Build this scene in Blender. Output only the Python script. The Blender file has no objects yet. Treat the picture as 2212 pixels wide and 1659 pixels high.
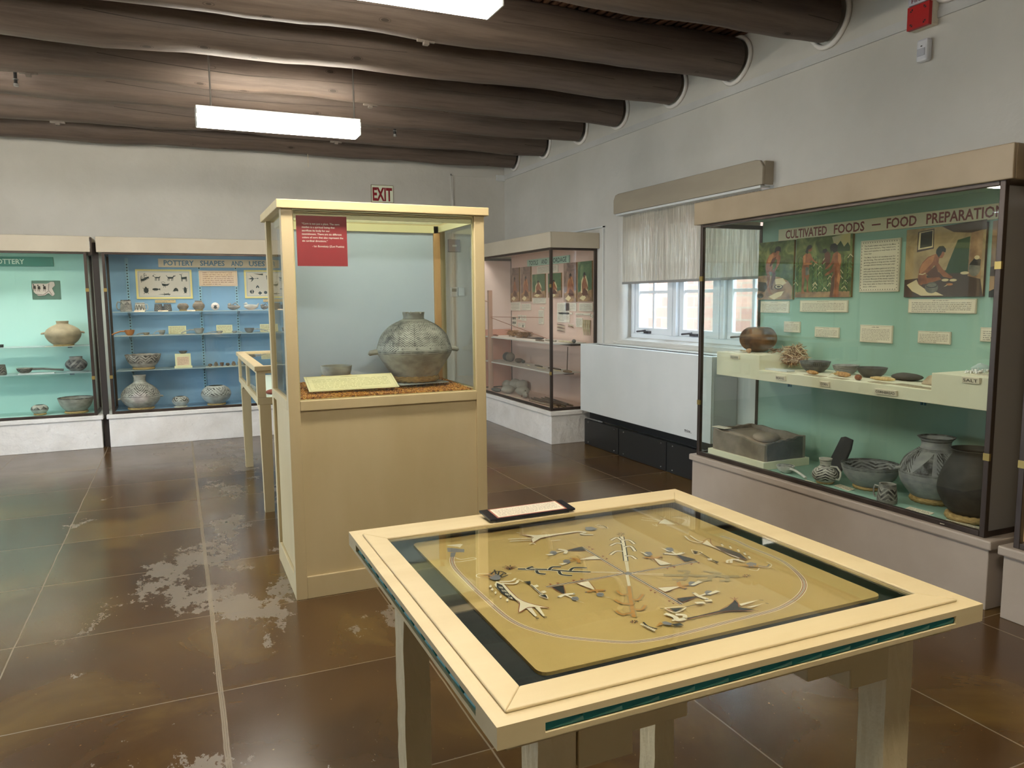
import bpy, math, random
from mathutils import Matrix, Vector
rnd = random.Random(7)
PI = math.pi
sc = bpy.context.scene
COL = sc.collection
# ---------------------------------------------------------------- camera
F_PX, YAW, PITCH, ROLL = 1633.49, 0.4152416, 0.111018, -0.0091524
fw = Vector((math.sin(YAW)*math.cos(PITCH), math.cos(YAW)*math.cos(PITCH), -math.sin(PITCH)))
rt = Vector((math.cos(YAW), -math.sin(YAW), 0)); up = rt.cross(fw)
r2 = rt*math.cos(ROLL) + up*math.sin(ROLL); u2 = up*math.cos(ROLL) - rt*math.sin(ROLL)
cd = bpy.data.cameras.new('camera'); cam = bpy.data.objects.new('camera', cd); COL.objects.link(cam)
m = Matrix.Identity(4)
for i in range(3):
    m[i][0] = r2[i]; m[i][1] = u2[i]; m[i][2] = -fw[i]
m[2][3] = 1.5
cam.matrix_world = m
cd.sensor_width = 36; cd.lens = 36*F_PX/2212; cd.clip_start = .05; cd.clip_end = 200
sc.camera = cam
# ---------------------------------------------------------------- exposure, sky, daylight
sc.view_settings.view_transform = 'Standard'; sc.view_settings.look = 'None'
sc.view_settings.gamma = 1; sc.view_settings.use_curve_mapping = False
sc.view_settings.exposure = .88
LAMP = 33.0          # ceiling tubes
SKY = 8.0
CASE_W = 1.0         # display case tubes
w = bpy.data.worlds.new('sky'); sc.world = w; w.use_nodes = True
w.node_tree.nodes['Background'].inputs[0].default_value = (.80, .90, 1, 1)
w.node_tree.nodes['Background'].inputs[1].default_value = SKY
def portal(name, loc, rot, sx, sy):
    l = bpy.data.lights.new(name, 'AREA'); l.shape = 'RECTANGLE'; l.size = sx; l.size_y = sy
    l.cycles.is_portal = True
    o = bpy.data.objects.new(name, l); o.location = loc; o.rotation_euler = rot; COL.objects.link(o)
portal('daylight_right', (4.42, 5.47, 1.70), (0, PI/2, 0), 1.3, 2.1)
portal('daylight_left_far', (-3.56, 5.6, 1.5), (0, -PI/2, 0), 2.3, 3.0)
# ---------------------------------------------------------------- materials
def lin(h):
    c = [int(h[i:i+2], 16)/255 for i in (1, 3, 5)]
    return tuple(x/12.92 if x <= .04045 else ((x+.055)/1.055)**2.4 for x in c) + (1,)
MATS = {}
class E:
    nt = None
    def __init__(s, k): s.k = k
    def op(s, o, b=None, c=None):
        n = E.nt.nodes.new('ShaderNodeMath'); n.operation = o
        for i, x in enumerate((s, b, c)):
            if x is None: continue
            x = x.k if isinstance(x, E) else x
            if isinstance(x, (int, float)): n.inputs[i].default_value = x
            else: E.nt.links.new(x, n.inputs[i])
        return E(n.outputs[0])
    def __add__(s, b): return s.op('ADD', b)
    def __sub__(s, b): return s.op('SUBTRACT', b)
    def __mul__(s, b): return s.op('MULTIPLY', b)
    def __truediv__(s, b): return s.op('DIVIDE', b)
    __radd__ = __add__; __rmul__ = __mul__
    def __rsub__(s, b): return E(b) - s if not isinstance(b, E) else b - s
    def gt(s, b): return s.op('GREATER_THAN', b)
    def lt(s, b): return s.op('LESS_THAN', b)
    def ab(s): return s.op('ABSOLUTE')
    def fr(s): return s.op('FRACT')
    def mx(s, b): return s.op('MAXIMUM', b)
    def mn(s, b): return s.op('MINIMUM', b)
    def fl(s): return s.op('FLOOR')
def band(v, a, b): return v.gt(a)*v.lt(b)
def chev(u, v, n, k, a=1.0, d=.5): return ((v*k + ((u*n).fr()-.5).ab()*a*2).fr()).gt(d)
def diag(u, v, n, k, d=.5): return ((u*n + v*k).fr()).gt(d)
def tri(u, v, n, a, b, flip=False):
    t = ((u*n).fr()-.5).ab()*2
    lv = (v-a)/(b-a)
    return (t.lt(lv) if flip else t.gt(lv))*band(v, a, b)
def new_mat(name):
    m = bpy.data.materials.new(name); m.use_nodes = True; nt = m.node_tree
    E.nt = nt
    return m, nt, nt.nodes['Principled BSDF']
def noise(nt, scale, stretch=(1, 1, 1), detail=4, rough=.55, coord='Object', dist=0, off=(0, 0, 0)):
    tc = nt.nodes.new('ShaderNodeTexCoord'); mp = nt.nodes.new('ShaderNodeMapping')
    mp.inputs['Scale'].default_value = stretch; mp.inputs['Location'].default_value = off
    nt.links.new(tc.outputs[coord], mp.inputs[0])
    n = nt.nodes.new('ShaderNodeTexNoise'); n.inputs['Scale'].default_value = scale
    n.inputs['Detail'].default_value = detail; n.inputs['Roughness'].default_value = rough
    n.inputs['Distortion'].default_value = dist
    nt.links.new(mp.outputs[0], n.inputs['Vector'])
    return n.outputs[0]
def ramp(nt, fac, stops):
    r = nt.nodes.new('ShaderNodeValToRGB'); nt.links.new(fac, r.inputs[0])
    el = r.color_ramp.elements
    while len(el) < len(stops): el.new(.5)
    for e, (p, c) in zip(el, stops):
        e.position = p; e.color = lin(c) if isinstance(c, str) else (c, c, c, 1)
    return r.outputs[0]
def mix(nt, fac, a, b):
    n = nt.nodes.new('ShaderNodeMix'); n.data_type = 'RGBA'
    for i, x in ((0, fac), (6, a), (7, b)):
        if isinstance(x, E): x = x.k
        if isinstance(x, str): n.inputs[i].default_value = lin(x)
        elif isinstance(x, (int, float)): n.inputs[i].default_value = x
        else: nt.links.new(x, n.inputs[i])
    return n.outputs[2]
def bump(nt, b, h, strength, dist=.01):
    n = nt.nodes.new('ShaderNodeBump'); n.inputs['Strength'].default_value = strength
    n.inputs['Distance'].default_value = dist
    nt.links.new(h, n.inputs['Height']); nt.links.new(n.outputs[0], b.inputs['Normal'])
def mat(name, col, rough=.6, col2=None, ns=4, st=(1, 1, 1), bs=0, bn=30, bd=.004, metal=0, thr=(.35, .65), spec=.5, coat=0, coord='Object'):
    if name in MATS: return MATS[name]
    m, nt, b = new_mat(name)
    b.inputs['Base Color'].default_value = lin(col); b.inputs['Roughness'].default_value = rough
    b.inputs['Metallic'].default_value = metal; b.inputs['Specular IOR Level'].default_value = spec
    b.inputs['Coat Weight'].default_value = coat
    if col2:
        f = noise(nt, ns, st, coord=coord)
        nt.links.new(ramp(nt, f, [(thr[0], col), (thr[1], col2)]), b.inputs['Base Color'])
    if bs: bump(nt, b, noise(nt, bn, st, coord=coord), bs, bd)
    m.diffuse_color = lin(col); MATS[name] = m
    return m
def glass(name, tint='#f4fbf8', refl=1.0, haze=0.0, hz='#cfe5e0'):
    m = bpy.data.materials.new(name); m.use_nodes = True; nt = m.node_tree; nt.nodes.clear()
    out = nt.nodes.new('ShaderNodeOutputMaterial'); tr = nt.nodes.new('ShaderNodeBsdfTransparent')
    gl = nt.nodes.new('ShaderNodeBsdfGlossy'); fz = nt.nodes.new('ShaderNodeLayerWeight'); mx = nt.nodes.new('ShaderNodeMixShader')
    tr.inputs[0].default_value = lin(tint); gl.inputs['Roughness'].default_value = .0
    fz.inputs[0].default_value = .5
    E.nt = nt; f = ((E(fz.outputs['Facing']).op('POWER', 5.0)*.95+.043)*refl).mn(1.0).k
    nt.links.new(f, mx.inputs[0]); nt.links.new(tr.outputs[0], mx.inputs[1]); nt.links.new(gl.outputs[0], mx.inputs[2])
    last = mx
    if haze:
        df = nt.nodes.new('ShaderNodeBsdfTranslucent'); df.inputs[0].default_value = lin(hz)
        d2 = nt.nodes.new('ShaderNodeBsdfDiffuse'); d2.inputs[0].default_value = lin(hz)
        ad = nt.nodes.new('ShaderNodeMixShader'); ad.inputs[0].default_value = .5
        nt.links.new(df.outputs[0], ad.inputs[1]); nt.links.new(d2.outputs[0], ad.inputs[2])
        m2 = nt.nodes.new('ShaderNodeMixShader'); m2.inputs[0].default_value = haze
        nt.links.new(mx.outputs[0], m2.inputs[1]); nt.links.new(ad.outputs[0], m2.inputs[2]); last = m2
    nt.links.new(last.outputs[0], out.inputs[0]); MATS[name] = m
    return m
def emis(name, col, s):
    m = bpy.data.materials.new(name); m.use_nodes = True; nt = m.node_tree; b = nt.nodes['Principled BSDF']
    b.inputs['Base Color'].default_value = lin(col); b.inputs['Emission Color'].default_value = lin(col)
    b.inputs['Emission Strength'].default_value = s
    return m
def pot_mat(name, base, base2, paint, fn=None, rough=.62, ns=5):
    m, nt, b = new_mat(name); b.inputs['Roughness'].default_value = rough
    f = noise(nt, ns*3, (1, 1, 1.6), detail=6)
    c = ramp(nt, f, [(.38, base2), (.62, base)])
    if fn:
        uv = nt.nodes.new('ShaderNodeUVMap'); sx = nt.nodes.new('ShaderNodeSeparateXYZ')
        nt.links.new(uv.outputs[0], sx.inputs[0])
        k = fn(E(sx.outputs[0]), E(sx.outputs[1])).mn(1.0)
        wear = E(noise(nt, 28, detail=5)).op('MULTIPLY_ADD', 3.0, -.75).mn(1.0).mx(.35)
        c = mix(nt, k*wear, c, paint)
    nt.links.new(c, b.inputs['Base Color'])
    bump(nt, b, noise(nt, 40), .25, .003)
    return m
PL = mat('plaster', '#cbc9c2', .85, '#c0beb6', 1.2, bs=.35, bn=6, bd=.02)
PLU = mat('plaster_upper', '#c6c6c4', .85, '#bdbdba', 2, bs=.4, bn=9, bd=.02)
CREAM = mat('cream_paint', '#c7b68f', .42, '#beac83', 3, (1, 1, .3), bs=.12, bn=60, bd=.003)
CREAMW = mat('cream_plank', '#d0be93', .45, '#c8b488', 9, (.15, 1, 1), bs=.1, bn=40, bd=.003)
STONEW = mat('white_paint_rough', '#e2dfdb', .7, '#d4d0ca', 3, bs=.8, bn=7, bd=.03)
BEIGE = mat('beige_paint', '#aca093', .55, '#a49789', 2.5, bs=.15, bn=50, bd=.003)
HEADT = mat('tan_header_paint', '#9f8e74', .5, '#948368', 3, (1, .3, 1), bs=.1, bn=40, bd=.003)
HEADW = mat('pale_header_paint', '#c0b7a4', .6, '#b5ab97', 2)
BRONZE = mat('bronze_frame', '#4a3f38', .38, '#3a302a', 8, metal=.5, st=(1, 1, .2))
BRASS = mat('brass_clip', '#a08a52', .4, metal=.8)
BLACK = mat('black_metal', '#191919', .55)
DARKGAP = mat('dark_gap', '#14120f', .9)
WHITEM = mat('white_enamel', '#d2d5d4', .35, '#cbcfce', 2)
WINP = mat('white_window_paint', '#e3e9ee', .45)
ALUM = mat('steel', '#a8a8a4', .35, metal=.9)
WOODN = mat('natural_pine', '#cfa473', .5, '#b98a58', 14, (1, 1, .12))
TEAL = mat('teal_paint', '#1f8b8e', .45, '#177478', 9)
CARD = mat('cream_card', '#e0d5bd', .7)
CARDY = mat('yellow_card', '#e2d8ac', .7)
CARDP = mat('peach_card', '#e6c3a6', .7)
INK = mat('ink', '#3a322c', .8)
INKR = mat('brown_ink', '#7d3d33', .8)
STRAW = mat('straw', '#c3a36c', .8, '#8d6f42', 40, (1, 1, 6), bs=.6, bn=60)
GL = glass('clear_glass', '#fafdfb'); GLT = glass('table_glass', '#fafcfa', 1.0)
GLS = glass('shelf_glass', '#f4fafa', 1.0, .5, '#dfeaec'); WGL = glass('window_glass', '#f6fbff', .8)
LID = glass('frosted_lid_glass', '#f6faf2', .6, .35, '#e9f0dc')
TUBE = emis('lit_diffuser', '#fff6e6', LAMP)
# ---------------------------------------------------------------- mesh builder
class MB:
    def __init__(s): s.v = []; s.f = []; s.m = []; s.uv = {}; s.sm = []
    def add(s, vs, fs, mi=0, smooth=False, uvs=None):
        o = len(s.v); s.v += [tuple(p) for p in vs]
        for k, f in enumerate(fs):
            s.f.append([o+i for i in f]); s.m.append(mi); s.sm.append(smooth)
            if uvs: s.uv[len(s.f)-1] = uvs[k]
        return s
    def box(s, a, b, mi=0):
        x0, y0, z0 = a; x1, y1, z1 = b
        if x1 < x0: x0, x1 = x1, x0
        if y1 < y0: y0, y1 = y1, y0
        if z1 < z0: z0, z1 = z1, z0
        return s.add([(x0, y0, z0), (x1, y0, z0), (x1, y1, z0), (x0, y1, z0), (x0, y0, z1), (x1, y0, z1), (x1, y1, z1), (x0, y1, z1)],
                     [(0, 3, 2, 1), (4, 5, 6, 7), (0, 1, 5, 4), (1, 2, 6, 5), (2, 3, 7, 6), (3, 0, 4, 7)], mi)
    def prism(s, pts, ax, a, b, mi=0):
        """polygon pts in the plane normal to axis ax, extruded from a to b"""
        def P(p, t): return (t, p[0], p[1]) if ax == 0 else ((p[0], t, p[1]) if ax == 1 else (p[0], p[1], t))
        n = len(pts); vs = [P(p, a) for p in pts] + [P(p, b) for p in pts]
        return s.add(vs, [list(range(n))[::-1], list(range(n, 2*n))] + [(i, (i+1) % n, n+(i+1) % n, n+i) for i in range(n)], mi)
    def tube(s, pts, r, n=10, mi=0, smooth=True, cap=True, flat=1.0, closed=False):
        pts = [Vector(p) for p in pts]; N = len(pts)
        rr = r if isinstance(r, (list, tuple)) else [r]*N
        vs = []; prev = None
        for i, p in enumerate(pts):
            if closed: d = pts[(i+1) % N]-pts[i-1]
            else: d = pts[min(i+1, N-1)]-pts[max(i-1, 0)]
            d.normalize()
            if prev is None:
                a = Vector((0, 0, 1)) if abs(d.z) < .9 else Vector((1, 0, 0))
                x = d.cross(a).normalized()
            else: x = (prev - d*prev.dot(d)).normalized()
            prev = x; y = d.cross(x)
            for k in range(n):
                t = 2*PI*k/n; vs.append(p + x*math.cos(t)*rr[i] + y*math.sin(t)*rr[i]*flat)
        fs = []; M_ = N if closed else N-1
        for i in range(M_):
            for k in range(n):
                a = i*n+k; b = i*n+(k+1) % n; c = ((i+1) % N)*n+(k+1) % n; d = ((i+1) % N)*n+k
                fs.append((a, b, c, d))
        s.add(vs, fs, mi, smooth)
        if cap and not closed: s.add([vs[k] for k in range(n)], [list(range(n))[::-1]], mi); s.add(vs[-n:], [list(range(n))], mi)
        return s
    def lathe(s, prof, n=48, mi=0, c=(0, 0, 0), vv=None, wob=None, sx=1, sy=1):
        vs = []; L = len(prof)
        for i, (r, z) in enumerate(prof):
            for k in range(n):
                t = 2*PI*k/n; q = r*(1+(wob(t, z) if wob else 0))
                vs.append((c[0]+q*math.cos(t)*sx, c[1]+q*math.sin(t)*sy, c[2]+z))
        fs = []; us = []
        for i in range(L-1):
            for k in range(n):
                fs.append((i*n+k, i*n+(k+1) % n, (i+1)*n+(k+1) % n, (i+1)*n+k))
                if vv: us.append([(k/n, vv[i]), ((k+1)/n, vv[i]), ((k+1)/n, vv[i+1]), (k/n, vv[i+1])])
        return s.add(vs, fs, mi, True, us if vv else None)
    def blob(s, c, r, n=12, m_=8, mi=0, jit=0, seed=0, rot=0):
        rg = random.Random(seed); vs = []; fs = []
        rx, ry, rz = r if isinstance(r, (tuple, list)) else (r, r, r)
        ph = [rg.uniform(0, 6.28) for _ in range(6)]
        for i in range(m_+1):
            a = PI*i/m_
            for k in range(n):
                t = 2*PI*k/n
                q = 1+jit*(math.sin(2*t+ph[0]+a*2)*.5+math.sin(3*a+ph[1]+t)*.4+math.sin(5*t+ph[2])*.25*math.sin(a))
                x, y, z = rx*q*math.sin(a)*math.cos(t), ry*q*math.sin(a)*math.sin(t), rz*q*math.cos(a)
                vs.append((c[0]+x*math.cos(rot)-y*math.sin(rot), c[1]+x*math.sin(rot)+y*math.cos(rot), c[2]+z))
        for i in range(m_):
            for k in range(n): fs.append((i*n+k, (i+1)*n+k, (i+1)*n+(k+1) % n, i*n+(k+1) % n))
        return s.add(vs, fs, mi, True)
    # flat drawing in local x,y at height z
    def poly(s, pts, z, mi=0):
        A = sum(pts[i-1][0]*pts[i][1]-pts[i][0]*pts[i-1][1] for i in range(len(pts)))
        if A < 0: pts = pts[::-1]
        return s.add([(x, y, z) for x, y in pts], [list(range(len(pts)))], mi)
    def stroke(s, pts, w, z, mi=0):
        n = len(pts); L = []; R = []
        for i, p in enumerate(pts):
            a = pts[max(i-1, 0)]; b = pts[min(i+1, n-1)]
            dx, dy = b[0]-a[0], b[1]-a[1]; l = math.hypot(dx, dy) or 1
            nx, ny = -dy/l*w/2, dx/l*w/2
            L.append((p[0]+nx, p[1]+ny, z)); R.append((p[0]-nx, p[1]-ny, z))
        return s.add(L+R, [(n+i, n+i+1, i+1, i) for i in range(n-1)], mi)
    def rect(s, x0, y0, x1, y1, z, mi=0): return s.poly([(x0, y0), (x1, y0), (x1, y1), (x0, y1)], z, mi)
    def text(s, st, x, y, z, h=None, w=None, al='L', bold=0, mi=0):
        vs, fs = glyphs(st, bold)
        x0 = min(p[0] for p in vs); x1 = max(p[0] for p in vs); caph = .73
        ky = (h/caph) if h else None
        kx = w/(x1-x0) if w else ky
        if ky is None: ky = kx
        ox = {'L': x, 'C': x-(x1-x0)*kx/2, 'R': x-(x1-x0)*kx}[al]
        return s.add([(ox+(a-x0)*kx, y+b*ky, z) for a, b in vs], fs, mi)
GC = {}
def glyphs(st, bold=0):
    if (st, bold) in GC: return GC[(st, bold)]
    cu = bpy.data.curves.new('tmp', 'FONT'); cu.body = st; cu.offset = bold; cu.resolution_u = 2
    o = bpy.data.objects.new('tmp', cu); COL.objects.link(o)
    dg = bpy.context.evaluated_depsgraph_get()
    me = bpy.data.meshes.new_from_object(o.evaluated_get(dg))
    r = ([(v.co.x, v.co.y) for v in me.vertices], [list(p.vertices) for p in me.polygons])
    bpy.data.objects.remove(o); bpy.data.meshes.remove(me); bpy.data.curves.remove(cu)
    GC[(st, bold)] = r
    return r
def mesh(name, mb, mats):
    me = bpy.data.meshes.new(name); me.from_pydata(mb.v, [], mb.f)
    mats = mats if isinstance(mats, (list, tuple)) else [mats]
    for x in mats: me.materials.append(x)
    me.polygons.foreach_set('material_index', mb.m); me.polygons.foreach_set('use_smooth', mb.sm)
    if mb.uv:
        ul = me.uv_layers.new(name='UVMap')
        for fi, us in mb.uv.items():
            p = me.polygons[fi]
            for k, li in enumerate(p.loop_indices): ul.data[li].uv = us[k]
    me.update()
    return me
def _ob(name, mb, mats, bev):
    o = bpy.data.objects.new(name, mesh(name, mb, mats) if mb else None); COL.objects.link(o)
    if bev:
        b = o.modifiers.new('bevel', 'BEVEL'); b.width = bev; b.segments = 2; b.limit_method = 'ANGLE'; b.angle_limit = .7
    return o
def thing(name, label, cat, loc=(0, 0, 0), rot=(0, 0, 0), group=None, mb=None, mats=None, bev=0, kind=None):
    o = _ob(name, mb, mats, bev); o.location = loc; o.rotation_euler = rot if isinstance(rot, (tuple, list)) else (0, 0, rot)
    o['label'] = label; o['category'] = cat
    if group: o['group'] = group
    if kind: o['kind'] = kind
    return o
def part(par, name, mb, mats, label=None, bev=0, loc=None, rot=None, kind=None):
    o = _ob(name, mb, mats, bev); o.parent = par
    if loc: o.location = loc
    if rot: o.rotation_euler = rot
    if label: o['label'] = label
    if kind: o['kind'] = kind
    return o
def struct(name, mb, mats, bev=0, loc=(0, 0, 0)):
    o = _ob(name, mb, mats, bev); o['kind'] = 'structure'; o.location = loc
    return o
def copy_tree(o, par=None):
    c = o.copy(); COL.objects.link(c); c.parent = par
    for ch in list(o.children): copy_tree(ch, c)
    return c
def dashes(mb, x0, y0, x1, y1, rows, z, th=.42, mi=0, seed=1, last=.6):
    """unreadable small print: rows of short strokes inside the rectangle"""
    rg = random.Random(seed); dy = (y1-y0)/rows; em = dy*.75
    for r in range(rows):
        y = y1-(r+.5)*dy; x = x0; xe = x1 if r < rows-1 else x0+(x1-x0)*last
        while x < xe:
            l = min(em*rg.uniform(.8, 4), xe-x)
            k = max(1, int(l/(em*.42)))
            for j in range(k):
                a = x+j*l/k; hh = dy*th*rg.choice((.6, .8, 1.0))
                mb.rect(a, y-dy*th/2, a+l/k*.62, y-dy*th/2+hh, z, mi)
            x += l+em*.5
    return mb
# ---------------------------------------------------------------- room shell
XR, YB, XL, YF, ZC = 4.05, 9.38, -3.3, -2.6, 3.50
def floor_mat():
    m, nt, b = new_mat('stained_concrete')
    tc = nt.nodes.new('ShaderNodeTexCoord'); sx = nt.nodes.new('ShaderNodeSeparateXYZ'); nt.links.new(tc.outputs['Object'], sx.inputs[0])
    wob = E(noise(nt, 3, detail=3))*.012
    x = E(sx.outputs[0])+wob; y = E(sx.outputs[1])+wob
    def lines(v, o, p, hw):
        return (((v-o)/p+.5).fr()-.5).ab().lt(hw/p)
    lx = lines(x, .086, .81, .0032); ly = lines(y, 3.80, .787, .0022)
    wide = ((x-.086).ab()-.007).ab().lt(.003)
    line = lx.mx(ly).mx(wide)
    # one tone per slab
    tx = ((x-.086)/.81).fl(); ty = ((y-3.80)/.787).fl()
    wn = nt.nodes.new('ShaderNodeTexWhiteNoise'); wn.noise_dimensions = '2D'
    cb = nt.nodes.new('ShaderNodeCombineXYZ'); nt.links.new(tx.k, cb.inputs[0]); nt.links.new(ty.k, cb.inputs[1])
    nt.links.new(cb.outputs[0], wn.inputs['Vector'])
    f1 = E(noise(nt, 1.3, detail=6, dist=.6))
    tone = ramp(nt, (f1*.8 + E(wn.outputs['Value'])*.2).k, [(.3, '#3f2b18'), (.5, '#513a1e'), (.62, '#664f27'), (.75, '#5e3c2c')])
    # worn wax patches, also floor reflections and haze painted into the colour
    p = E(noise(nt, 1.15, (1.4, .8, 1), detail=10, rough=.75, off=(3.1, 7.7, 0)))
    band_ = (1-((x-.25)/1.1).ab()).mx(0)+(1-((x-1.15)/.7).ab()).mx(0)*(1-((y-3.35)/.42).ab()).mx(0)*1.6
    patch = (p+band_*.13).gt(.655)
    specks = E(noise(nt, 60, detail=2)).gt(.74)
    c = mix(nt, patch*.6, tone, '#82786a')
    c = mix(nt, specks*.4, c, '#a98e5e')
    c = mix(nt, line*.5, c, '#94876f')
    nt.links.new(c, b.inputs['Base Color'])
    r = E(noise(nt, 2.2, detail=5))*.16+.13+patch*.16+line*.2
    nt.links.new(r.k, b.inputs['Roughness'])
    b.inputs['Specular IOR Level'].default_value = .6
    h = E(noise(nt, 5, detail=3))*.6-line*.5-patch*.08
    bump(nt, b, h.k, .22, .004)
    return m
FLOOR = floor_mat()
struct('floor', MB().box((XL-.3, YF-.3, -.12), (XR+.35, YB+.3, 0)), FLOOR)
WY0, WY1, WZ0, WZ1 = 4.40, 6.52, 1.095, 2.34
def wall_x(x0, x1, holes):
    """wall parallel to y with rectangular holes (y0,y1,z0,z1)"""
    mb = MB(); y = YF-.3
    for (a, b, c, d) in holes:
        mb.box((x0, y, 0), (x1, a, 3.62)); mb.box((x0, a, 0), (x1, b, c)); mb.box((x0, a, d), (x1, b, 3.62)); y = b
    mb.box((x0, y, 0), (x1, YB+.3, 3.62))
    return mb
struct('wall_right', wall_x(XR, XR+.35, [(WY0, WY1, WZ0, WZ1)]), PL)
struct('wall_left', wall_x(XL-.22, XL, [(4.1, 7.1, .35, 2.65)]), PL)
struct('wall_back', MB().box((XL, YB, 0), (XR, YB+.3, 3.62)), PL)
struct('wall_front', MB().box((XL, YF-.3, 0), (XR, YF, 3.62)), PL)
# rounded plaster reveal and sill of the right window
mb = MB()
mb.tube([(4.075, WY0-.3, 1.062), (4.075, WY1+.1, 1.062)], .03, 10)
mb.prism([(4.06, 1.06), (4.19, 1.06), (4.19, 1.115), (4.10, 1.10)], 1, WY0, WY1)
mb.tube([(4.10, WY1+.012, 1.06), (4.10, WY1+.012, 2.34)], .055, 10)
struct('trim_1', mb, PL)
# picture-rail wire channel along the right wall and round the corner
mb = MB().box((XR-.012, YF, 3.068), (XR, YB, 3.108)).box((XR-.006, YF, 3.108), (XR, YB, 3.13))
struct('trim_2', mb, PLU)
mb = MB().box((3.30, YB-.015, 3.085), (3.98, YB, 3.103)).box((3.30, YB-.015, 0), (3.318, YB, 3.103))
struct('trim_3', mb, PL)
mb = MB().box((XR-.02, 6.795, 0), (XR, 6.812, 2.24)).box((XR-.02, 6.795, 2.225), (XR, 8.2, 2.24))
struct('trim_4', mb, WHITEM)
# ceiling: deck of small peeled poles over the log beams
LAT = mat('small_ceiling_poles', '#6b4a33', .8, '#3d2a1e', 3, (6, 1, 1), bs=.5, bn=12, bd=.01)
mb = MB().box((XL-.2, YF-.3, ZC+.03), (XR+.3, YB+.3, ZC+.12))
x = XL
while x < XR+.02:
    r = rnd.uniform(.030, .038); n = 14; pts = []
    for i in range(n+1):
        y = YF+(YB-YF)*i/n
        pts.append((x+rnd.uniform(-.006, .006), y, ZC+.01+rnd.uniform(-.004, .004)))
    mb.tube(pts, r, 8, 0)
    x += r*2+.004
struct('ceiling', mb, LAT)
# ---------------------------------------------------------------- log beams
def log_mat():
    m, nt, b = new_mat('weathered_log')
    g = noise(nt, 3.0, (.3, 5, 5), detail=10, rough=.72, dist=.2)
    c = ramp(nt, g, [(.34, '#453a33'), (.48, '#5c4f46'), (.60, '#6b5c52'), (.72, '#54473f')])
    big = noise(nt, .9, (1, 2, 2), detail=3)
    c = mix(nt, (E(big)-.35).mx(0)*.9, c, '#655951')
    crack = E(noise(nt, 1.6, (.10, 2.2, 2.2), detail=1, off=(5, 1, 2)))
    ck = (crack-.5).ab().lt(.0022)*E(noise(nt, 1.3, detail=1)).gt(.47)
    knots = nt.nodes.new('ShaderNodeTexVoronoi'); knots.inputs['Scale'].default_value = 1.0
    tc = nt.nodes.new('ShaderNodeTexCoord'); mp = nt.nodes.new('ShaderNodeMapping'); mp.inputs['Scale'].default_value = (2.6, 5.5, 5.5)
    nt.links.new(tc.outputs['Object'], mp.inputs[0]); nt.links.new(mp.outputs[0], knots.inputs['Vector'])
    kd = E(knots.outputs['Distance'])
    kn = kd.lt(.075)
    ring = (kd-.10).ab().lt(.008)
    dark = ck.mx(kn*.8).mx(ring*.45)
    c = mix(nt, dark, c, '#2c2019')
    nt.links.new(c, b.inputs['Base Color']); b.inputs['Roughness'].default_value = .62
    h = E(g)*.5 - ck*.8 - kn*.3
    bump(nt, b, h.k, .5, .008)
    return m
LOG = log_mat()
order = ['nearest the back wall', 'second from the back wall, over the hanging light', 'third from the back wall', 'fourth from the back wall',
         'fifth from the back wall', 'sixth from the back wall', 'seventh from the back wall, cut by the top right of the picture',
         'just out of the picture above the viewer', 'second above the viewer', 'third above the viewer', 'farthest behind the viewer']
for i, yc in enumerate([9.02, 8.168, 7.307, 6.53, 5.63, 4.846, 3.93, 3.06, 2.2, 1.3, .4, -.5, -1.4]):
    rg = random.Random(40+i); ph = [rg.uniform(0, 6) for _ in range(6)]
    N = 46; prof = []
    n = 28; vs = []
    for a in range(N+1):
        X = XL-.1+(XR+.05-XL)*a/N; t = a/N
        R = (.178-.024*t)*(1+.025*math.sin(3.1*X+ph[0])+.016*math.sin(7*X+ph[1])+.01*math.sin(17*X+ph[4]))
        dz = .022*math.sin(1.1*X+ph[2])*(1-t)+.006*math.sin(5*X+ph[3]); dy = .02*math.sin(.9*X+ph[4])*(1-t)
        for k in range(n):
            q = 2*PI*k/n; r = R*(1+.02*math.sin(3*q+ph[5]+X)+.012*math.sin(7*q+X*2))
            vs.append((X, dy+r*math.cos(q), dz+r*math.sin(q)))
    mb = MB().add(vs, [(a*n+k, a*n+(k+1) % n, (a+1)*n+(k+1) % n, (a+1)*n+k) for a in range(N) for k in range(n)], 0, True)
    lab = 'round weathered brown log beam crossing the ceiling, ' + (order[i] if i < 11 else 'behind the viewer, number %d' % (i-10))
    o = thing('log_beam', lab, 'beam', (0, yc, 3.320), 0, 'round log beams under the ceiling')
    part(o, 'log', mb, LOG)
    cr = MB(); pts = []
    for k in range(40):
        q = 2*PI*k/40; R = .168+.006*math.sin(3*q+i)
        pts.append((XR-.012, R*math.cos(q), R*math.sin(q)))
    cr.tube(pts, .017, 8, closed=True)
    part(o, 'plaster_collar', cr, STONEW)
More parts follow.
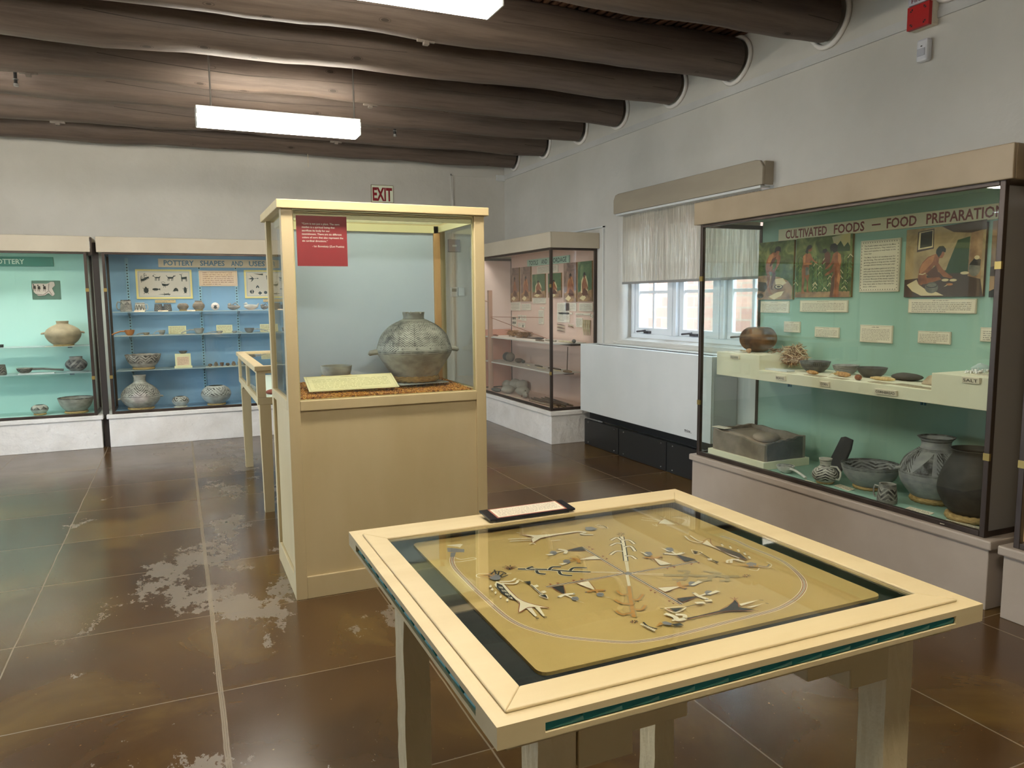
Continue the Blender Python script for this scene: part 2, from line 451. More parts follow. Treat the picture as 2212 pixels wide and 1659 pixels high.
# small fittings on the logs
def clip(x, y, z, lab):
    mb = MB().box((-.06, -.012, 0), (.06, .012, .02)).box((-.018, -.02, -.018), (.018, .02, .004)).box((-.06, -.03, .018), (.06, .03, .032))
    thing('cable_clip', lab, 'clip', (x, y, z), 0, 'metal clips under the log beams', mb, mat('dull_grey_metal', '#6e655c', .6), bev=.003)
clip(1.56, 4.86, 3.150, 'small grey metal clip under the sixth log beam from the back wall')
clip(1.60, 6.56, 3.146, 'small grey metal clip under the log beam right of the hanging light')
clip(-.88, 6.55, 3.140, 'small grey metal clip under the fourth log beam at far left')
clip(-.90, 8.19, 3.138, 'small pale metal clip under the second log beam from the back wall at left')
clip(1.62, 8.18, 3.146, 'small pale metal clip under the second log beam right of the hanging light')
for x, y, lab in ((2.10, 7.62, 'small brass sprinkler head hanging between log beams right of the light'), (-1.02, 6.95, 'small brass sprinkler head hanging between log beams at far left')):
    mb = MB().tube([(0, 0, .33), (0, 0, .02)], .012, 10); mb.tube([(0, 0, .02), (0, 0, 0)], .018, 10, 1); mb.tube([(0, 0, .055), (0, 0, .05)], .02, 10, 1)
    thing('sprinkler', lab, 'sprinkler', (x, y, 3.14), 0, 'sprinkler heads', mb, [BLACK, ALUM])
thing('wire_end', 'short pale wire hanging down from the last log beam near the back wall', 'wire', (1.46, 9.0, 3.02), 0, None,
      MB().tube([(0, 0, 0), (.002, 0, .08), (0, .01, .16)], .004, 6), CARD)
# ---------------------------------------------------------------- hanging tube lights
def make_light(label):
    o = thing('ceiling_light', label, 'light', (0, 0, 0), 0, 'hanging tube lights')
    L = 1.2
    sec = [(0, .094), (0, .06), (.012, .05), (.006, .0), (.19, .0), (.188, .05), (.20, .06), (.20, .094)]
    part(o, 'diffuser', MB().prism([(a, b) for a, b in sec], 0, .008, L-.008), TUBE, 'glowing white ribbed diffuser')
    part(o, 'housing', MB().box((0, .015, .0945), (L, .185, .125)), WHITEM, bev=.004)
    for e in (0, L-.008):
        part(o, 'end_cap', MB().prism([(a*1.01, b*1.02) for a, b in sec], 0, e, e+.008), WHITEM)
    for e in (.11, L-.03):
        part(o, 'hanger_rod', MB().tube([(e, .1, .12), (e, .1, .70)], .006, 8), ALUM)
    return o
L0 = make_light('long white tube light hanging from the log beams, whole in view')
LP = [(.205, 6.08, 2.80), (.205, 3.23, 2.80), (.205, .38, 2.80), (-2.6, 6.08, 2.80)]
LL = ['', 'long white tube light cut off by the top edge of the picture', 'long white tube light behind the viewer, right row',
      'long white tube light hanging at the far left of the room, outside the picture']
for i, p in enumerate(LP):
    o = L0 if i == 0 else copy_tree(L0)
    o.location = p
    if i: o['label'] = LL[i]
# ---------------------------------------------------------------- windows
def window(n, x, y0, y1, z0, z1, side, cols=3, crank=True):
    """casement window set in a wall parallel to y, room on the -x side if side=1"""
    s = side
    o = thing('window_%d' % n, '', '', (x, y0, z0)); del o['label']; del o['category']; o['kind'] = 'structure'
    W, H = y1-y0, z1-z0; t = .05*s
    mb = MB().box((0, 0, 0), (.08*s, W, .055)).box((0, 0, H-.05), (.08*s, W, H)).box((0, 0, .055), (.08*s, .05, H-.05)).box((0, W-.05, .055), (.08*s, W, H-.05))
    cw = (W-.1)/cols
    for i in range(1, cols):
        yy = .05+cw*i; mb.box((-.02*s, yy-.065, .055), (.08*s, yy+.065, H-.05)); mb.box((-.03*s, yy-.02, .055), (-.0201*s, yy+.02, H-.05))
    part(o, 'window_frame', mb, WINP, bev=.004)
    for i in range(cols):
        a = .05+cw*i+(.065 if i else 0); b = .05+cw*(i+1)-(.065 if i < cols-1 else 0)
        fr = .06; sb = MB().box((.02*s, a, .055), (.06*s, b, .055+fr)).box((.02*s, a, H-.05-fr), (.06*s, b, H-.05))
        sb.box((.02*s, a, .055+fr), (.06*s, a+fr, H-.05-fr)).box((.02*s, b-fr, .055+fr), (.06*s, b, H-.05-fr))
        mc = (a+b)/2; sb.box((.03*s, mc-.014, .055+fr), (.055*s, mc+.014, H-.05-fr))
        k = 3
        for j in range(1, k):
            zz = .055+fr+(H-.105-2*fr)*j/k
            sb.box((.031*s, a+fr, zz-.014), (.054*s, b-fr, zz+.014))
        q = part(o, 'casement', sb, WINP, bev=.003)
        part(q, 'window_pane', MB().box((.040*s, a+fr-.004, .055+fr-.004), (.046*s, b-fr+.004, H-.05-fr+.004)), WGL)
        if crank:
            c = MB().box((-.015*s, b-.28, .062), (.02*s, b-.20, .085)); c.tube([(-.02*s, b-.24, .09), (-.04*s, b-.20, .085), (-.045*s, b-.13, .078)], [.01, .008, .009], 8)
            part(q, 'window_crank', c, mat('pewter', '#59565a', .4, metal=.7))
    return o
window(1, 4.18, 4.42, 6.50, 1.10, 2.36, 1)
window(2, -3.42, 4.12, 7.08, .37, 2.63, -1, crank=False)
# outdoors: ground and the sandstone wall opposite the window
def stone_mat():
    m, nt, b = new_mat('red_sandstone_blocks')
    tc = nt.nodes.new('ShaderNodeTexCoord'); mp = nt.nodes.new('ShaderNodeMapping'); mp.inputs['Rotation'].default_value = (PI/2, 0, PI/2)
    br = nt.nodes.new('ShaderNodeTexBrick'); sx = nt.nodes.new('ShaderNodeSeparateXYZ'); cb = nt.nodes.new('ShaderNodeCombineXYZ')
    nt.links.new(tc.outputs['Object'], sx.inputs[0]); nt.links.new(sx.outputs[1], cb.inputs[0]); nt.links.new(sx.outputs[2], cb.inputs[1])
    nt.links.new(cb.outputs[0], br.inputs['Vector'])
    br.inputs['Color1'].default_value = lin('#7d5b4e'); br.inputs['Color2'].default_value = lin('#8e6c5c'); br.inputs['Mortar'].default_value = lin('#7f6f60')
    br.inputs['Scale'].default_value = 1; br.inputs['Brick Width'].default_value = .42; br.inputs['Row Height'].default_value = .17; br.inputs['Mortar Size'].default_value = .012
    nt.links.new(br.outputs[0], b.inputs['Base Color']); b.inputs['Roughness'].default_value = .9
    return m
struct('wall_outside', MB().box((7.2, -2, -.3), (7.6, 16, 3.4)), stone_mat())
struct('floor_outside', MB().box((XR+.35, -14, -.45), (20, 30, -.3)).box((-20, -14, -.45), (XL-.3, 30, -.3)), mat('pale_gravel', '#b9aa96', .95, '#a3937e', 8))
# blind, valance
def blind_mat():
    m = bpy.data.materials.new('woven_blind'); m.use_nodes = True; nt = m.node_tree; nt.nodes.clear(); E.nt = nt
    out = nt.nodes.new('ShaderNodeOutputMaterial'); df = nt.nodes.new('ShaderNodeBsdfDiffuse'); tl = nt.nodes.new('ShaderNodeBsdfTranslucent')
    tr = nt.nodes.new('ShaderNodeBsdfTransparent'); a = nt.nodes.new('ShaderNodeMixShader'); b = nt.nodes.new('ShaderNodeMixShader')
    n = noise(nt, 40, (1, 1.6, .05), detail=6); c = ramp(nt, n, [(.3, '#b0aa9c'), (.7, '#dcd8cb')])
    nt.links.new(c, df.inputs[0]); nt.links.new(c, tl.inputs[0])
    a.inputs[0].default_value = .45; nt.links.new(df.outputs[0], a.inputs[1]); nt.links.new(tl.outputs[0], a.inputs[2])
    f = (E(noise(nt, 60, (1, 1.4, .07), detail=3))-.35)*.9
    f = f.mx(.04).mn(.5)
    nt.links.new(f.k, b.inputs[0]); nt.links.new(a.outputs[0], b.inputs[1]); nt.links.new(tr.outputs[0], b.inputs[2])
    nt.links.new(b.outputs[0], out.inputs[0])
    return m
o = thing('roller_blind', 'translucent woven roller blind half lowered over the window', 'blind', (4.04, 4.52, 1.65))
part(o, 'fabric', MB().box((-.001, 0, .01), (.001, 1.92, .72)), blind_mat())
part(o, 'bottom_bar', MB().box((-.006, 0, -.01), (.006, 1.92, .012)), mat('grey_bar', '#8f8e8b', .5), bev=.002)
part(o, 'roller', MB().tube([(.0, -.01, .71), (.0, 1.915, .71)], .035, 16), mat('blind_roll', '#b9b0a3', .7))
mb = MB(); L = 2.06
sec = [(0, 0), (L, 0), (L, .13), (L-.03, .175), (L-.08, .185), (.08, .185), (.03, .175), (0, .13)]
o = thing('window_valance', 'taupe painted wooden valance box with rounded ends above the window blind', 'valance', (3.945, 4.405, 2.318))
part(o, 'board', MB().prism(sec, 0, 0, .022), mat('taupe_paint', '#a49a87', .55, '#9b9180', 6, (1, .2, 1), bs=.1), bev=.006)
for e in (0, L-.02): part(o, 'return_board', MB().box((.022, e, .0), (.104, e+.02, .17)), mat('taupe_paint', '#a49a87'), bev=.004)
part(o, 'lower_strip', MB().box((.01, .03, -.02), (.10, L-.03, -.002)), WHITEM)
# convector heater below the window
o = thing('convector_heater', 'long pale grey metal heater cabinet with black plinth under the window', 'heater', (3.79, 4.74, 0))
mb = MB().box((0, 0, .355), (.012, 2.10, 1.045)).box((.012, 0, .355), (.255, .015, 1.045)).box((.012, 2.085, .355), (.255, 2.10, 1.045))
mb.box((.012, .015, 1.03), (.05, 2.085, 1.045)).box((.19, .015, 1.03), (.255, 2.085, 1.045)).box((.05, .015, 1.03), (.19, .06, 1.045)).box((.05, 2.04, 1.03), (.19, 2.085, 1.045))
part(o, 'cabinet', mb, WHITEM, bev=.004)
g = MB().box((.05, .06, .99), (.19, 2.04, 1.0))
for k in range(66): g.box((.052, .07+k*.03, 1.0), (.188, .078+k*.03, 1.035))
part(o, 'grille', g, BLACK)
part(o, 'side_panel', MB().box((.02, -.006, .36), (.25, 0, 1.04)), mat('grey_enamel', '#b4b6b4', .4))
mb = MB().box((.045, .01, .0), (.055, 2.08, .265)).box((.1, .01, .265), (.12, 2.08, .36))
part(o, 'plinth', mb, BLACK)
for a, b in ((.0, .62), (.628, 1.40), (1.408, 2.075)):
    q = part(o, 'plinth_panel', MB().box((.036, a+.01, .005), (.045, b, .262)), mat('black_panel', '#202020', .35), bev=.002)
    for yy in (a+.08, b-.08):
        for zz in (.03, .24): part(q, 'screw', MB().blob((.034, yy, zz), .006, 6, 4), ALUM)
b_ = MB().rect(0, 0, .125, .032, .0004, 0); b_.text('McQuay', .006, .012, .0008, .013, .08, 'L', .04, 1); b_.rect(.006, .004, .10, .0075, .0009, 1)
part(o, 'maker_badge', b_, [WHITEM, BLACK], loc=(-.001, .335, .40), rot=(PI/2, 0, -PI/2))
# ---------------------------------------------------------------- wall fittings
RW = (PI/2, 0, -PI/2)      # faces -x
BW = (PI/2, 0, 0)          # faces -y
o = thing('fire_alarm', 'red fire alarm horn on a white box high on the right wall', 'alarm', (XR, 3.205, 3.03), RW)
part(o, 'back_box', MB().box((-.075, 0, .0), (.075, .20, .05)), mat('ivory_plastic', '#d9d2c0', .5), bev=.006)
mb = MB().box((-.07, 0, .05), (.07, .128, .075))
for sx_, sy_ in ((-1, -1), (1, -1), (-1, 1), (1, 1)):
    for k in range(2):
        cx, cy = sx_*.034, .064+sy_*.032
        a0 = math.atan2(sy_, sx_)+(k*.9-.45); pts = [(cx+.004*math.cos(a0), cy+.004*math.sin(a0)), (cx+.019*math.cos(a0-.35), cy+.019*math.sin(a0-.35)), (cx+.019*math.cos(a0+.35), cy+.019*math.sin(a0+.35))]
        mb.poly(pts, .0756, 1)
part(o, 'horn_plate', mb, [mat('alarm_red', '#b3201f', .35), BLACK], 'red slotted horn plate')
part(o, 'strobe', MB().box((-.062, .13, .05), (.062, .20, .085)), mat('clear_plastic', '#c3c3cc', .2), 'clear strobe lens', bev=.006)
part(o, 'lettering', MB().text('FIRE', 0, .142, .0858, .022, .075, 'C', .02), mat('purple_red_ink', '#6d2030', .6))
o = thing('motion_sensor', 'white plastic motion sensor on the right wall below the fire alarm', 'sensor', (XR, 3.195, 2.845), RW)
part(o, 'case', MB().box((-.036, 0, 0), (.036, .125, .045)), mat('white_plastic', '#d9dbe0', .4), bev=.012)
part(o, 'lens', MB().box((-.026, .03, .045), (.022, .072, .049)), mat('grey_lens', '#b5b8c2', .3), bev=.004)
part(o, 'indicator', MB().box((-.006, .082, .045), (.004, .087, .047)), BLACK)
o = thing('exit_sign', 'square white EXIT sign with red letters on the back wall', 'sign', (2.405, YB, 2.705), BW)
part(o, 'sign_frame', MB().box((-.14, 0, 0), (.14, .215, .012)), mat('ochre_edge', '#8b7f60', .6), bev=.002)
part(o, 'sign_face', MB().box((-.134, .006, .012), (.134, .209, .014)), mat('pale_green_white', '#dfe5cf', .5))
part(o, 'lettering', MB().text('EXIT', 0, .028, .0146, .158, .246, 'C', .035), mat('exit_red', '#8a1420', .5))
o = thing('wall_speaker', 'small square grey wall device above the thermostat', 'sensor', (3.325, YB, 2.12), BW)
part(o, 'case', MB().box((-.08, 0, 0), (.08, .16, .04)), mat('grey_device', '#857f86', .5), bev=.006)
part(o, 'indicator', MB().box((-.03, .065, .04), (.03, .09, .044)), WHITEM, bev=.003)
o = thing('thermostat', 'white thermostat with grey display on the back wall', 'thermostat', (3.32, YB, 1.545), BW)
part(o, 'case', MB().box((-.05, 0, 0), (.045, .125, .03)), WHITEM, bev=.006)
part(o, 'display', MB().box((-.036, .065, .03), (.028, .105, .0315)), mat('lcd_grey', '#6f7a78', .3))
part(o, 'side_case', MB().box((.055, .01, 0), (.14, .12, .03)), WHITEM, bev=.006)
thing('conduit', 'thin white conduit running down the back wall past the thermostat', 'conduit', (3.325, YB-.008, 1.67), 0, None,
      MB().box((-.008, -.008, 0), (.008, .008, .45)).box((-.008, -.008, .61), (.008, .008, 1.4)), PL)
thing('junction_box', 'small white junction box in the top back corner of the room', 'box', (3.99, YB, 3.05), BW, None, MB().box((-.06, 0, 0), (.055, .075, .045)), WHITEM, bev=.004)

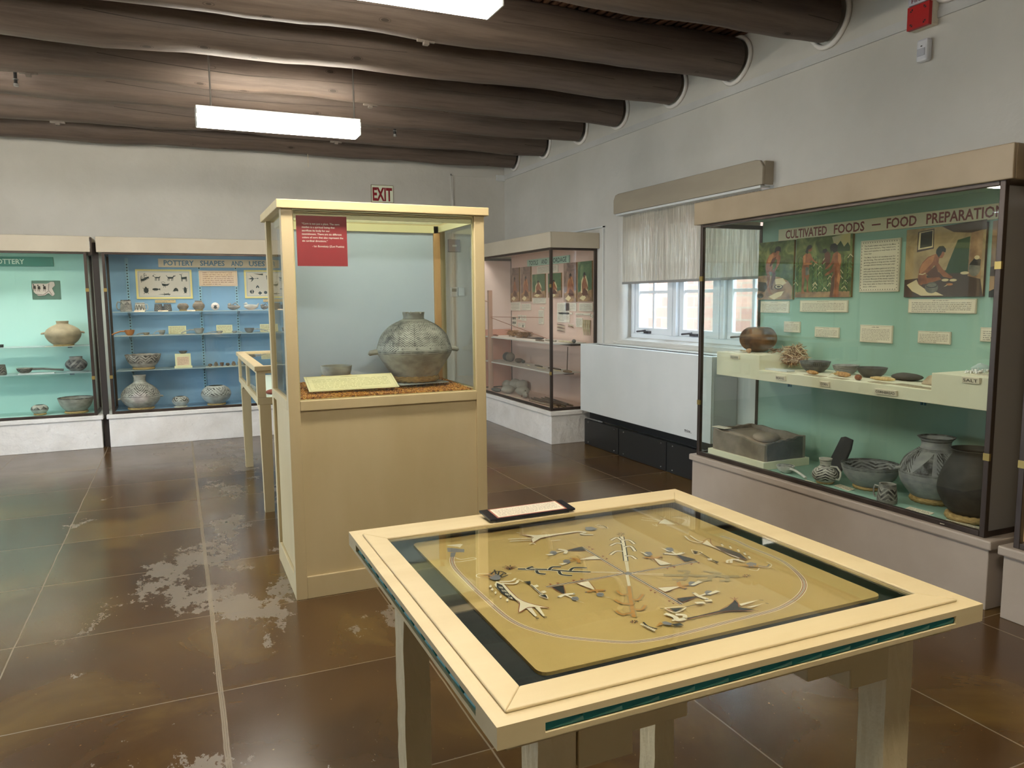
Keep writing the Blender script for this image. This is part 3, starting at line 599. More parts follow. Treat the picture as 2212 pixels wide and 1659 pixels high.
struct('trim_5', MB().box((-.758, 8.90, 0), (-.702, 8.93, 2.12)), mat('dark_filler', '#2e2722', .7))
SAND = [["S","w",12,[-334,280],[-345,252],[-354,211],[-357,169],[-358,117],[-359,61],[-358,-16],[-357,-69],[-354,-112],[-347,-146],[-335,-176],[-312,-212],[-283,-243],[-207,-299],[-165,-313],[-118,-318],[-53,-317],[16,-313],[87,-310],[158,-306],[215,-290],[262,-268],[301,-241],[329,-211],[349,-177],[367,-135],[380,-92],[383,-38],[380,25],[384,82],[374,129]],["S","r",8.5,[-334,280],[-345,252],[-354,211],[-357,169],[-358,117],[-359,61],[-358,-16],[-357,-69],[-354,-112],[-347,-146],[-335,-176],[-312,-212],[-283,-243],[-207,-299],[-165,-313],[-118,-318],[-53,-317],[16,-313],[87,-310],[158,-306],[215,-290],[262,-268],[301,-241],[329,-211],[349,-177],[367,-135],[380,-92],[383,-38],[380,25],[384,82],[374,129]],["S","w",4,[-334,280],[-345,252],[-354,211],[-357,169],[-358,117],[-359,61],[-358,-16],[-357,-69],[-354,-112],[-347,-146],[-335,-176],[-312,-212],[-283,-243],[-207,-299],[-165,-313],[-118,-318],[-53,-317],[16,-313],[87,-310],[158,-306],[215,-290],[262,-268],[301,-241],[329,-211],[349,-177],[367,-135],[380,-92],[383,-38],[380,25],[384,82],[374,129]],["S","g",2,[-334,280],[-345,252],[-354,211],[-357,169],[-358,117],[-359,61],[-358,-16],[-357,-69],[-354,-112],[-347,-146],[-335,-176],[-312,-212],[-283,-243],[-207,-299],[-165,-313],[-118,-318],[-53,-317],[16,-313],[87,-310],[158,-306],[215,-290],[262,-268],[301,-241],[329,-211],[349,-177],[367,-135],[380,-92],[383,-38],[380,25],[384,82],[374,129]],["P","g",0,[-323,353],[-309,342],[-287,321],[-295,300],[-317,311],[-332,321]],["P","w",0,[-317,372],[-281,367],[-277,360],[-293,338],[-295,347],[-316,366]],["P","g",0,[-327,312],[-314,309],[-329,278],[-339,282]],["S","w",3,[-329,271],[-320,253],[-292,253],[-284,243]],["S","w",3,[-341,243],[-325,239],[-297,239],[-286,240]],["P","w",0,[289,296],[332,326],[327,265]],["S","r",2,[286,292],[332,326],[334,258],[284,288]],["S","w",3,[281,365],[296,343],[314,309]],["S","w",3,[266,347],[285,327],[304,304]],["S","w",1.2,[341,258],[379,293],[358,333]],["S","w",1.2,[342,255],[380,290],[366,331]],["S","w",1.2,[343,251],[380,288],[373,329]],["S","w",1.2,[344,248],[381,286],[380,326]],["S","w",1.2,[345,244],[382,283],[388,324]],["S","w",1.2,[347,241],[383,281],[395,321]],["S","w",1.2,[348,238],[383,278],[402,319]],["S","w",1.2,[349,234],[384,276],[410,316]],["S","k",2,[357,331],[379,329],[411,319]],["S","w",2,[269,296],[271,275],[279,293]],["S","w",2,[331,347],[332,331],[346,343]],["S","r",11,[-8,-1],[-6,210]],["S","w",7,[-8,-1],[-6,210]],["S","k",3.5,[-8,-1],[-6,210]],["S","r",11,[-8,-1],[-211,3]],["S","w",7,[-8,-1],[-211,3]],["S","k",3.5,[-8,-1],[-211,3]],["S","r",11,[-1,-5],[193,-7]],["S","w",7,[-1,-5],[193,-7]],["S","k",3.5,[-1,-5],[193,-7]],["S","r",11,[-1,-5],[2,-204]],["S","w",7,[-1,-5],[2,-204]],["S","k",3.5,[-1,-5],[2,-204]],["P","r",0,[11,207],[14,196],[5,194]],["P","r",0,[10,189],[14,178],[4,176]],["P","r",0,[7,130],[10,121],[1,118]],["P","r",0,[6,110],[9,101],[0,99]],["P","r",0,[-197,18],[-191,14],[-199,7]],["P","r",0,[-180,16],[-173,12],[-181,4]],["P","r",0,[-139,16],[-132,12],[-141,5]],["P","r",0,[-119,15],[-112,11],[-121,4]],["P","r",0,[99,-10],[105,-13],[96,-21]],["P","r",0,[118,-12],[124,-15],[114,-22]],["P","r",0,[168,-11],[174,-14],[164,-22]],["P","r",0,[190,-11],[196,-14],[185,-21]],["P","r",0,[-14,-108],[-9,-113],[-17,-118]],["P","r",0,[-13,-123],[-8,-127],[-16,-132]],["P","r",0,[-12,-174],[-7,-178],[-15,-183]],["P","r",0,[-12,-189],[-8,-193],[-15,-197]],["P","g",0,[-11,0],[3,6],[7,-8],[-9,-15]],["S","k",13,[131,236],[95,169],[60,107],[38,69]],["S","w",8,[131,236],[95,169],[60,107],[38,69]],["S","k",10,[119,208],[133,201],[128,169]],["S","w",6,[119,208],[133,201],[128,169]],["S","k",10,[91,159],[109,158],[98,120]],["S","w",6,[91,159],[109,158],[98,120]],["S","k",10,[55,98],[70,95],[68,70]],["S","w",6,[55,98],[70,95],[68,70]],["S","k",10,[99,183],[90,196],[64,184]],["S","w",6,[99,183],[90,196],[64,184]],["S","k",10,[70,133],[54,141],[27,123]],["S","w",6,[70,133],[54,141],[27,123]],["S","k",10,[113,210],[115,235],[89,222]],["S","w",6,[113,210],[115,235],[89,222]],["S","w",2,[35,68],[2,7]],["S","w",2,[37,66],[4,6]],["S","w",2,[40,65],[6,5]],["S","k",2,[143,253],[150,249]],["S","r",2,[141,251],[143,243]],["S","k",2,[138,251],[134,241]],["S","r",2,[136,252],[127,246]],["S","k",2,[136,255],[127,255]],["S","r",2,[137,257],[132,264]],["S","k",2,[140,258],[141,268]],["S","r",2,[142,258],[149,266]],["S","k",2,[143,255],[153,258]],["S","w",13,[-222,131],[-166,100],[-118,64],[-77,40]],["S","k",8,[-222,131],[-166,100],[-118,64],[-77,40]],["S","w",10,[-188,109],[-201,123],[-183,130]],["S","k",7,[-188,109],[-201,123],[-183,130]],["S","w",10,[-158,94],[-142,108],[-124,99]],["S","k",7,[-158,94],[-142,108],[-124,99]],["S","w",10,[-116,68],[-98,81],[-71,68]],["S","k",7,[-116,68],[-98,81],[-71,68]],["S","w",10,[-186,104],[-191,85],[-178,72]],["S","k",7,[-186,104],[-191,85],[-178,72]],["S","w",10,[-141,76],[-146,54],[-127,37]],["S","k",7,[-141,76],[-146,54],[-127,37]],["S","w",2,[-75,41],[-11,5]],["S","w",2,[-77,37],[-13,1]],["S","k",2,[-235,142],[-229,139]],["S","r",2,[-237,141],[-234,134]],["S","k",2,[-239,141],[-240,134]],["S","r",2,[-240,142],[-246,138]],["S","k",2,[-241,144],[-247,144]],["S","r",2,[-240,145],[-244,151]],["S","k",2,[-238,146],[-239,154]],["S","r",2,[-236,146],[-232,152]],["S","k",2,[-235,144],[-229,146]],["S","t",13,[65,-49],[111,-74],[153,-97],[216,-130]],["S","t",8,[65,-49],[111,-74],[153,-97],[216,-130]],["S","t",10,[107,-72],[131,-54],[110,-41]],["S","t",6,[107,-72],[131,-54],[110,-41]],["S","t",10,[155,-98],[189,-95],[163,-68]],["S","t",6,[155,-98],[189,-95],[163,-68]],["S","t",10,[109,-76],[90,-92],[67,-79]],["S","t",6,[109,-76],[90,-92],[67,-79]],["S","t",10,[157,-102],[137,-118],[116,-105]],["S","t",6,[157,-102],[137,-118],[116,-105]],["S","t",10,[187,-116],[176,-139],[158,-132]],["S","t",6,[187,-116],[176,-139],[158,-132]],["S","w",2,[6,-8],[69,-43]],["S","w",2,[3,-12],[64,-50]],["S","k",2,[235,-136],[242,-139]],["S","r",2,[233,-137],[235,-143]],["S","k",2,[231,-137],[227,-143]],["S","r",2,[230,-136],[222,-139]],["S","k",2,[230,-134],[222,-133]],["S","r",2,[231,-133],[227,-128]],["S","k",2,[233,-132],[234,-125]],["S","r",2,[235,-133],[241,-127]],["S","k",2,[236,-134],[244,-133]],["S","t",13,[-45,-75],[-80,-136],[-103,-178],[-125,-218]],["S","o",8,[-45,-75],[-80,-136],[-103,-178],[-125,-218]],["S","t",10,[-80,-136],[-69,-147],[-42,-126]],["S","o",6,[-80,-136],[-69,-147],[-42,-126]],["S","t",10,[-104,-183],[-91,-194],[-71,-178]],["S","o",6,[-104,-183],[-91,-194],[-71,-178]],["S","t",10,[-68,-113],[-84,-109],[-82,-84]],["S","o",6,[-68,-113],[-84,-109],[-82,-84]],["S","t",10,[-94,-161],[-109,-149],[-113,-126]],["S","o",6,[-94,-161],[-109,-149],[-113,-126]],["S","t",10,[-116,-198],[-139,-197],[-141,-176]],["S","o",6,[-116,-198],[-139,-197],[-141,-176]],["S","w",2,[-13,-12],[-45,-72]],["S","w",2,[-11,-13],[-43,-73]],["S","w",2,[-8,-13],[-41,-74]],["S","k",2,[-134,-238],[-129,-240]],["S","r",2,[-135,-239],[-133,-244]],["S","k",2,[-137,-239],[-139,-244]],["S","r",2,[-139,-238],[-144,-240]],["S","k",2,[-139,-236],[-145,-235]],["S","r",2,[-138,-235],[-142,-231]],["S","k",2,[-137,-235],[-137,-229]],["S","r",2,[-135,-235],[-131,-231]],["S","k",2,[-134,-236],[-128,-235]],["P","k",0,[-59,197],[-9,207],[-12,175]],["S","r",1.5,[-9,207],[-59,197],[-12,175]],["S","w",9,[-71,215],[-59,197],[-72,177]],["S","w",5,[-59,197],[-96,195]],["P","g",0,[-102,203],[-92,211],[-84,205],[-88,188],[-99,179],[-107,186]],["S","k",1.5,[-101,197],[-92,191]],["P","w",0,[-104,189],[-99,182],[-114,182],[-119,194]],["S","g",4,[-71,215],[-76,216]],["S","g",4,[-72,177],[-77,178]],["P","w",0,[-63,124],[-14,132],[-9,103]],["S","r",1.5,[-14,132],[-63,124],[-9,103]],["S","o",9,[-73,140],[-63,124],[-74,104]],["S","o",5,[-63,124],[-95,124]],["P","g",0,[-102,132],[-92,139],[-84,133],[-88,117],[-99,109],[-106,116]],["S","k",1.5,[-100,126],[-92,120]],["P","w",0,[-103,118],[-98,112],[-115,107],[-120,118]],["S","g",4,[-73,140],[-78,141]],["S","g",4,[-74,104],[-79,105]],["P","k",0,[-196,-57],[-202,-7],[-174,-9]],["S","r",1.5,[-202,-7],[-196,-57],[-174,-9]],["S","w",9,[-213,-64],[-196,-57],[-174,-62]],["S","w",5,[-196,-57],[-187,-87]],["P","g",0,[-193,-80],[-185,-75],[-177,-80],[-180,-92],[-189,-98],[-196,-92]],["S","k",1.5,[-191,-85],[-184,-90]],["P","w",0,[-193,-91],[-189,-95],[-179,-118],[-184,-109]],["S","g",4,[-213,-64],[-217,-63]],["S","g",4,[-174,-62],[-178,-61]],["P","w",0,[-125,-64],[-142,-10],[-111,-11]],["S","r",1.5,[-142,-10],[-125,-64],[-111,-11]],["S","o",9,[-146,-65],[-125,-64],[-104,-74]],["S","o",5,[-125,-64],[-127,-89]],["P","g",0,[-133,-83],[-124,-78],[-117,-83],[-120,-95],[-130,-101],[-137,-95]],["S","k",1.5,[-131,-87],[-124,-92]],["P","w",0,[-134,-93],[-130,-98],[-116,-118],[-120,-109]],["S","g",4,[-146,-65],[-150,-64]],["S","g",4,[-104,-74],[-108,-74]],["P","w",0,[109,54],[93,5],[124,1]],["S","r",1.5,[93,5],[109,54],[124,1]],["S","o",9,[90,67],[109,54],[134,57]],["S","o",5,[109,54],[113,86]],["P","g",0,[107,95],[119,102],[128,96],[122,78],[108,70],[99,77]],["S","k",1.5,[108,88],[117,82]],["P","w",0,[104,80],[108,73],[109,98],[105,111]],["S","g",4,[90,67],[85,68]],["S","g",4,[134,57],[129,58]],["P","k",0,[175,53],[161,1],[195,2]],["S","r",1.5,[161,1],[175,53],[195,2]],["S","w",9,[152,71],[175,53],[200,56]],["S","w",5,[175,53],[179,89]],["P","g",0,[173,98],[185,106],[195,99],[188,81],[173,73],[165,80]],["S","k",1.5,[174,92],[183,85]],["P","w",0,[169,83],[174,76],[173,99],[169,112]],["S","g",4,[152,71],[147,72]],["S","g",4,[200,56],[195,57]],["P","w",0,[56,-125],[5,-110],[8,-138]],["S","r",1.5,[5,-110],[56,-125],[8,-138]],["S","o",9,[68,-101],[56,-125],[62,-140]],["S","o",5,[56,-125],[89,-123]],["P","g",0,[84,-116],[94,-110],[102,-116],[97,-130],[85,-136],[77,-129]],["S","k",1.5,[85,-121],[93,-127]],["P","w",0,[81,-128],[85,-133],[117,-125],[113,-114]],["S","g",4,[68,-101],[64,-100]],["S","g",4,[62,-140],[57,-139]],["P","k",0,[58,-187],[8,-177],[8,-199]],["S","r",1.5,[8,-177],[58,-187],[8,-199]],["S","w",9,[60,-168],[58,-187],[65,-209]],["S","w",5,[58,-187],[89,-182]],["P","g",0,[83,-174],[93,-169],[101,-175],[96,-188],[84,-193],[77,-187]],["S","k",1.5,[84,-179],[92,-185]],["P","w",0,[81,-186],[85,-191],[116,-186],[112,-176]],["S","g",4,[60,-168],[56,-167]],["S","g",4,[65,-209],[60,-208]],["P","w",0,[-106,365],[-73,340],[-18,328],[44,328],[43,317],[-19,320],[-73,314],[-108,288],[-97,321],[-90,330]],["S","r",1.6,[-107,374],[-97,353]],["S","r",1.8,[42,315],[-20,318],[-74,310],[-108,286],[-100,315],[-89,329],[-107,362]],["S","w",8,[44,323],[59,307],[39,296],[68,278]],["P","g",0,[81,347],[100,343],[105,319],[83,313],[70,323]],["S","w",2,[114,348],[131,354]],["S","w",2,[112,337],[131,348]],["S","w",2,[113,329],[131,342]],["S","w",2,[114,323],[131,336]],["S","w",2,[116,319],[131,330]],["S","w",2,[120,317],[130,324]],["S","w",2,[124,317],[130,318]],["S","w",2,[130,319],[130,312]],["S","w",2,[138,322],[130,306]],["S","k",3,[121,346],[133,335],[131,311]],["S","w",5,[-96,322],[-156,341]],["S","w",5,[-103,308],[-159,324]],["S","w",3,[-109,285],[-123,280]],["S","w",3,[-109,285],[-109,270]],["S","w",3,[-104,373],[-112,385]],["S","t",1.3,[-31,273],[47,277]],["S","w",4,[-60,280],[-33,275]],["P","w",0,[-301,75],[-291,51],[-295,5],[-295,-31],[-291,-57],[-280,-82],[-260,-108],[-287,-90],[-299,-87],[-324,-101],[-306,-60],[-304,-44],[-314,-12],[-316,25],[-313,56]],["P","k",0,[-304,66],[-298,49],[-303,4],[-304,-44],[-313,-28],[-317,5],[-314,41]],["S","r",2,[-291,51],[-295,5],[-296,-33],[-291,-57],[-279,-80],[-259,-107]],["S","r",2,[-260,-108],[-288,-92],[-301,-89],[-325,-102],[-305,-61],[-304,-44]],["S","w",1.2,[-307,45],[-310,35]],["S","w",1.2,[-305,43],[-308,32]],["S","w",1.2,[-304,40],[-307,30]],["S","w",1.2,[-302,38],[-305,28]],["S","w",1.2,[-309,24],[-312,13]],["S","w",1.2,[-307,21],[-310,11]],["S","w",1.2,[-305,19],[-308,9]],["S","w",1.2,[-304,16],[-306,6]],["S","w",1.2,[-310,2],[-313,-8]],["S","w",1.2,[-309,0],[-311,-10]],["S","w",1.2,[-307,-2],[-310,-12]],["S","w",1.2,[-305,-5],[-308,-15]],["S","w",1.2,[-312,-18],[-315,-28]],["S","w",1.2,[-310,-21],[-313,-31]],["S","w",1.2,[-308,-23],[-311,-33]],["S","w",1.2,[-307,-25],[-310,-35]],["P","w",0,[-303,-90],[-292,-93],[-299,-133],[-304,-135]],["P","w",0,[-285,-94],[-276,-98],[-285,-140],[-289,-140]],["S","k",3,[-307,-143],[-301,-146]],["S","k",3,[-290,-144],[-284,-148]],["S","w",6,[-295,59],[-269,44],[-254,59]],["S","w",6,[-295,70],[-270,61],[-254,73]],["P","g",0,[-303,111],[-286,121],[-278,105],[-289,81],[-302,82],[-308,96]],["S","o",4,[-303,101],[-320,125]],["S","o",4,[-296,106],[-306,131]],["S","o",4,[-290,111],[-292,138]],["S","k",4,[-284,116],[-277,144]],["S","k",4,[-283,108],[-272,128]],["S","k",4,[-282,99],[-267,113]],["S","k",4,[-282,91],[-262,98]],["S","w",2,[-298,123],[-311,132],[-324,133],[-331,121],[-326,110]],["S","k",4,[-296,119],[-281,133],[-267,126],[-262,107]],["S","w",2,[-261,109],[-250,106]],["P","w",0,[-328,52],[-320,61],[-322,50],[-328,43]],["S","k",3,[-328,44],[-328,41]],["P","w",0,[-331,35],[-323,43],[-325,32],[-331,26]],["S","k",3,[-332,27],[-331,24]],["P","w",0,[-331,14],[-324,22],[-326,12],[-332,5]],["S","k",3,[-332,6],[-332,3]],["P","w",0,[-330,-12],[-323,-4],[-325,-14],[-331,-21]],["S","k",3,[-331,-20],[-331,-23]],["P","w",0,[-325,-34],[-318,-27],[-319,-37],[-325,-43]],["S","k",3,[-325,-42],[-325,-45]],["P","k",0,[-247,45],[-231,43],[-239,24]],["P","k",0,[-248,-43],[-236,-43],[-240,-64]],["S","w",2,[-241,-65],[-250,-42],[-235,-43],[-240,-64]],["S","w",5,[-239,22],[-242,-38]],["S","k",2,[-240,19],[-242,-38]],["S","w",2,[-252,64],[-247,46]],["P","w",0,[-237,15],[-227,16],[-228,5],[-237,2]],["P","w",0,[-237,-22],[-227,-22],[-227,-32],[-237,-35]],["S","k",2.5,[-235,142],[-222,135]],["S","r",2.5,[-237,140],[-231,128]],["S","k",2.5,[-239,140],[-245,129]],["S","r",2.5,[-241,142],[-254,139]],["S","k",2.5,[-240,145],[-254,151]],["S","r",2.5,[-239,147],[-244,158]],["S","k",2.5,[-236,146],[-231,155]],["S","r",2.5,[-235,144],[-222,145]],["P","w",0,[311,107],[296,65],[294,27],[299,-36],[292,-40],[288,-8],[290,44],[287,69],[282,88]],["P","k",0,[300,63],[310,47],[315,17],[319,-12],[304,-56],[298,-43],[292,-10],[289,21]],["S","r",2,[286,94],[307,110],[326,113],[298,68],[294,0],[299,-58]],["S","w",4,[293,99],[288,119],[296,158]],["S","w",4,[284,95],[270,123],[281,161]],["S","t",2,[280,89],[242,117]],["P","g",0,[283,-75],[299,-72],[306,-85],[289,-102],[273,-98]],["S","o",4,[276,-85],[258,-73]],["S","o",4,[275,-92],[268,-78]],["S","o",4,[283,-88],[278,-83]],["S","o",4,[282,-95],[277,-99]],["S","o",4,[290,-92],[287,-104]],["S","o",4,[289,-98],[297,-109]],["S","o",4,[297,-95],[306,-113]],["S","w",2,[295,-104],[308,-121],[331,-108],[334,-88]],["S","g",4,[299,-100],[312,-113],[328,-103]],["S","w",2,[261,-109],[272,-124],[290,-112]],["S","w",7,[287,-66],[274,-38],[253,-57]],["S","w",6,[288,-45],[260,-39],[245,-53]],["P","w",0,[322,65],[327,65],[319,48],[312,48]],["S","k",3,[325,68],[329,67]],["P","w",0,[329,42],[334,42],[326,25],[320,25]],["S","k",3,[332,44],[336,44]],["P","w",0,[330,14],[336,13],[327,-3],[321,-3]],["S","k",3,[333,16],[337,16]],["P","w",0,[328,-12],[334,-13],[325,-28],[319,-28]],["S","k",3,[331,-10],[336,-11]],["P","w",0,[320,-38],[325,-39],[317,-54],[311,-54]],["S","k",3,[323,-36],[327,-37]],["P","k",0,[227,55],[233,40],[216,33]],["P","k",0,[227,-24],[232,-40],[220,-45]],["S","w",2,[227,62],[239,34],[212,28],[227,62]],["S","k",3,[233,37],[225,-30]],["P","w",0,[220,-9],[232,-11],[225,-23],[215,-21]],["S","o",3,[239,-43],[245,-46]],["P","k",0,[-36,-271],[4,-271],[47,-269],[73,-261],[94,-250],[111,-239],[105,-255],[92,-272],[102,-282],[114,-299],[85,-286],[47,-275],[1,-276],[-37,-275]],["S","r",1.8,[-37,-276],[46,-276],[84,-287],[116,-304]],["S","r",1.8,[48,-268],[95,-249],[113,-237],[106,-255],[94,-272]],["S","r",2,[111,-236],[110,-225]],["S","r",2,[114,-235],[120,-227]],["S","r",2,[114,-236],[124,-234]],["P","w",0,[105,-260],[132,-259],[156,-260],[132,-265],[102,-269]],["P","w",0,[107,-279],[134,-279],[157,-278],[136,-282],[114,-285]],["S","k",2,[157,-261],[163,-266]],["S","k",2,[157,-279],[160,-285]],["S","w",11,[-41,-272],[-58,-271],[-54,-256],[-63,-235]],["S","w",9,[-38,-268],[-32,-257],[-46,-248]],["S","w",5,[-69,-268],[-41,-272]],["P","g",0,[-91,-265],[-83,-266],[-77,-279],[-85,-286],[-94,-276]],["P","k",0,[-82,-281],[-62,-285],[-62,-297],[-78,-292]],["P","o",0,[-116,-279],[-95,-265],[-94,-273]],["S","k",4,[-125,-251],[-127,-271],[-118,-289]],["S","w",3,[-131,-256],[-136,-258]],["S","w",3,[-130,-260],[-135,-262]],["S","w",3,[-129,-264],[-134,-267]],["S","w",3,[-128,-268],[-133,-271]],["S","w",3,[-127,-272],[-133,-276]],["S","w",3,[-126,-276],[-132,-280]],["S","w",3,[-125,-280],[-131,-285]],["S","w",3,[-124,-285],[-130,-289]],["S","w",3,[-123,-289],[-129,-293]],["P","k",0,[-40,-218],[-10,-227],[-38,-237]],["S","w",3,[-47,-212],[-4,-225],[-40,-240],[-47,-212]],["S","k",2,[-7,-226],[27,-226],[61,-229]],["P","w",0,[26,-213],[45,-219],[44,-229],[26,-223]],["P","w",0,[51,-214],[68,-216],[64,-225],[50,-221]],["P","r",0,[-48,-217],[-43,-219],[-41,-238]],["S","k",2,[-57,-210],[-51,-214]]]
# ---------------------------------------------------------------- wall display cases
def case_light(name, loc, sx, sy, power, col=(1, .97, .88)):
    l = bpy.data.lights.new(name, 'AREA'); l.shape = 'RECTANGLE'; l.size = sx; l.size_y = sy; l.energy = power; l.color = col
    return l
def display_case(label, loc, rz, W, D, inner, basem, headm, shelves=(), power=0, base_z=.345, left_glass=True, right_glass=True, endwall=None):
    o = thing('display_case', label, 'display case', loc, rz, 'glass fronted wall display cases')
    part(o, 'base', MB().box((.012, .014, 0), (W-.012, D, base_z-.045)), basem, bev=.004)
    part(o, 'ledge', MB().box((-.008, -.004, base_z-.045), (W+.008, D, base_z)), basem, bev=.008)
    fx0, fx1, fy = .045, W-.045, .025
    mb = MB(); t = .028
    mb.box((fx0, fy, base_z), (fx0+t, fy+t, 2.03)).box((fx1-t, fy, base_z), (fx1, fy+t, 2.03))
    mb.box((fx0, D-t, base_z), (fx0+t, D, 2.03)).box((fx1-t, D-t, base_z), (fx1, D, 2.03))
    for z0, z1 in ((base_z, base_z+t), (2.0, 2.03)):
        mb.box((fx0+t, fy, z0), (fx1-t, fy+t, z1))
        mb.box((fx0, fy+t, z0), (fx0+t, D-t, z1)); mb.box((fx1-t, fy+t, z0), (fx1, D-t, z1))
    part(o, 'frame', mb, BRONZE, bev=.003)
    hb = MB()
    hb.box((0, 0, 2.02), (W, .02, 2.178)).box((0, .02, 2.02), (.02, D, 2.178)).box((W-.02, .02, 2.02), (W, D, 2.178)).box((.02, .02, 2.158), (W-.02, D, 2.176))
    part(o, 'header', hb, headm, bev=.005)
    part(o, 'back_panel', MB().box((fx0+t, D-.022, base_z), (fx1-t, D-.006, 2.15)), inner)
    part(o, 'case_floor', MB().box((fx0+t*.6, fy+t*.8, base_z-.001), (fx1-t*.6, D-.022, base_z+.015)), inner)
    part(o, 'case_ceiling', MB().box((fx0+t, .16, 2.055), (fx1-t, D-.022, 2.065)).box((fx0+t, .15, 2.05), (fx1-t, .16, 2.12)), inner)
    part(o, 'front_glass', MB().box((fx0+t*.5, fy+.010, base_z+t*.5), (fx1-t*.5, fy+.016, 2.012)), GL)
    for nm, xx, on in (('side_glass', fx0+.010, left_glass), ('side_glass', fx1-.016, right_glass)):
        if on: part(o, nm, MB().box((xx, fy+t*.5, base_z+t*.5), (xx+.006, D-t*.5, 2.012)), GL)
        elif endwall: part(o, 'end_panel', MB().box((xx-.004, fy+t, base_z+t), (xx+.010, D-t, 2.0)), endwall)
    for z in (.72, 1.62):
        for xx in (fx0, fx1-t): part(o, 'brass_tab', MB().box((xx-.0015, fy-.002, z), (xx+t+.0015, fy+.01, z+.035)), BRASS)
    for (z, y0, y1, x0, x1) in shelves:
        part(o, 'glass_shelf', MB().box((x0, y0, z-.008), (x1, y1, z)), GLS, bev=.001)
    if power:
        l = case_light('case_tube', None, W-.3, .04, power*CASE_W); q = bpy.data.objects.new('case_tube', l); COL.objects.link(q); q.parent = o
        q.location = (W/2, .10, 2.13); q.rotation_euler = (math.radians(18), 0, 0)
    return o
INF = mat('sea_green_board', '#97b8a9', .75, '#90b2a2', 1.5)
INA = mat('aqua_board', '#b0d4cf', .75, '#a7cec8', 1.2)
INB = mat('blue_board', '#88a9c6', .75, '#7ca0c0', 2.2)
INP = mat('pink_board', '#d9b9ac', .75, '#d3b2a5', 1.5)
INC = mat('warm_cream_board', '#dcc296', .75)
foods = display_case('large display case beside the window, titled Cultivated Foods Food Preparation', (3.453, 4.55, 0), -PI/2, 2.29, .595, INF, BEIGE, HEADT, power=5, right_glass=False, endwall=mat('grey_end', '#7d7a78', .5))
tools = display_case('pink lined display case titled Tools and Cordage beyond the window', (3.475, 9.19, 0), -PI/2, 2.29, .572, INP, STONEW, HEADW, power=5,
                     left_glass=False, endwall=mat('pink_end', '#dcc4bd', .7))
pottA = display_case('display case at far left titled Pottery, lined pale aqua', (-3.05, 8.83, 0), 0, 2.29, .545, INA, STONEW, HEADW,
                     [(1.065, .20, .48, 1.2, 2.20), (.785, .20, .48, .09, 2.20)], power=12)
pottB = display_case('blue lined display case titled Pottery Shapes and Uses', (-.715, 8.83, 0), 0, 2.29, .545, INB, STONEW, HEADW,
                     [(1.41, .17, .50, .10, 2.18), (1.155, .17, .50, .10, 2.18), (.785, .17, .50, .10, 2.18)], power=8)
nextc = display_case('display case at the right edge of the picture with warm cream lining', (3.44, 2.205, 0), -PI/2, 2.29, .605, INC, BEIGE, HEADT, power=6, left_glass=False, endwall=INC)
# slotted shelf standards of the blue case with their brackets
for xx in (.245, .975, 1.365, 2.05):
    mb = MB().box((xx-.016, .512, .40), (xx+.016, .523, 1.99))
    z = .44
    while z < 1.93:
        mb.poly([(0, 0), (1, 0), (0, 1)], 0, 0) if False else None
        mb.box((xx-.006, .5105, z), (xx+.006, .512, z+.014), 1); z += .032
    q = part(pottB, 'shelf_standard', mb, [mat('blue_standard', '#8db4c6', .5), BLACK])
    for z in (1.402, 1.147, .777):
        mb = MB().prism([(.512, z-.06), (.512, z-.001), (.19, z-.001), (.19, z-.010)], 0, xx-.003, xx+.003)
        part(q, 'shelf_bracket', mb, mat('slate_bracket', '#55636c', .5))
for z, xs in ((1.065, (1.35, 2.02)), (.785, (.3, 1.2, 2.02))):
    for xx in xs:
        part(pottA, 'shelf_clip', MB().box((xx-.02, .21, z-.022), (xx+.02, .235, z-.009)), mat('slate_bracket', '#55636c'))
for y in (0, 1):
    pass
# the stepped cream shelf in the foods case (local x = 4.55 - world y, local y = world x - 3.453)
SH = mat('ivory_step_shelf', '#e4dfc4', .55)
prof = [(.105, .942), (2.15, .937), (2.15, 1.100), (1.833, 1.100), (1.833, 1.008), (.548, 1.008), (.548, 1.110), (.105, 1.110)]
q = part(foods, 'stepped_shelf', MB().prism(prof, 1, .147, .572), SH, bev=.003)
b = mat('small_hook', '#2c6f80', .4)
for xx in (.78, 1.75): part(foods, 'shelf_hook', MB().box((xx, .18, .918), (xx+.008, .19, .942)).box((xx+.02, .18, .918), (xx+.028, .19, .942)), b)
for st, xx, z, w_ in (('SQUASH', .31, 1.070, .075), ('BEANS', .76, .962, .07), ('CORN', 1.13, .958, .055), ('CORNBREAD', 1.565, .955, .125), ('SALT', 2.055, 1.068, .075)):
    t = thing('shelf_tag', 'small cream tag reading %s on the stepped shelf edge' % st, 'tag', (3.6, 4.55-xx, z), (PI/2+.15, 0, -PI/2), 'tags on the stepped shelf')
    part(t, 'tag_board', MB().box((-w_/2-.008, 0, 0), (w_/2+.008, .030, .012)), CARD, bev=.001)
    part(t, 'lettering', MB().text(st, 0, .007, .0126, .016, w_, 'C', .01), INK)
# shelves of the tools case (hung white boards)
TS = mat('pale_shelf_cloth', '#d9cfc8', .8, '#cfc2ba', 8)
q = part(tools, 'upper_shelf', MB().box((.075, .125, 1.028), (2.14, .50, 1.040)), TS)
part(q, 'shelf_rail', MB().box((.18, .35, 1.005), (2.10, .46, 1.027)), mat('dark_rail', '#57423c', .5))
q = part(tools, 'lower_shelf', MB().box((.13, .125, .715), (2.12, .45, .727)), TS)
part(q, 'shelf_rail', MB().box((.6, .33, .692), (2.0, .43, .714)), mat('dark_rail', '#57423c'))
part(tools, 'dark_lining', MB().box((.078, .06, .375), (.088, .53, 1.12)), mat('rose_board', '#c98f7c', .7))
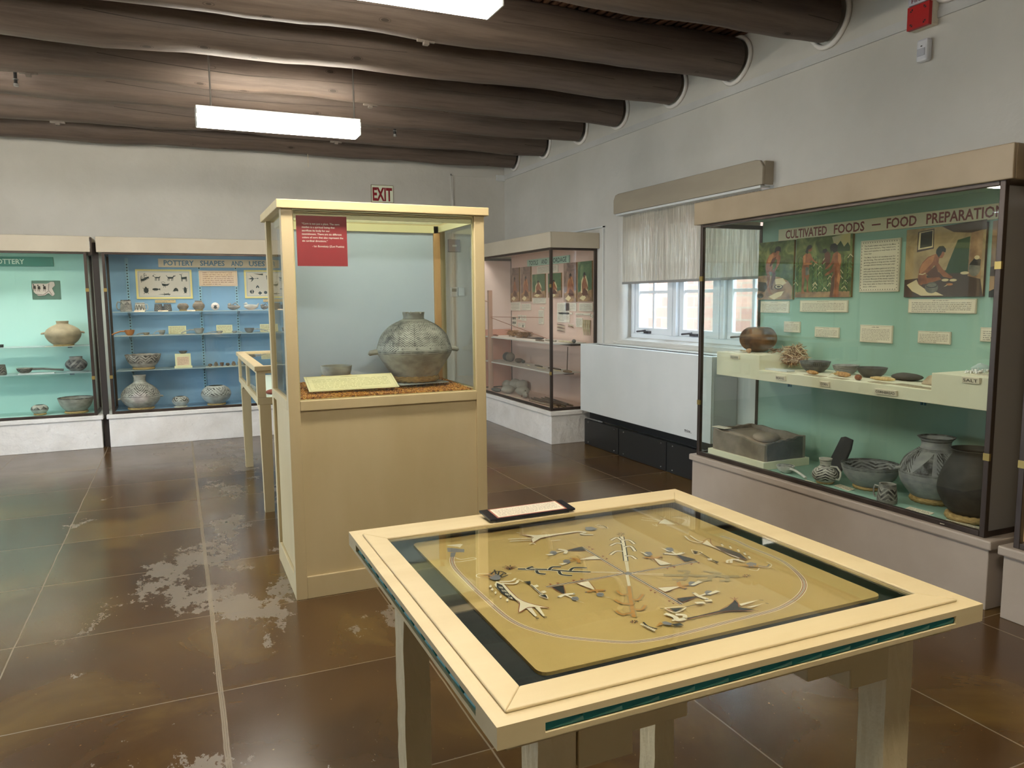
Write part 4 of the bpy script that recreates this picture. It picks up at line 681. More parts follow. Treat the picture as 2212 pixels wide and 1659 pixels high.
# little dark flap between the two pottery cases
thing('hinged_flap', 'small dark flap with a white tag between the pottery cases', 'flap', (-.752, 8.80, 1.985), (0, 0, .5), None,
      MB().box((0, 0, 0), (.006, .085, .18), 0).box((-.001, .03, .07), (0, .055, .14), 1), [BRONZE, WHITEM])
# ---------------------------------------------------------------- tall free standing corn case
corn = thing('free_standing_display_case', 'tall cream painted free standing case with a large painted jar behind glass', 'display case', (.478, 3.80, 0))
W, D, P = 1.044, .70, .056
for x, y in ((0, 0), (W-P, 0), (0, D-P), (W-P, D-P)):
    part(corn, 'corner_post', MB().box((x, y, 0), (x+P, y+P, 1.943)), CREAM, bev=.003)
hm = CREAMW
mb = MB().box((-.02, -.02, 1.943), (W+.02, .04, 1.985)).box((-.02, D-.04, 1.943), (W+.02, D+.02, 1.985)).box((-.02, .04, 1.943), (.04, D-.04, 1.985)).box((W-.04, .04, 1.943), (W+.02, D-.04, 1.985))
part(corn, 'top_frame', mb, hm, bev=.003)
part(corn, 'lid_glass', MB().box((.04, .04, 1.955), (W-.04, D-.04, 1.962)), LID)
part(corn, 'inner_top_rail', MB().box((P, .04, 1.905), (W-P, .052, 1.9425)).box((P, D-.10, 1.90), (W-P, D-.085, 1.9425)).box((.045, P, 1.905), (.058, D-P, 1.9425)).box((W-.058, P, 1.905), (W-.045, D-P, 1.9425)), mat('cream_inner', '#e6ddb4', .5))
sl = MB().box((P, -.001, .962), (W-P, .03, 1.012)).box((P, D-.03, .962), (W-P, D+.001, 1.012)).box((-.001, P, .962), (.03, D-P, 1.012)).box((W-.03, P, .962), (W+.001, D-P, 1.012))
part(corn, 'sill', sl, CREAM, bev=.003)
pn = MB().box((P, .016, .10), (W-P, .026, .962)).box((P, D-.026, .10), (W-P, D-.016, .962)).box((.016, P, .10), (.026, D-P, .962)).box((W-.026, P, .10), (W-.016, D-P, .962))
part(corn, 'lower_panel', pn, CREAM)
bs_ = MB().box((P, .001, 0), (W-P, .016, .115)).box((P, D-.016, 0), (W-P, D-.001, .115)).box((.001, P, 0), (.016, D-P, .115)).box((W-.016, P, 0), (W-.001, D-P, .115))
part(corn, 'base_board', bs_, CREAM, bev=.003)
part(corn, 'case_floor', MB().box((.027, .027, .97), (W-.027, D-.027, 1.0)), CREAM)
part(corn, 'back_panel', MB().box((.058, D-.085, 1.0), (.957, D-.072, 1.93)), mat('pale_blue_board', '#c3d0e8', .8, '#bdcbe4', 2))
part(corn, 'pine_strip', MB().box((.957, D-.10, 1.0), (.998, D-.06, 1.943)), WOODN, 'bare pine strip', bev=.002)
part(corn, 'front_glass', MB().box((P-.004, .014, 1.012), (W-P+.004, .019, 1.943)), GL)
for xx in (.014, W-.019): part(corn, 'side_glass', MB().box((xx, P-.004, 1.012), (xx+.005, D-P+.004, 1.943)), GL)
bd = MB(); bd.box((P, .020, 1.011), (W-P, .026, 1.016)); bd.box((P, .020, 1.93), (W-P, .026, 1.94)); bd.box((P, .020, 1.016), (P+.006, .026, 1.93)); bd.box((W-P-.006, .020, 1.016), (W-P, .026, 1.93))
part(corn, 'glazing_bead', bd, CREAMW)
# red quotation panel stuck inside the glass
o = thing('quotation_panel', 'dark red panel with white quotation hung inside the tall corn case', 'sign', (.553, 3.832, 1.673), BW)
part(o, 'board', MB().box((0, 0, 0), (.244, .243, .004)), mat('oxblood', '#9c2430', .55))
tx = MB(); lines = ['\u201cCorn is not just a plant. The corn', 'maiden is a spiritual being that', 'sacrifices its body for our', 'nourishment. There are six different', 'colors of corn that also represent the', 'six cardinal directions.\u201d']
for i, s_ in enumerate(lines): tx.text(s_, .026, .200-i*.0165, .0046, .0095, None if i else .182, 'L', .012)
tx.text('- Ian Bowekaty (Zuni Pueblo)', .228, .200-6*.0165-.009, .0046, .0095, .155, 'R', .012)
part(o, 'lettering', tx, mat('white_ink', '#efe6de', .6))
# bed of corn kernels
KM, nt, b = new_mat('corn_kernel')
ob = nt.nodes.new('ShaderNodeTexCoord'); vr = nt.nodes.new('ShaderNodeTexVoronoi'); vr.inputs['Scale'].default_value = 95
nt.links.new(ob.outputs['Object'], vr.inputs['Vector'])
sx = nt.nodes.new('ShaderNodeSeparateXYZ'); nt.links.new(vr.outputs['Color'], sx.inputs[0])
nt.links.new(ramp(nt, sx.outputs[0], [(.0, '#6d3c18'), (.35, '#a8672a'), (.7, '#cf8f3f'), (1, '#e2b260')]), b.inputs['Base Color'])
b.inputs['Roughness'].default_value = .4
bed = MB(); x0, x1, y0, y1 = .062, W-.062, .045, D-.092
def bedz(x, y): return 1.018+.010*math.sin(5*x+1)*math.sin(4*y)+.018*(y-y0)/(y1-y0)
G_ = 24; vs = [(x0+(x1-x0)*i/G_, y0+(y1-y0)*j/G_, bedz(x0+(x1-x0)*i/G_, y0+(y1-y0)*j/G_)) for j in range(G_+1) for i in range(G_+1)]
bed.add(vs, [(j*(G_+1)+i, j*(G_+1)+i+1, (j+1)*(G_+1)+i+1, (j+1)*(G_+1)+i) for j in range(G_) for i in range(G_)], 0)
bed.add([(x0, y0, 1.0), (x1, y0, 1.0), (x1, y0, bedz(x1, y0)), (x0, y0, bedz(x0, y0))], [(0, 1, 2, 3)]); bed.add([(x1, y0, 1.0), (x1, y1, 1.0), (x1, y1, bedz(x1, y1)), (x1, y0, bedz(x1, y0))], [(0, 1, 2, 3)])
for k in range(6200):
    x, y = rnd.uniform(x0+.004, x1-.004), y0+.004+(y1-y0-.008)*rnd.random()**1.5
    s_ = rnd.uniform(.0042, .006); z = bedz(x, y)+rnd.uniform(-.001, .0035)
    a = rnd.uniform(0, PI); ca, sa = math.cos(a)*s_, math.sin(a)*s_
    bed.add([(x+ca, y+sa, z), (x-sa*.8, y+ca*.8, z), (x-ca, y-sa, z), (x+sa*.8, y-ca*.8, z), (x, y, z+s_*.75), (x, y, z-s_*.7)],
            [(0, 1, 4), (1, 2, 4), (2, 3, 4), (3, 0, 4), (1, 0, 5), (2, 1, 5), (3, 2, 5), (0, 3, 5)], 0, True)
thing('corn_kernels', 'bed of brown and golden dried corn kernels covering the floor of the tall case', 'corn kernels', (.478, 3.80, 0), 0, None, bed, KM, kind='stuff')
# ---------------------------------------------------------------- small glass topped table case behind it
o = thing('table_case', 'cream table case with glass top and side panes standing behind the tall corn case', 'display case', (.475, 5.53, 0))
TW, TD = .80, 1.76
mb = MB().box((0, 0, 1.02), (TW, .07, 1.054)).box((0, TD-.07, 1.02), (TW, TD, 1.054)).box((0, .07, 1.02), (.07, TD-.07, 1.054)).box((TW-.07, .07, 1.02), (TW, TD-.07, 1.054))
part(o, 'top_frame', mb, CREAM, bev=.004)
part(o, 'top_glass', MB().box((.07, .07, 1.036), (TW-.07, TD-.07, 1.042)), GL)
mb = MB(); a, c = .014, TD-.014
for z0, z1 in ((.78, .83), (1.0, 1.02)):
    mb.box((a, a, z0), (TW-a, a+.03, z1)).box((a, c-.03, z0), (TW-a, c, z1)).box((a, a+.03, z0), (a+.03, c-.03, z1)).box((TW-a-.03, a+.03, z0), (TW-a, c-.03, z1))
for (x, y) in ((a, a), (TW-a-.06, a), (a, c-.06), (TW-a-.06, c-.06)): mb.box((x, y, .83), (x+.06, y+.06, 1.0))
yy = (a+c)/2; mb.box((a, yy-.03, .83), (a+.03, yy+.03, 1.0)).box((TW-a-.03, yy-.03, .83), (TW-a, yy+.03, 1.0))
mb.box((TW/2-.03, a, .83), (TW/2+.03, a+.03, 1.0))
part(o, 'side_frame', mb, CREAM, bev=.003)
part(o, 'side_pane', MB().box((a+.012, a+.06, .83), (a+.017, c-.06, 1.0)), GL)
part(o, 'side_pane', MB().box((a+.06, a+.012, .83), (TW-a-.06, a+.017, 1.0)), GL)
part(o, 'case_floor', MB().box((a+.03, a+.03, .80), (TW-a-.03, c-.03, .83)), mat('pale_lining', '#c9d3d0', .8))
for x, y in ((.028, .02), (TW-.105, .02), (.028, TD-.10), (TW-.105, TD-.10)):
    t = .07; q0 = [(x, y), (x+t+.006, y), (x+t+.006, y+t+.006), (x, y+t+.006)]
    mb = MB().box((x, y, .66), (x+t+.006, y+t+.01, .78))
    vs = [(x, y, .66), (x+t+.006, y, .66), (x+t+.006, y+t+.01, .66), (x, y+t+.01, .66), (x+.006, y+.004, 0), (x+t, y+.004, 0), (x+t, y+t, 0), (x+.006, y+t, 0)]
    mb.add(vs, [(0, 1, 5, 4), (1, 2, 6, 5), (2, 3, 7, 6), (3, 0, 4, 7), (4, 5, 6, 7)])
    part(o, 'leg', mb, CREAM)
mb = MB().prism([(.10, .78), (.24, .78), (.24, .755), (.17, .73), (.10, .73)], 0, .03, .09)
mb.prism([(TD-.10, .78), (TD-.24, .78), (TD-.24, .755), (TD-.17, .73), (TD-.10, .73)], 0, .03, .09)
part(o, 'corbel', mb, CREAM)
for i, (x, y, r, c_) in enumerate(((.60, 5.72, .03, '#8a3b34'), (.66, 5.86, .025, '#c9b7a0'), (.70, 5.68, .02, '#5a5a5e'))):
    thing('small_artifact', ['small dark red bead heap inside the table case', 'small pale stone inside the table case', 'small grey stone near the front pane of the table case'][i], 'artifact', (x, y, .83), 0, None,
          MB().blob((0, 0, r*.6), (r*1.3, r, r*.6), jit=.15, seed=i), mat('artifact_%d' % i, c_, .7))
thing('paper_label', 'white paper label lying inside the table case', 'card', (.62, 5.66, .8302), .2, None, MB().box((0, 0, 0), (.08, .05, .002)), CARD)
# ---------------------------------------------------------------- sand painting table in the foreground
tb = thing('sand_painting_table', 'low cream table in the foreground with a glass top over a sand painting', 'table', (.39, .95, 0))
TW, TD = 1.053, 1.025
ox0, ox1, oy0, oy1 = .075, .968, .086, .910
def ring(mb, a, b, z0, z1, mi=0):
    (X0, Y0, X1, Y1), (x0, y0, x1, y1) = a, b
    return mb.box((X0, Y0, z0), (X1, y0, z1), mi).box((X0, y1, z0), (X1, Y1, z1), mi).box((X0, y0, z0), (x0, y1, z1), mi).box((x1, y0, z0), (X1, y1, z1), mi)
part(tb, 'table_top', ring(ring(MB(), (.0202, .0202, TW-.0202, TD-.0202), (ox0, oy0, ox1, oy1), .882, .888), (.0202, .0202, TW-.0202, TD-.0202), (.03, .03, TW-.03, TD-.03), .852, .882), CREAMW)
mb = MB()
for z0, z1 in ((.852, .8605), (.8765, .888)):
    ring(mb, (0, 0, TW, TD), (.0201, .0201, TW-.0201, TD-.0201), z0, z1)
for x0, x1 in ((0, .078), (TW-.078, TW)): mb.box((x0, 0, .8605), (x1, .02, .8765)); mb.box((x0, TD-.02, .8605), (x1, TD, .8765))
for y0, y1 in ((.0201, .085), (TD-.085, TD-.0201)): mb.box((0, y0, .8605), (.02, y1, .8765)); mb.box((TW-.02, y0, .8605), (TW, y1, .8765))
part(tb, 'edge_moulding', mb, CREAMW)
def facets(n, L):
    """row of carved teal triangles, along x, facing -y, recessed"""
    mb = MB(); p = L/n; h = .0158
    for i in range(n):
        x = i*p
        A, B_, C_, D_ = (x, .006, 0), (x+p, .006, 0), (x+p, .018, h), (x, .018, h)
        K = (x+p*.93, .001, h*.72); K2 = (x+p*.5, .004, h*.12)
        mb.add([A, B_, C_, D_, K, K2], [(0, 5, 4), (0, 4, 3), (3, 4, 2), (0, 1, 5), (5, 1, 4), (1, 2, 4)])
    return mb
part(tb, 'carved_inlay', facets(13, TW-.156), TEAL, 'carved teal triangles', loc=(.078, 0, .8605))
part(tb, 'carved_inlay', facets(12, TD-.17), TEAL, 'carved teal triangles', loc=(0, TD-.085, .8605), rot=(0, 0, -PI/2))
part(tb, 'carved_inlay', facets(12, TD-.17), TEAL, 'carved teal triangles', loc=(TW, .085, .8605), rot=(0, 0, PI/2))
mb = MB()
z0, z1 = .888, .8935; a = (.026, .028, TW-.038, TD-.050); b = (ox0, oy0, ox1, oy1)
o4 = [(a[0], a[1]), (a[2], a[1]), (a[2], a[3]), (a[0], a[3])]; i4 = [(b[0], b[1]), (b[2], b[1]), (b[2], b[3]), (b[0], b[3])]
for k in range(4):
    g = .0004; j = (k+1) % 4
    mb.prism([o4[k], o4[j], i4[j], i4[k]], 2, z0, z1)
part(tb, 'glass_bezel', mb, CREAMW, bev=.002)
part(tb, 'top_glass', MB().box((ox0-.003, oy0-.003, .886), (ox1+.003, oy1+.003, .8898)), GLT)
part(tb, 'tray', ring(MB().box((.03, .03, .8425), (TW-.03, TD-.03, .8585)), (.03, .03, TW-.03, TD-.03), (.034, .034, TW-.034, TD-.034), .8585, .8818), mat('black_felt', '#1e2322', .9))
HAM = mat('hand_hewn_cream', '#d0c09a', .5, '#c8b78f', 5, bs=.6, bn=14, bd=.012)
part(tb, 'apron', ring(MB(), (.035, .048, TW-.02, TD-.045), (.065, .078, TW-.05, TD-.075), .815, .842), CREAM, bev=.003)
LX = ((.095, .163), (.865, .935)); LY = ((.06, .125), (.85, .93))
for x0, x1 in LX:
    for y0, y1 in LY:
        N = 22; vs = []; n = 24; rg = random.Random(int(x0*900+y0*70))
        for i in range(N+1):
            z = .842*(1-i/N)
            for j in range(n):
                e = j//6; t = (j % 6)/6; cs = [(x0, y0), (x1, y0), (x1, y1), (x0, y1)]
                px = cs[e][0]+(cs[(e+1) % 4][0]-cs[e][0])*t; py = cs[e][1]+(cs[(e+1) % 4][1]-cs[e][1])*t
                vs.append((px+rg.uniform(-.0014, .0014), py+rg.uniform(-.0014, .0014), z))
        mb = MB().add(vs, [(i*n+j, i*n+(j+1) % n, (i+1)*n+(j+1) % n, (i+1)*n+j) for i in range(N) for j in range(n)]); mb.add(vs[-n:], [list(range(n))])
        part(tb, 'leg', mb, HAM)
for k, (x0, x1) in enumerate(LX):
    for y0, y1 in LY:
        sg = 1 if k == 0 else -1; e = x1 if k == 0 else x0
        sec = [(e+sg*.002, .815), (e+sg*.215, .815), (e+sg*.215, .785), (e+sg*.105, .785), (e+sg*.105, .745), (e+sg*.002, .745)]
        part(tb, 'corbel', MB().prism(sec if k == 0 else sec[::-1], 1, y0-.005, y0+.05), CREAM, bev=.003)
SANDPAL = {'k': mat('sand_black', '#1d2526', .9), 'w': mat('sand_white', '#e6dcc2', .9), 'r': mat('sand_rust', '#8d5238', .9), 'g': mat('sand_grey', '#7b7c80', .9),
           't': mat('sand_taupe', '#a08e63', .9), 'o': mat('sand_orange', '#b98640', .9)}
SD = mat('sand_ground', '#c0a467', .9, '#b89c5e', 5, bs=.3, bn=300, bd=.002)
mb = MB(); r = .02; cx, cy, hx, hy = .942, 1.491, .407, .386
pts = []
for (qx, qy, a0) in ((1, -1, -PI/2), (1, 1, 0), (-1, 1, PI/2), (-1, -1, PI)):
    for k in range(5):
        a = a0+PI/2*k/4; pts.append((cx-.93+qx*(hx-r)+r*math.cos(a)+.93-.39, cy-.95+qy*(hy-r)+r*math.sin(a)))
mb.prism(pts, 2, .8586, .8650, 0)
mi = {k: i+1 for i, k in enumerate(SANDPAL)}
z = .86505
for kind, c, w_, *pp in SAND:
    pp = [(p[0]/1000+.54, p[1]/1000+.50) for p in pp]
    if kind == 'S':
        if len(pp) > 2:
            q = []
            for i in range(len(pp)-1):
                p0, p1, p2, p3 = pp[max(i-1, 0)], pp[i], pp[i+1], pp[min(i+2, len(pp)-1)]
                for j in range(5):
                    t = j/5; q.append(tuple(.5*(2*p1[a]+(p2[a]-p0[a])*t+(2*p0[a]-5*p1[a]+4*p2[a]-p3[a])*t*t+(3*p1[a]-p0[a]-3*p2[a]+p3[a])*t**3) for a in (0, 1)))
            pp = q+[pp[-1]]
        mb.stroke(pp, w_/1000, z, mi[c])
    else: mb.poly(pp, z, mi[c])
    z += .000012
thing('sand_painting', 'tan sand painting with crossed corn plants and masked figures under the table glass', 'sand painting', (.39, .95, 0), 0, None, mb, [SD]+list(SANDPAL.values()))
# information plate on the back edge of that table
o = thing('information_plate', 'small black edged information plate tilted on the back edge of the sand painting table', 'sign', (.752, 1.862, .8975), (math.radians(4), 0, .01))
part(o, 'plate', MB().box((0, 0, .004), (.265, .082, .010)), mat('black_acrylic', '#1b1b20', .2), bev=.0015)
mb = MB().rect(.024, .004, .241, .078, .0103, 0).rect(.029, .009, .236, .073, .0106, 1)
dashes(mb, .036, .013, .229, .069, 10, .0109, mi=2, seed=5)
part(o, 'printed_paper', mb, [mat('rust_border', '#8e4a34', .7), CARD, INK])
part(o, 'bracket', MB().box((.02, .0, -.0), (.245, .08, .0038)), BLACK)
o.location.z = .8945
# ---------------------------------------------------------------- pottery
def smooth(pts, k=5):
    out = []; n = len(pts)
    for i in range(n-1):
        p0, p1, p2, p3 = pts[max(i-1, 0)], pts[i], pts[i+1], pts[min(i+2, n-1)]
        for j in range(k):
            t = j/k; q = []
            for a in (0, 1):
                q.append(.5*(2*p1[a]+(p2[a]-p0[a])*t+(2*p0[a]-5*p1[a]+4*p2[a]-p3[a])*t*t+(3*p1[a]-p0[a]-3*p2[a]+p3[a])*t**3))
            out.append((max(q[0], 0), q[1]))
    return out+[pts[-1]]
def pot_mesh(R, H, prof, n=64, t=.007, chip=0, seed=0, sx=1, sy=1):
    out = smooth(prof, 5); zmax = max(p[1] for p in out)
    pr = [(0, 0)]+[(r*R, z*H) for r, z in out]; vv = [0]+[z/zmax for r, z in out]
    inn = [(max(r-t, .001), z) for r, z in pr[::-1] if z > t*1.2]; inn.append((.001, t*1.2))
    vi = [2-z/(H*zmax) for r, z in inn]
    ph = random.Random(seed).uniform(0, 6)
    def wob(a, z):
        w = .006*math.sin(2*a+ph)+.004*math.sin(5*a+ph*2)
        return w
    mb = MB(); mb.lathe(pr+inn, n, vv=vv+vi, wob=wob, sx=sx, sy=sy)
    if chip:
        rg = random.Random(seed+3)
        for i, v in enumerate(mb.v):
            if v[2] > H*.985:
                a = math.atan2(v[1], v[0]); mb.v[i] = (v[0], v[1], v[2]-chip*max(0, math.sin(9*a+ph)*math.sin(4*a+1)))
    return mb
OLLA = [(.55, 0), (.80, .14), (.98, .34), (1, .48), (.90, .64), (.62, .78), (.38, .855), (.33, .90), (.34, .96), (.36, 1)]
CORNJ = [(.57, 0), (.69, .11), (.83, .235), (.955, .345), (1, .415), (.97, .50), (.86, .66), (.64, .79), (.36, .875), (.285, .895), (.275, .93), (.29, 1)]
BOWL = [(.42, 0), (.60, .12), (.84, .45), (.96, .8), (1, 1)]
SEED = [(.45, 0), (.80, .22), (.98, .45), (1, .6), (.88, .82), (.62, .97), (.52, 1)]
JAR = [(.5, 0), (.85, .2), (1, .42), (.92, .62), (.68, .80), (.58, .86), (.60, 1)]
MUG = [(.92, 0), (1, .08), (.99, .3), (.92, .65), (.84, .95), (.85, 1)]
JUG = [(.6, 0), (.92, .15), (1, .32), (.86, .50), (.52, .64), (.42, .74), (.44, .86), (.52, 1)]
WJAR = [(.5, 0), (.70, .08), (.93, .26), (1, .42), (.97, .50), (.82, .66), (.52, .79), (.42, .84), (.42, .93), (.53, 1)]
DARK = [(.4, 0), (.72, .10), (.96, .30), (1, .45), (.90, .65), (.70, .85), (.62, .93), (.70, 1)]
def pot(name, label, cat, loc, R, H, prof, m, handles=(), group=None, rot=0, chip=0, seed=0, n=64, t=.007, sx=1, sy=1, tilt=0):
    """handles: list of (kind, angle, z, size)"""
    mb = pot_mesh(R, H, prof, n, t, chip, seed, sx, sy)
    if not handles:
        return thing(name, label, cat, loc, (tilt, 0, rot), group, mb, m)
    o = thing(name, label, cat, loc, (tilt, 0, rot), group)
    part(o, 'body', mb, m)
    for kind, a, z, s in handles:
        ca, sa = math.cos(a), math.sin(a)
        def at(r, zz): return (r*ca, r*sa, zz)
        def rad(zz):
            best = min(smooth(prof, 5), key=lambda p: abs(p[1]*H-zz)); return best[0]*R
        h = MB()
        if kind == 'lug':
            r0 = rad(z); h.tube([at(r0*.93, z+s*.1), at(r0+s*.5, z), at(r0+s*1.1, z-s*.12), at(r0+s*1.25, z-s*.05)], [s*.55, s*.5, s*.48, s*.3], 10, flat=.8)
        else:
            z1 = z+s; z0 = z-s; r1, r0 = rad(z1)-.004, rad(z0)-.004; o_ = max(r0, r1)+s*.9
            h.tube([at(r1, z1), at((r1+o_)/2+.01, z1+.004), at(o_, z+s*.4), at(o_, z-s*.4), at((r0+o_)/2+.006, z0), at(r0, z0)], s*.16, 8)
        part(o, 'handle', h, m)
    return o
def coil(label, loc, R, r=.016, group='woven rings under the pots'):
    mb = MB(); N = 60
    pts = [(R*math.cos(2*PI*k/N), R*math.sin(2*PI*k/N), r) for k in range(N)]
    mb.tube(pts, [r*(1+.12*math.sin(k*2.1)) for k in range(N)], 8, closed=True)
    thing('straw_ring', label, 'ring', loc, 0, group, mb, STRAW)
    return loc[2]+1.35*r
GREY, GREY2, BK = '#b9b6ad', '#9a978f', '#2c2a2a'
def m_corn(u, v):
    up = band(v, .50, .87); strip = band(v, .435, .50)
    rows = (v*16.2).fr().lt(.06)*up
    cols = ((u*9).fr()).lt(.02)*up
    ch = chev(u, v, 30, 34, 1.3, .58)*up
    d2 = diag(u, v, 70, -30, .55)*band((u*3).fr(), .55, .8)*band(v, .43, .87)
    lin_ = band(v, .405, .42).mx(band(v, .43, .437)).mx(band(v, .385, .392))
    # bird tracks in the pale strip
    q = (u*17).fr(); w_ = (v-.4675)*60
    tr = ((q-.5).ab().lt(.16)*w_.ab().lt(.10)).mx((w_.ab()*.12-(q-.42)).ab().lt(.035)*w_.ab().lt(.9)*q.gt(.3)*q.lt(.62))
    tr = tr*band(v, .445, .49)*band((u*3).fr(), .55, .8).lt(.5)
    return rows.mx(cols).mx(ch).mx(d2*(1-ch)).mx(lin_).mx(tr).mx(band(v, .895, .90))
def m_chev(u, v): return (chev(u, v, 7, 13, 2.2, .5)*band(v, .45, .84)).mx(band(v, .41, .425)).mx(band(v, .435, .442))
def m_bw(u, v):
    b = band(v, .46, .78)
    a = (u*5).fr()
    blk = b*band(a, .05, .45)*(diag(u, v, 60, 16, .5).mx(band(a, .2, .3)))
    st = b*band(a, .5, .95)*((a-.5)*2.2).gt((v-.46)/.32)
    ln = ((v*60).fr().gt(.5))*(band(v, .42, .46).mx(band(v, .78, .82)))
    return blk.mx(st).mx(ln).mx(band(v, .93, .945)).mx(band(v, .985, 1.02))
def m_jug(u, v): return (chev(u, v, 4, 9, 1.6, .42)*band(v, .12, .60)).mx(band(v, .68, .72)).mx(band(v, .9, .93)).mx((v*26).fr().gt(.5)*band(v, .60, .66))
def m_mug(u, v): return (chev(u, v, 4, 4, 1.4, .4)*band(v, .22, .8)).mx((v*24).fr().gt(.45)*(band(v, .0, .2).mx(band(v, .82, 1.0))))
def m_mug2(u, v): return (tri(u, v, 11, .52, .8).mx(tri(u, v, 11, .12, .4, True))).mx(band(v, .42, .50)).mx(band(v, .85, .92)).mx(band(v, .0, .08))
def m_bowlin(u, v): return ((chev(u, v, 6, 7, 1.4, .45)*band(v, 1.12, 1.62)).mx(band(v, 1.04, 1.08)).mx(band(v, 1.66, 1.7))).mx(band(v, .86, .89)).mx(band(v, .93, .95)).mx(band(v, .985, 1.03))
def m_bowlout(u, v): return (((u*44).fr()-.5).ab()+((v*9).fr()-.5).ab()).lt(.45)*band(v, .66, .90) + band(v, .58, .62) + band(v, .93, 1.0)
def m_stripe(u, v): return ((v*9+u*3).fr().gt(.62))*band(v, .2, 1.0)
def m_seed(u, v): return ((chev(u, v, 5, 6, 2.4, .45)*diag(u, v, 22, 9, .35))*band(v, .52, .93)).mx(band(v, .49, .505))
def m_zig(u, v): return (chev(u, v, 5, 3.2, 1.5, .35)*band(v, .2, .85)).mx(band(v, .88, .93))
def m_dots(u, v): return (tri(u, v, 7, .55, .9).mx(band(v, .5, .53)))
def m_bowlbig(u, v): return (chev(u, v, 9, 5, 1.5, .5)*band(v, .45, .92)*band((u*2).fr(), .12, .95)).mx(band(v, .95, 1.02)).mx(tri(u, v, 2, .35, .9)*.6)
def m_rim(u, v): return (band(v, .95, 1.05)).mx(chev(u, v, 3, 3, 1.2, .8)*band(v, 1.2, 1.7))
PM = {}
def pm(key, *a, **k):
    if key not in PM: PM[key] = pot_mat('pottery_'+key, *a, **k)
    return PM[key]
# tall corn case
z = coil('thick straw ring under the big jar in the tall corn case', (1.228, 4.16, 1.045), .118, .020)
thing('acrylic_plate', 'thin clear plate under the big jar ring on the kernels', 'plate', (1.228, 4.16, 1.0385), .1, None, MB().box((-.14, -.14, 0), (.15, .14, .005)), GLS)
pot('storage_jar', 'large round grey jar with fine hatched shoulder in the tall corn case', 'jar', (1.228, 4.16, z-.008), .213, .372, CORNJ,
    pm('corn', '#a9a79e', '#8e8b83', '#2c2c2b', m_corn), (('lug', PI*.98-.25, .150, .038), ('lug', -.30, .160, .038)), chip=.012, seed=4, n=96, rot=.25)
z = coil('thin straw ring under the small grey bowl in the tall corn case', (.792, 4.2, 1.050), .062, .026)
pot('bowl', 'small plain grey bowl beside the big jar in the tall corn case', 'bowl', (.792, 4.2, z-.004), .086, .066, [(.62, 0), (.80, .12), (.93, .5), (.98, .85), (1, 1)], pm('plaingrey', '#b0aea6', '#99978f', BK), seed=2)
o = thing('caption_card', 'large pale yellow printed card leaning on the kernels in front of the small grey bowl', 'card', (.60, 3.93, 1.038), (math.radians(22), 0, .02))
part(o, 'board', MB().box((0, 0, 0), (.475, .165, .004)), CARDY)
mb = dashes(MB(), .035, .02, .44, .13, 7, .0046, seed=3, mi=0); mb.text('', 0, 0, 0, .01) if False else None
for a in ((.01, .008, .465, .0095), (.01, .1605, .465, .162), (.01, .008, .0115, .162), (.4635, .008, .465, .162)): mb.rect(*a, .0046)
mb.rect(.19, .143, .28, .147, .0046)
part(o, 'printed_text', mb, mat('olive_ink', '#a39d6c', .8))
# ---------------------------------------------------------------- foods case: floor
FZ = .3602
def W2(l, d): return (3.453+d, 4.55-l)
o = thing('plinth_block', 'low ivory plinth under the stone meal bin in the foods case', 'plinth', (3.50, 3.825, FZ), 0, None, MB().box((0, 0, 0), (.40, .575, .052)), SH, bev=.002)
def stone(name, col, c2, ns=8, bs=.7): return mat(name, col, .9, c2, ns, bs=bs, bn=18, bd=.01)
S1 = stone('stone_slab', '#8f8172', '#75695c'); S2 = stone('stone_dark', '#55504a', '#403c38'); S3 = stone('stone_pale', '#a89787', '#937f6e')
o = thing('stone_meal_bin', 'rough grey brown stone slab bin holding a grinding stone', 'stone bin', (3.52, 3.84, FZ+.052))
def slab(a, b, h0, h1, seed, jit=.006):
    """upright rough slab; a,b corners of footprint; top height h0 at y=a[1] to h1 at y=b[1]"""
    rg = random.Random(seed); mb = MB(); N = 9
    vs = []; X0, Y0, X1, Y1 = a[0], a[1], b[0], b[1]
    alongx = abs(X1-X0) > abs(Y1-Y0)
    for i in range(N+1):
        t = i/N; h = h0+(h1-h0)*t+rg.uniform(-jit, jit)
        if alongx: x = X0+(X1-X0)*t; q = [(x, Y0), (x, Y1)]
        else: y = Y0+(Y1-Y0)*t; q = [(X0, y), (X1, y)]
        for (x, y) in q:
            for z_ in (0, h*.5, h-.004): vs.append((x+rg.uniform(-1, 1)*jit*.4, y+rg.uniform(-1, 1)*jit*.4, z_ if z_ == 0 else z_))
    fs = []
    for i in range(N):
        o_ = i*6; n_ = o_+6
        for k in (0, 1): fs += [(o_+k, n_+k, n_+k+1, o_+k+1), (o_+3+k, o_+4+k, n_+4+k, n_+3+k)]
        fs.append((o_+2, n_+2, n_+5, o_+5)); fs.append((o_, o_+3, n_+3, n_))
    fs += [(0, 1, 4, 3), (1, 2, 5, 4)]; e = N*6; fs += [(e, e+3, e+4, e+1), (e+1, e+4, e+5, e+2)]
    return mb.add(vs, fs)
part(o, 'front_slab', slab((0, 0), (.022, .53), .118, .150, 1), S1)
part(o, 'back_slab', slab((.33, 0), (.355, .53), .15, .165, 2), S1)
part(o, 'end_slab', slab((.022, 0), (.33, .024), .118, .150, 3), S2, 'darker end slab')
part(o, 'end_slab', slab((.022, .506), (.33, .53), .15, .165, 4), S1)
mb = MB(); mb.prism([(.03, .06), (.50, .085), (.50, .135), (.2, .115), (.03, .075)], 0, .025, .325)
part(o, 'metate', mb, S3, 'sloping pale metate slab', bev=.01)
thing('grinding_stone', 'pale oval grinding stone lying in the stone meal bin', 'stone', (3.70, 4.03, .5), (.12, 0, .1), None, MB().blob((0, 0, .035), (.11, .075, .032), 20, 10, jit=.06, seed=3), S3)
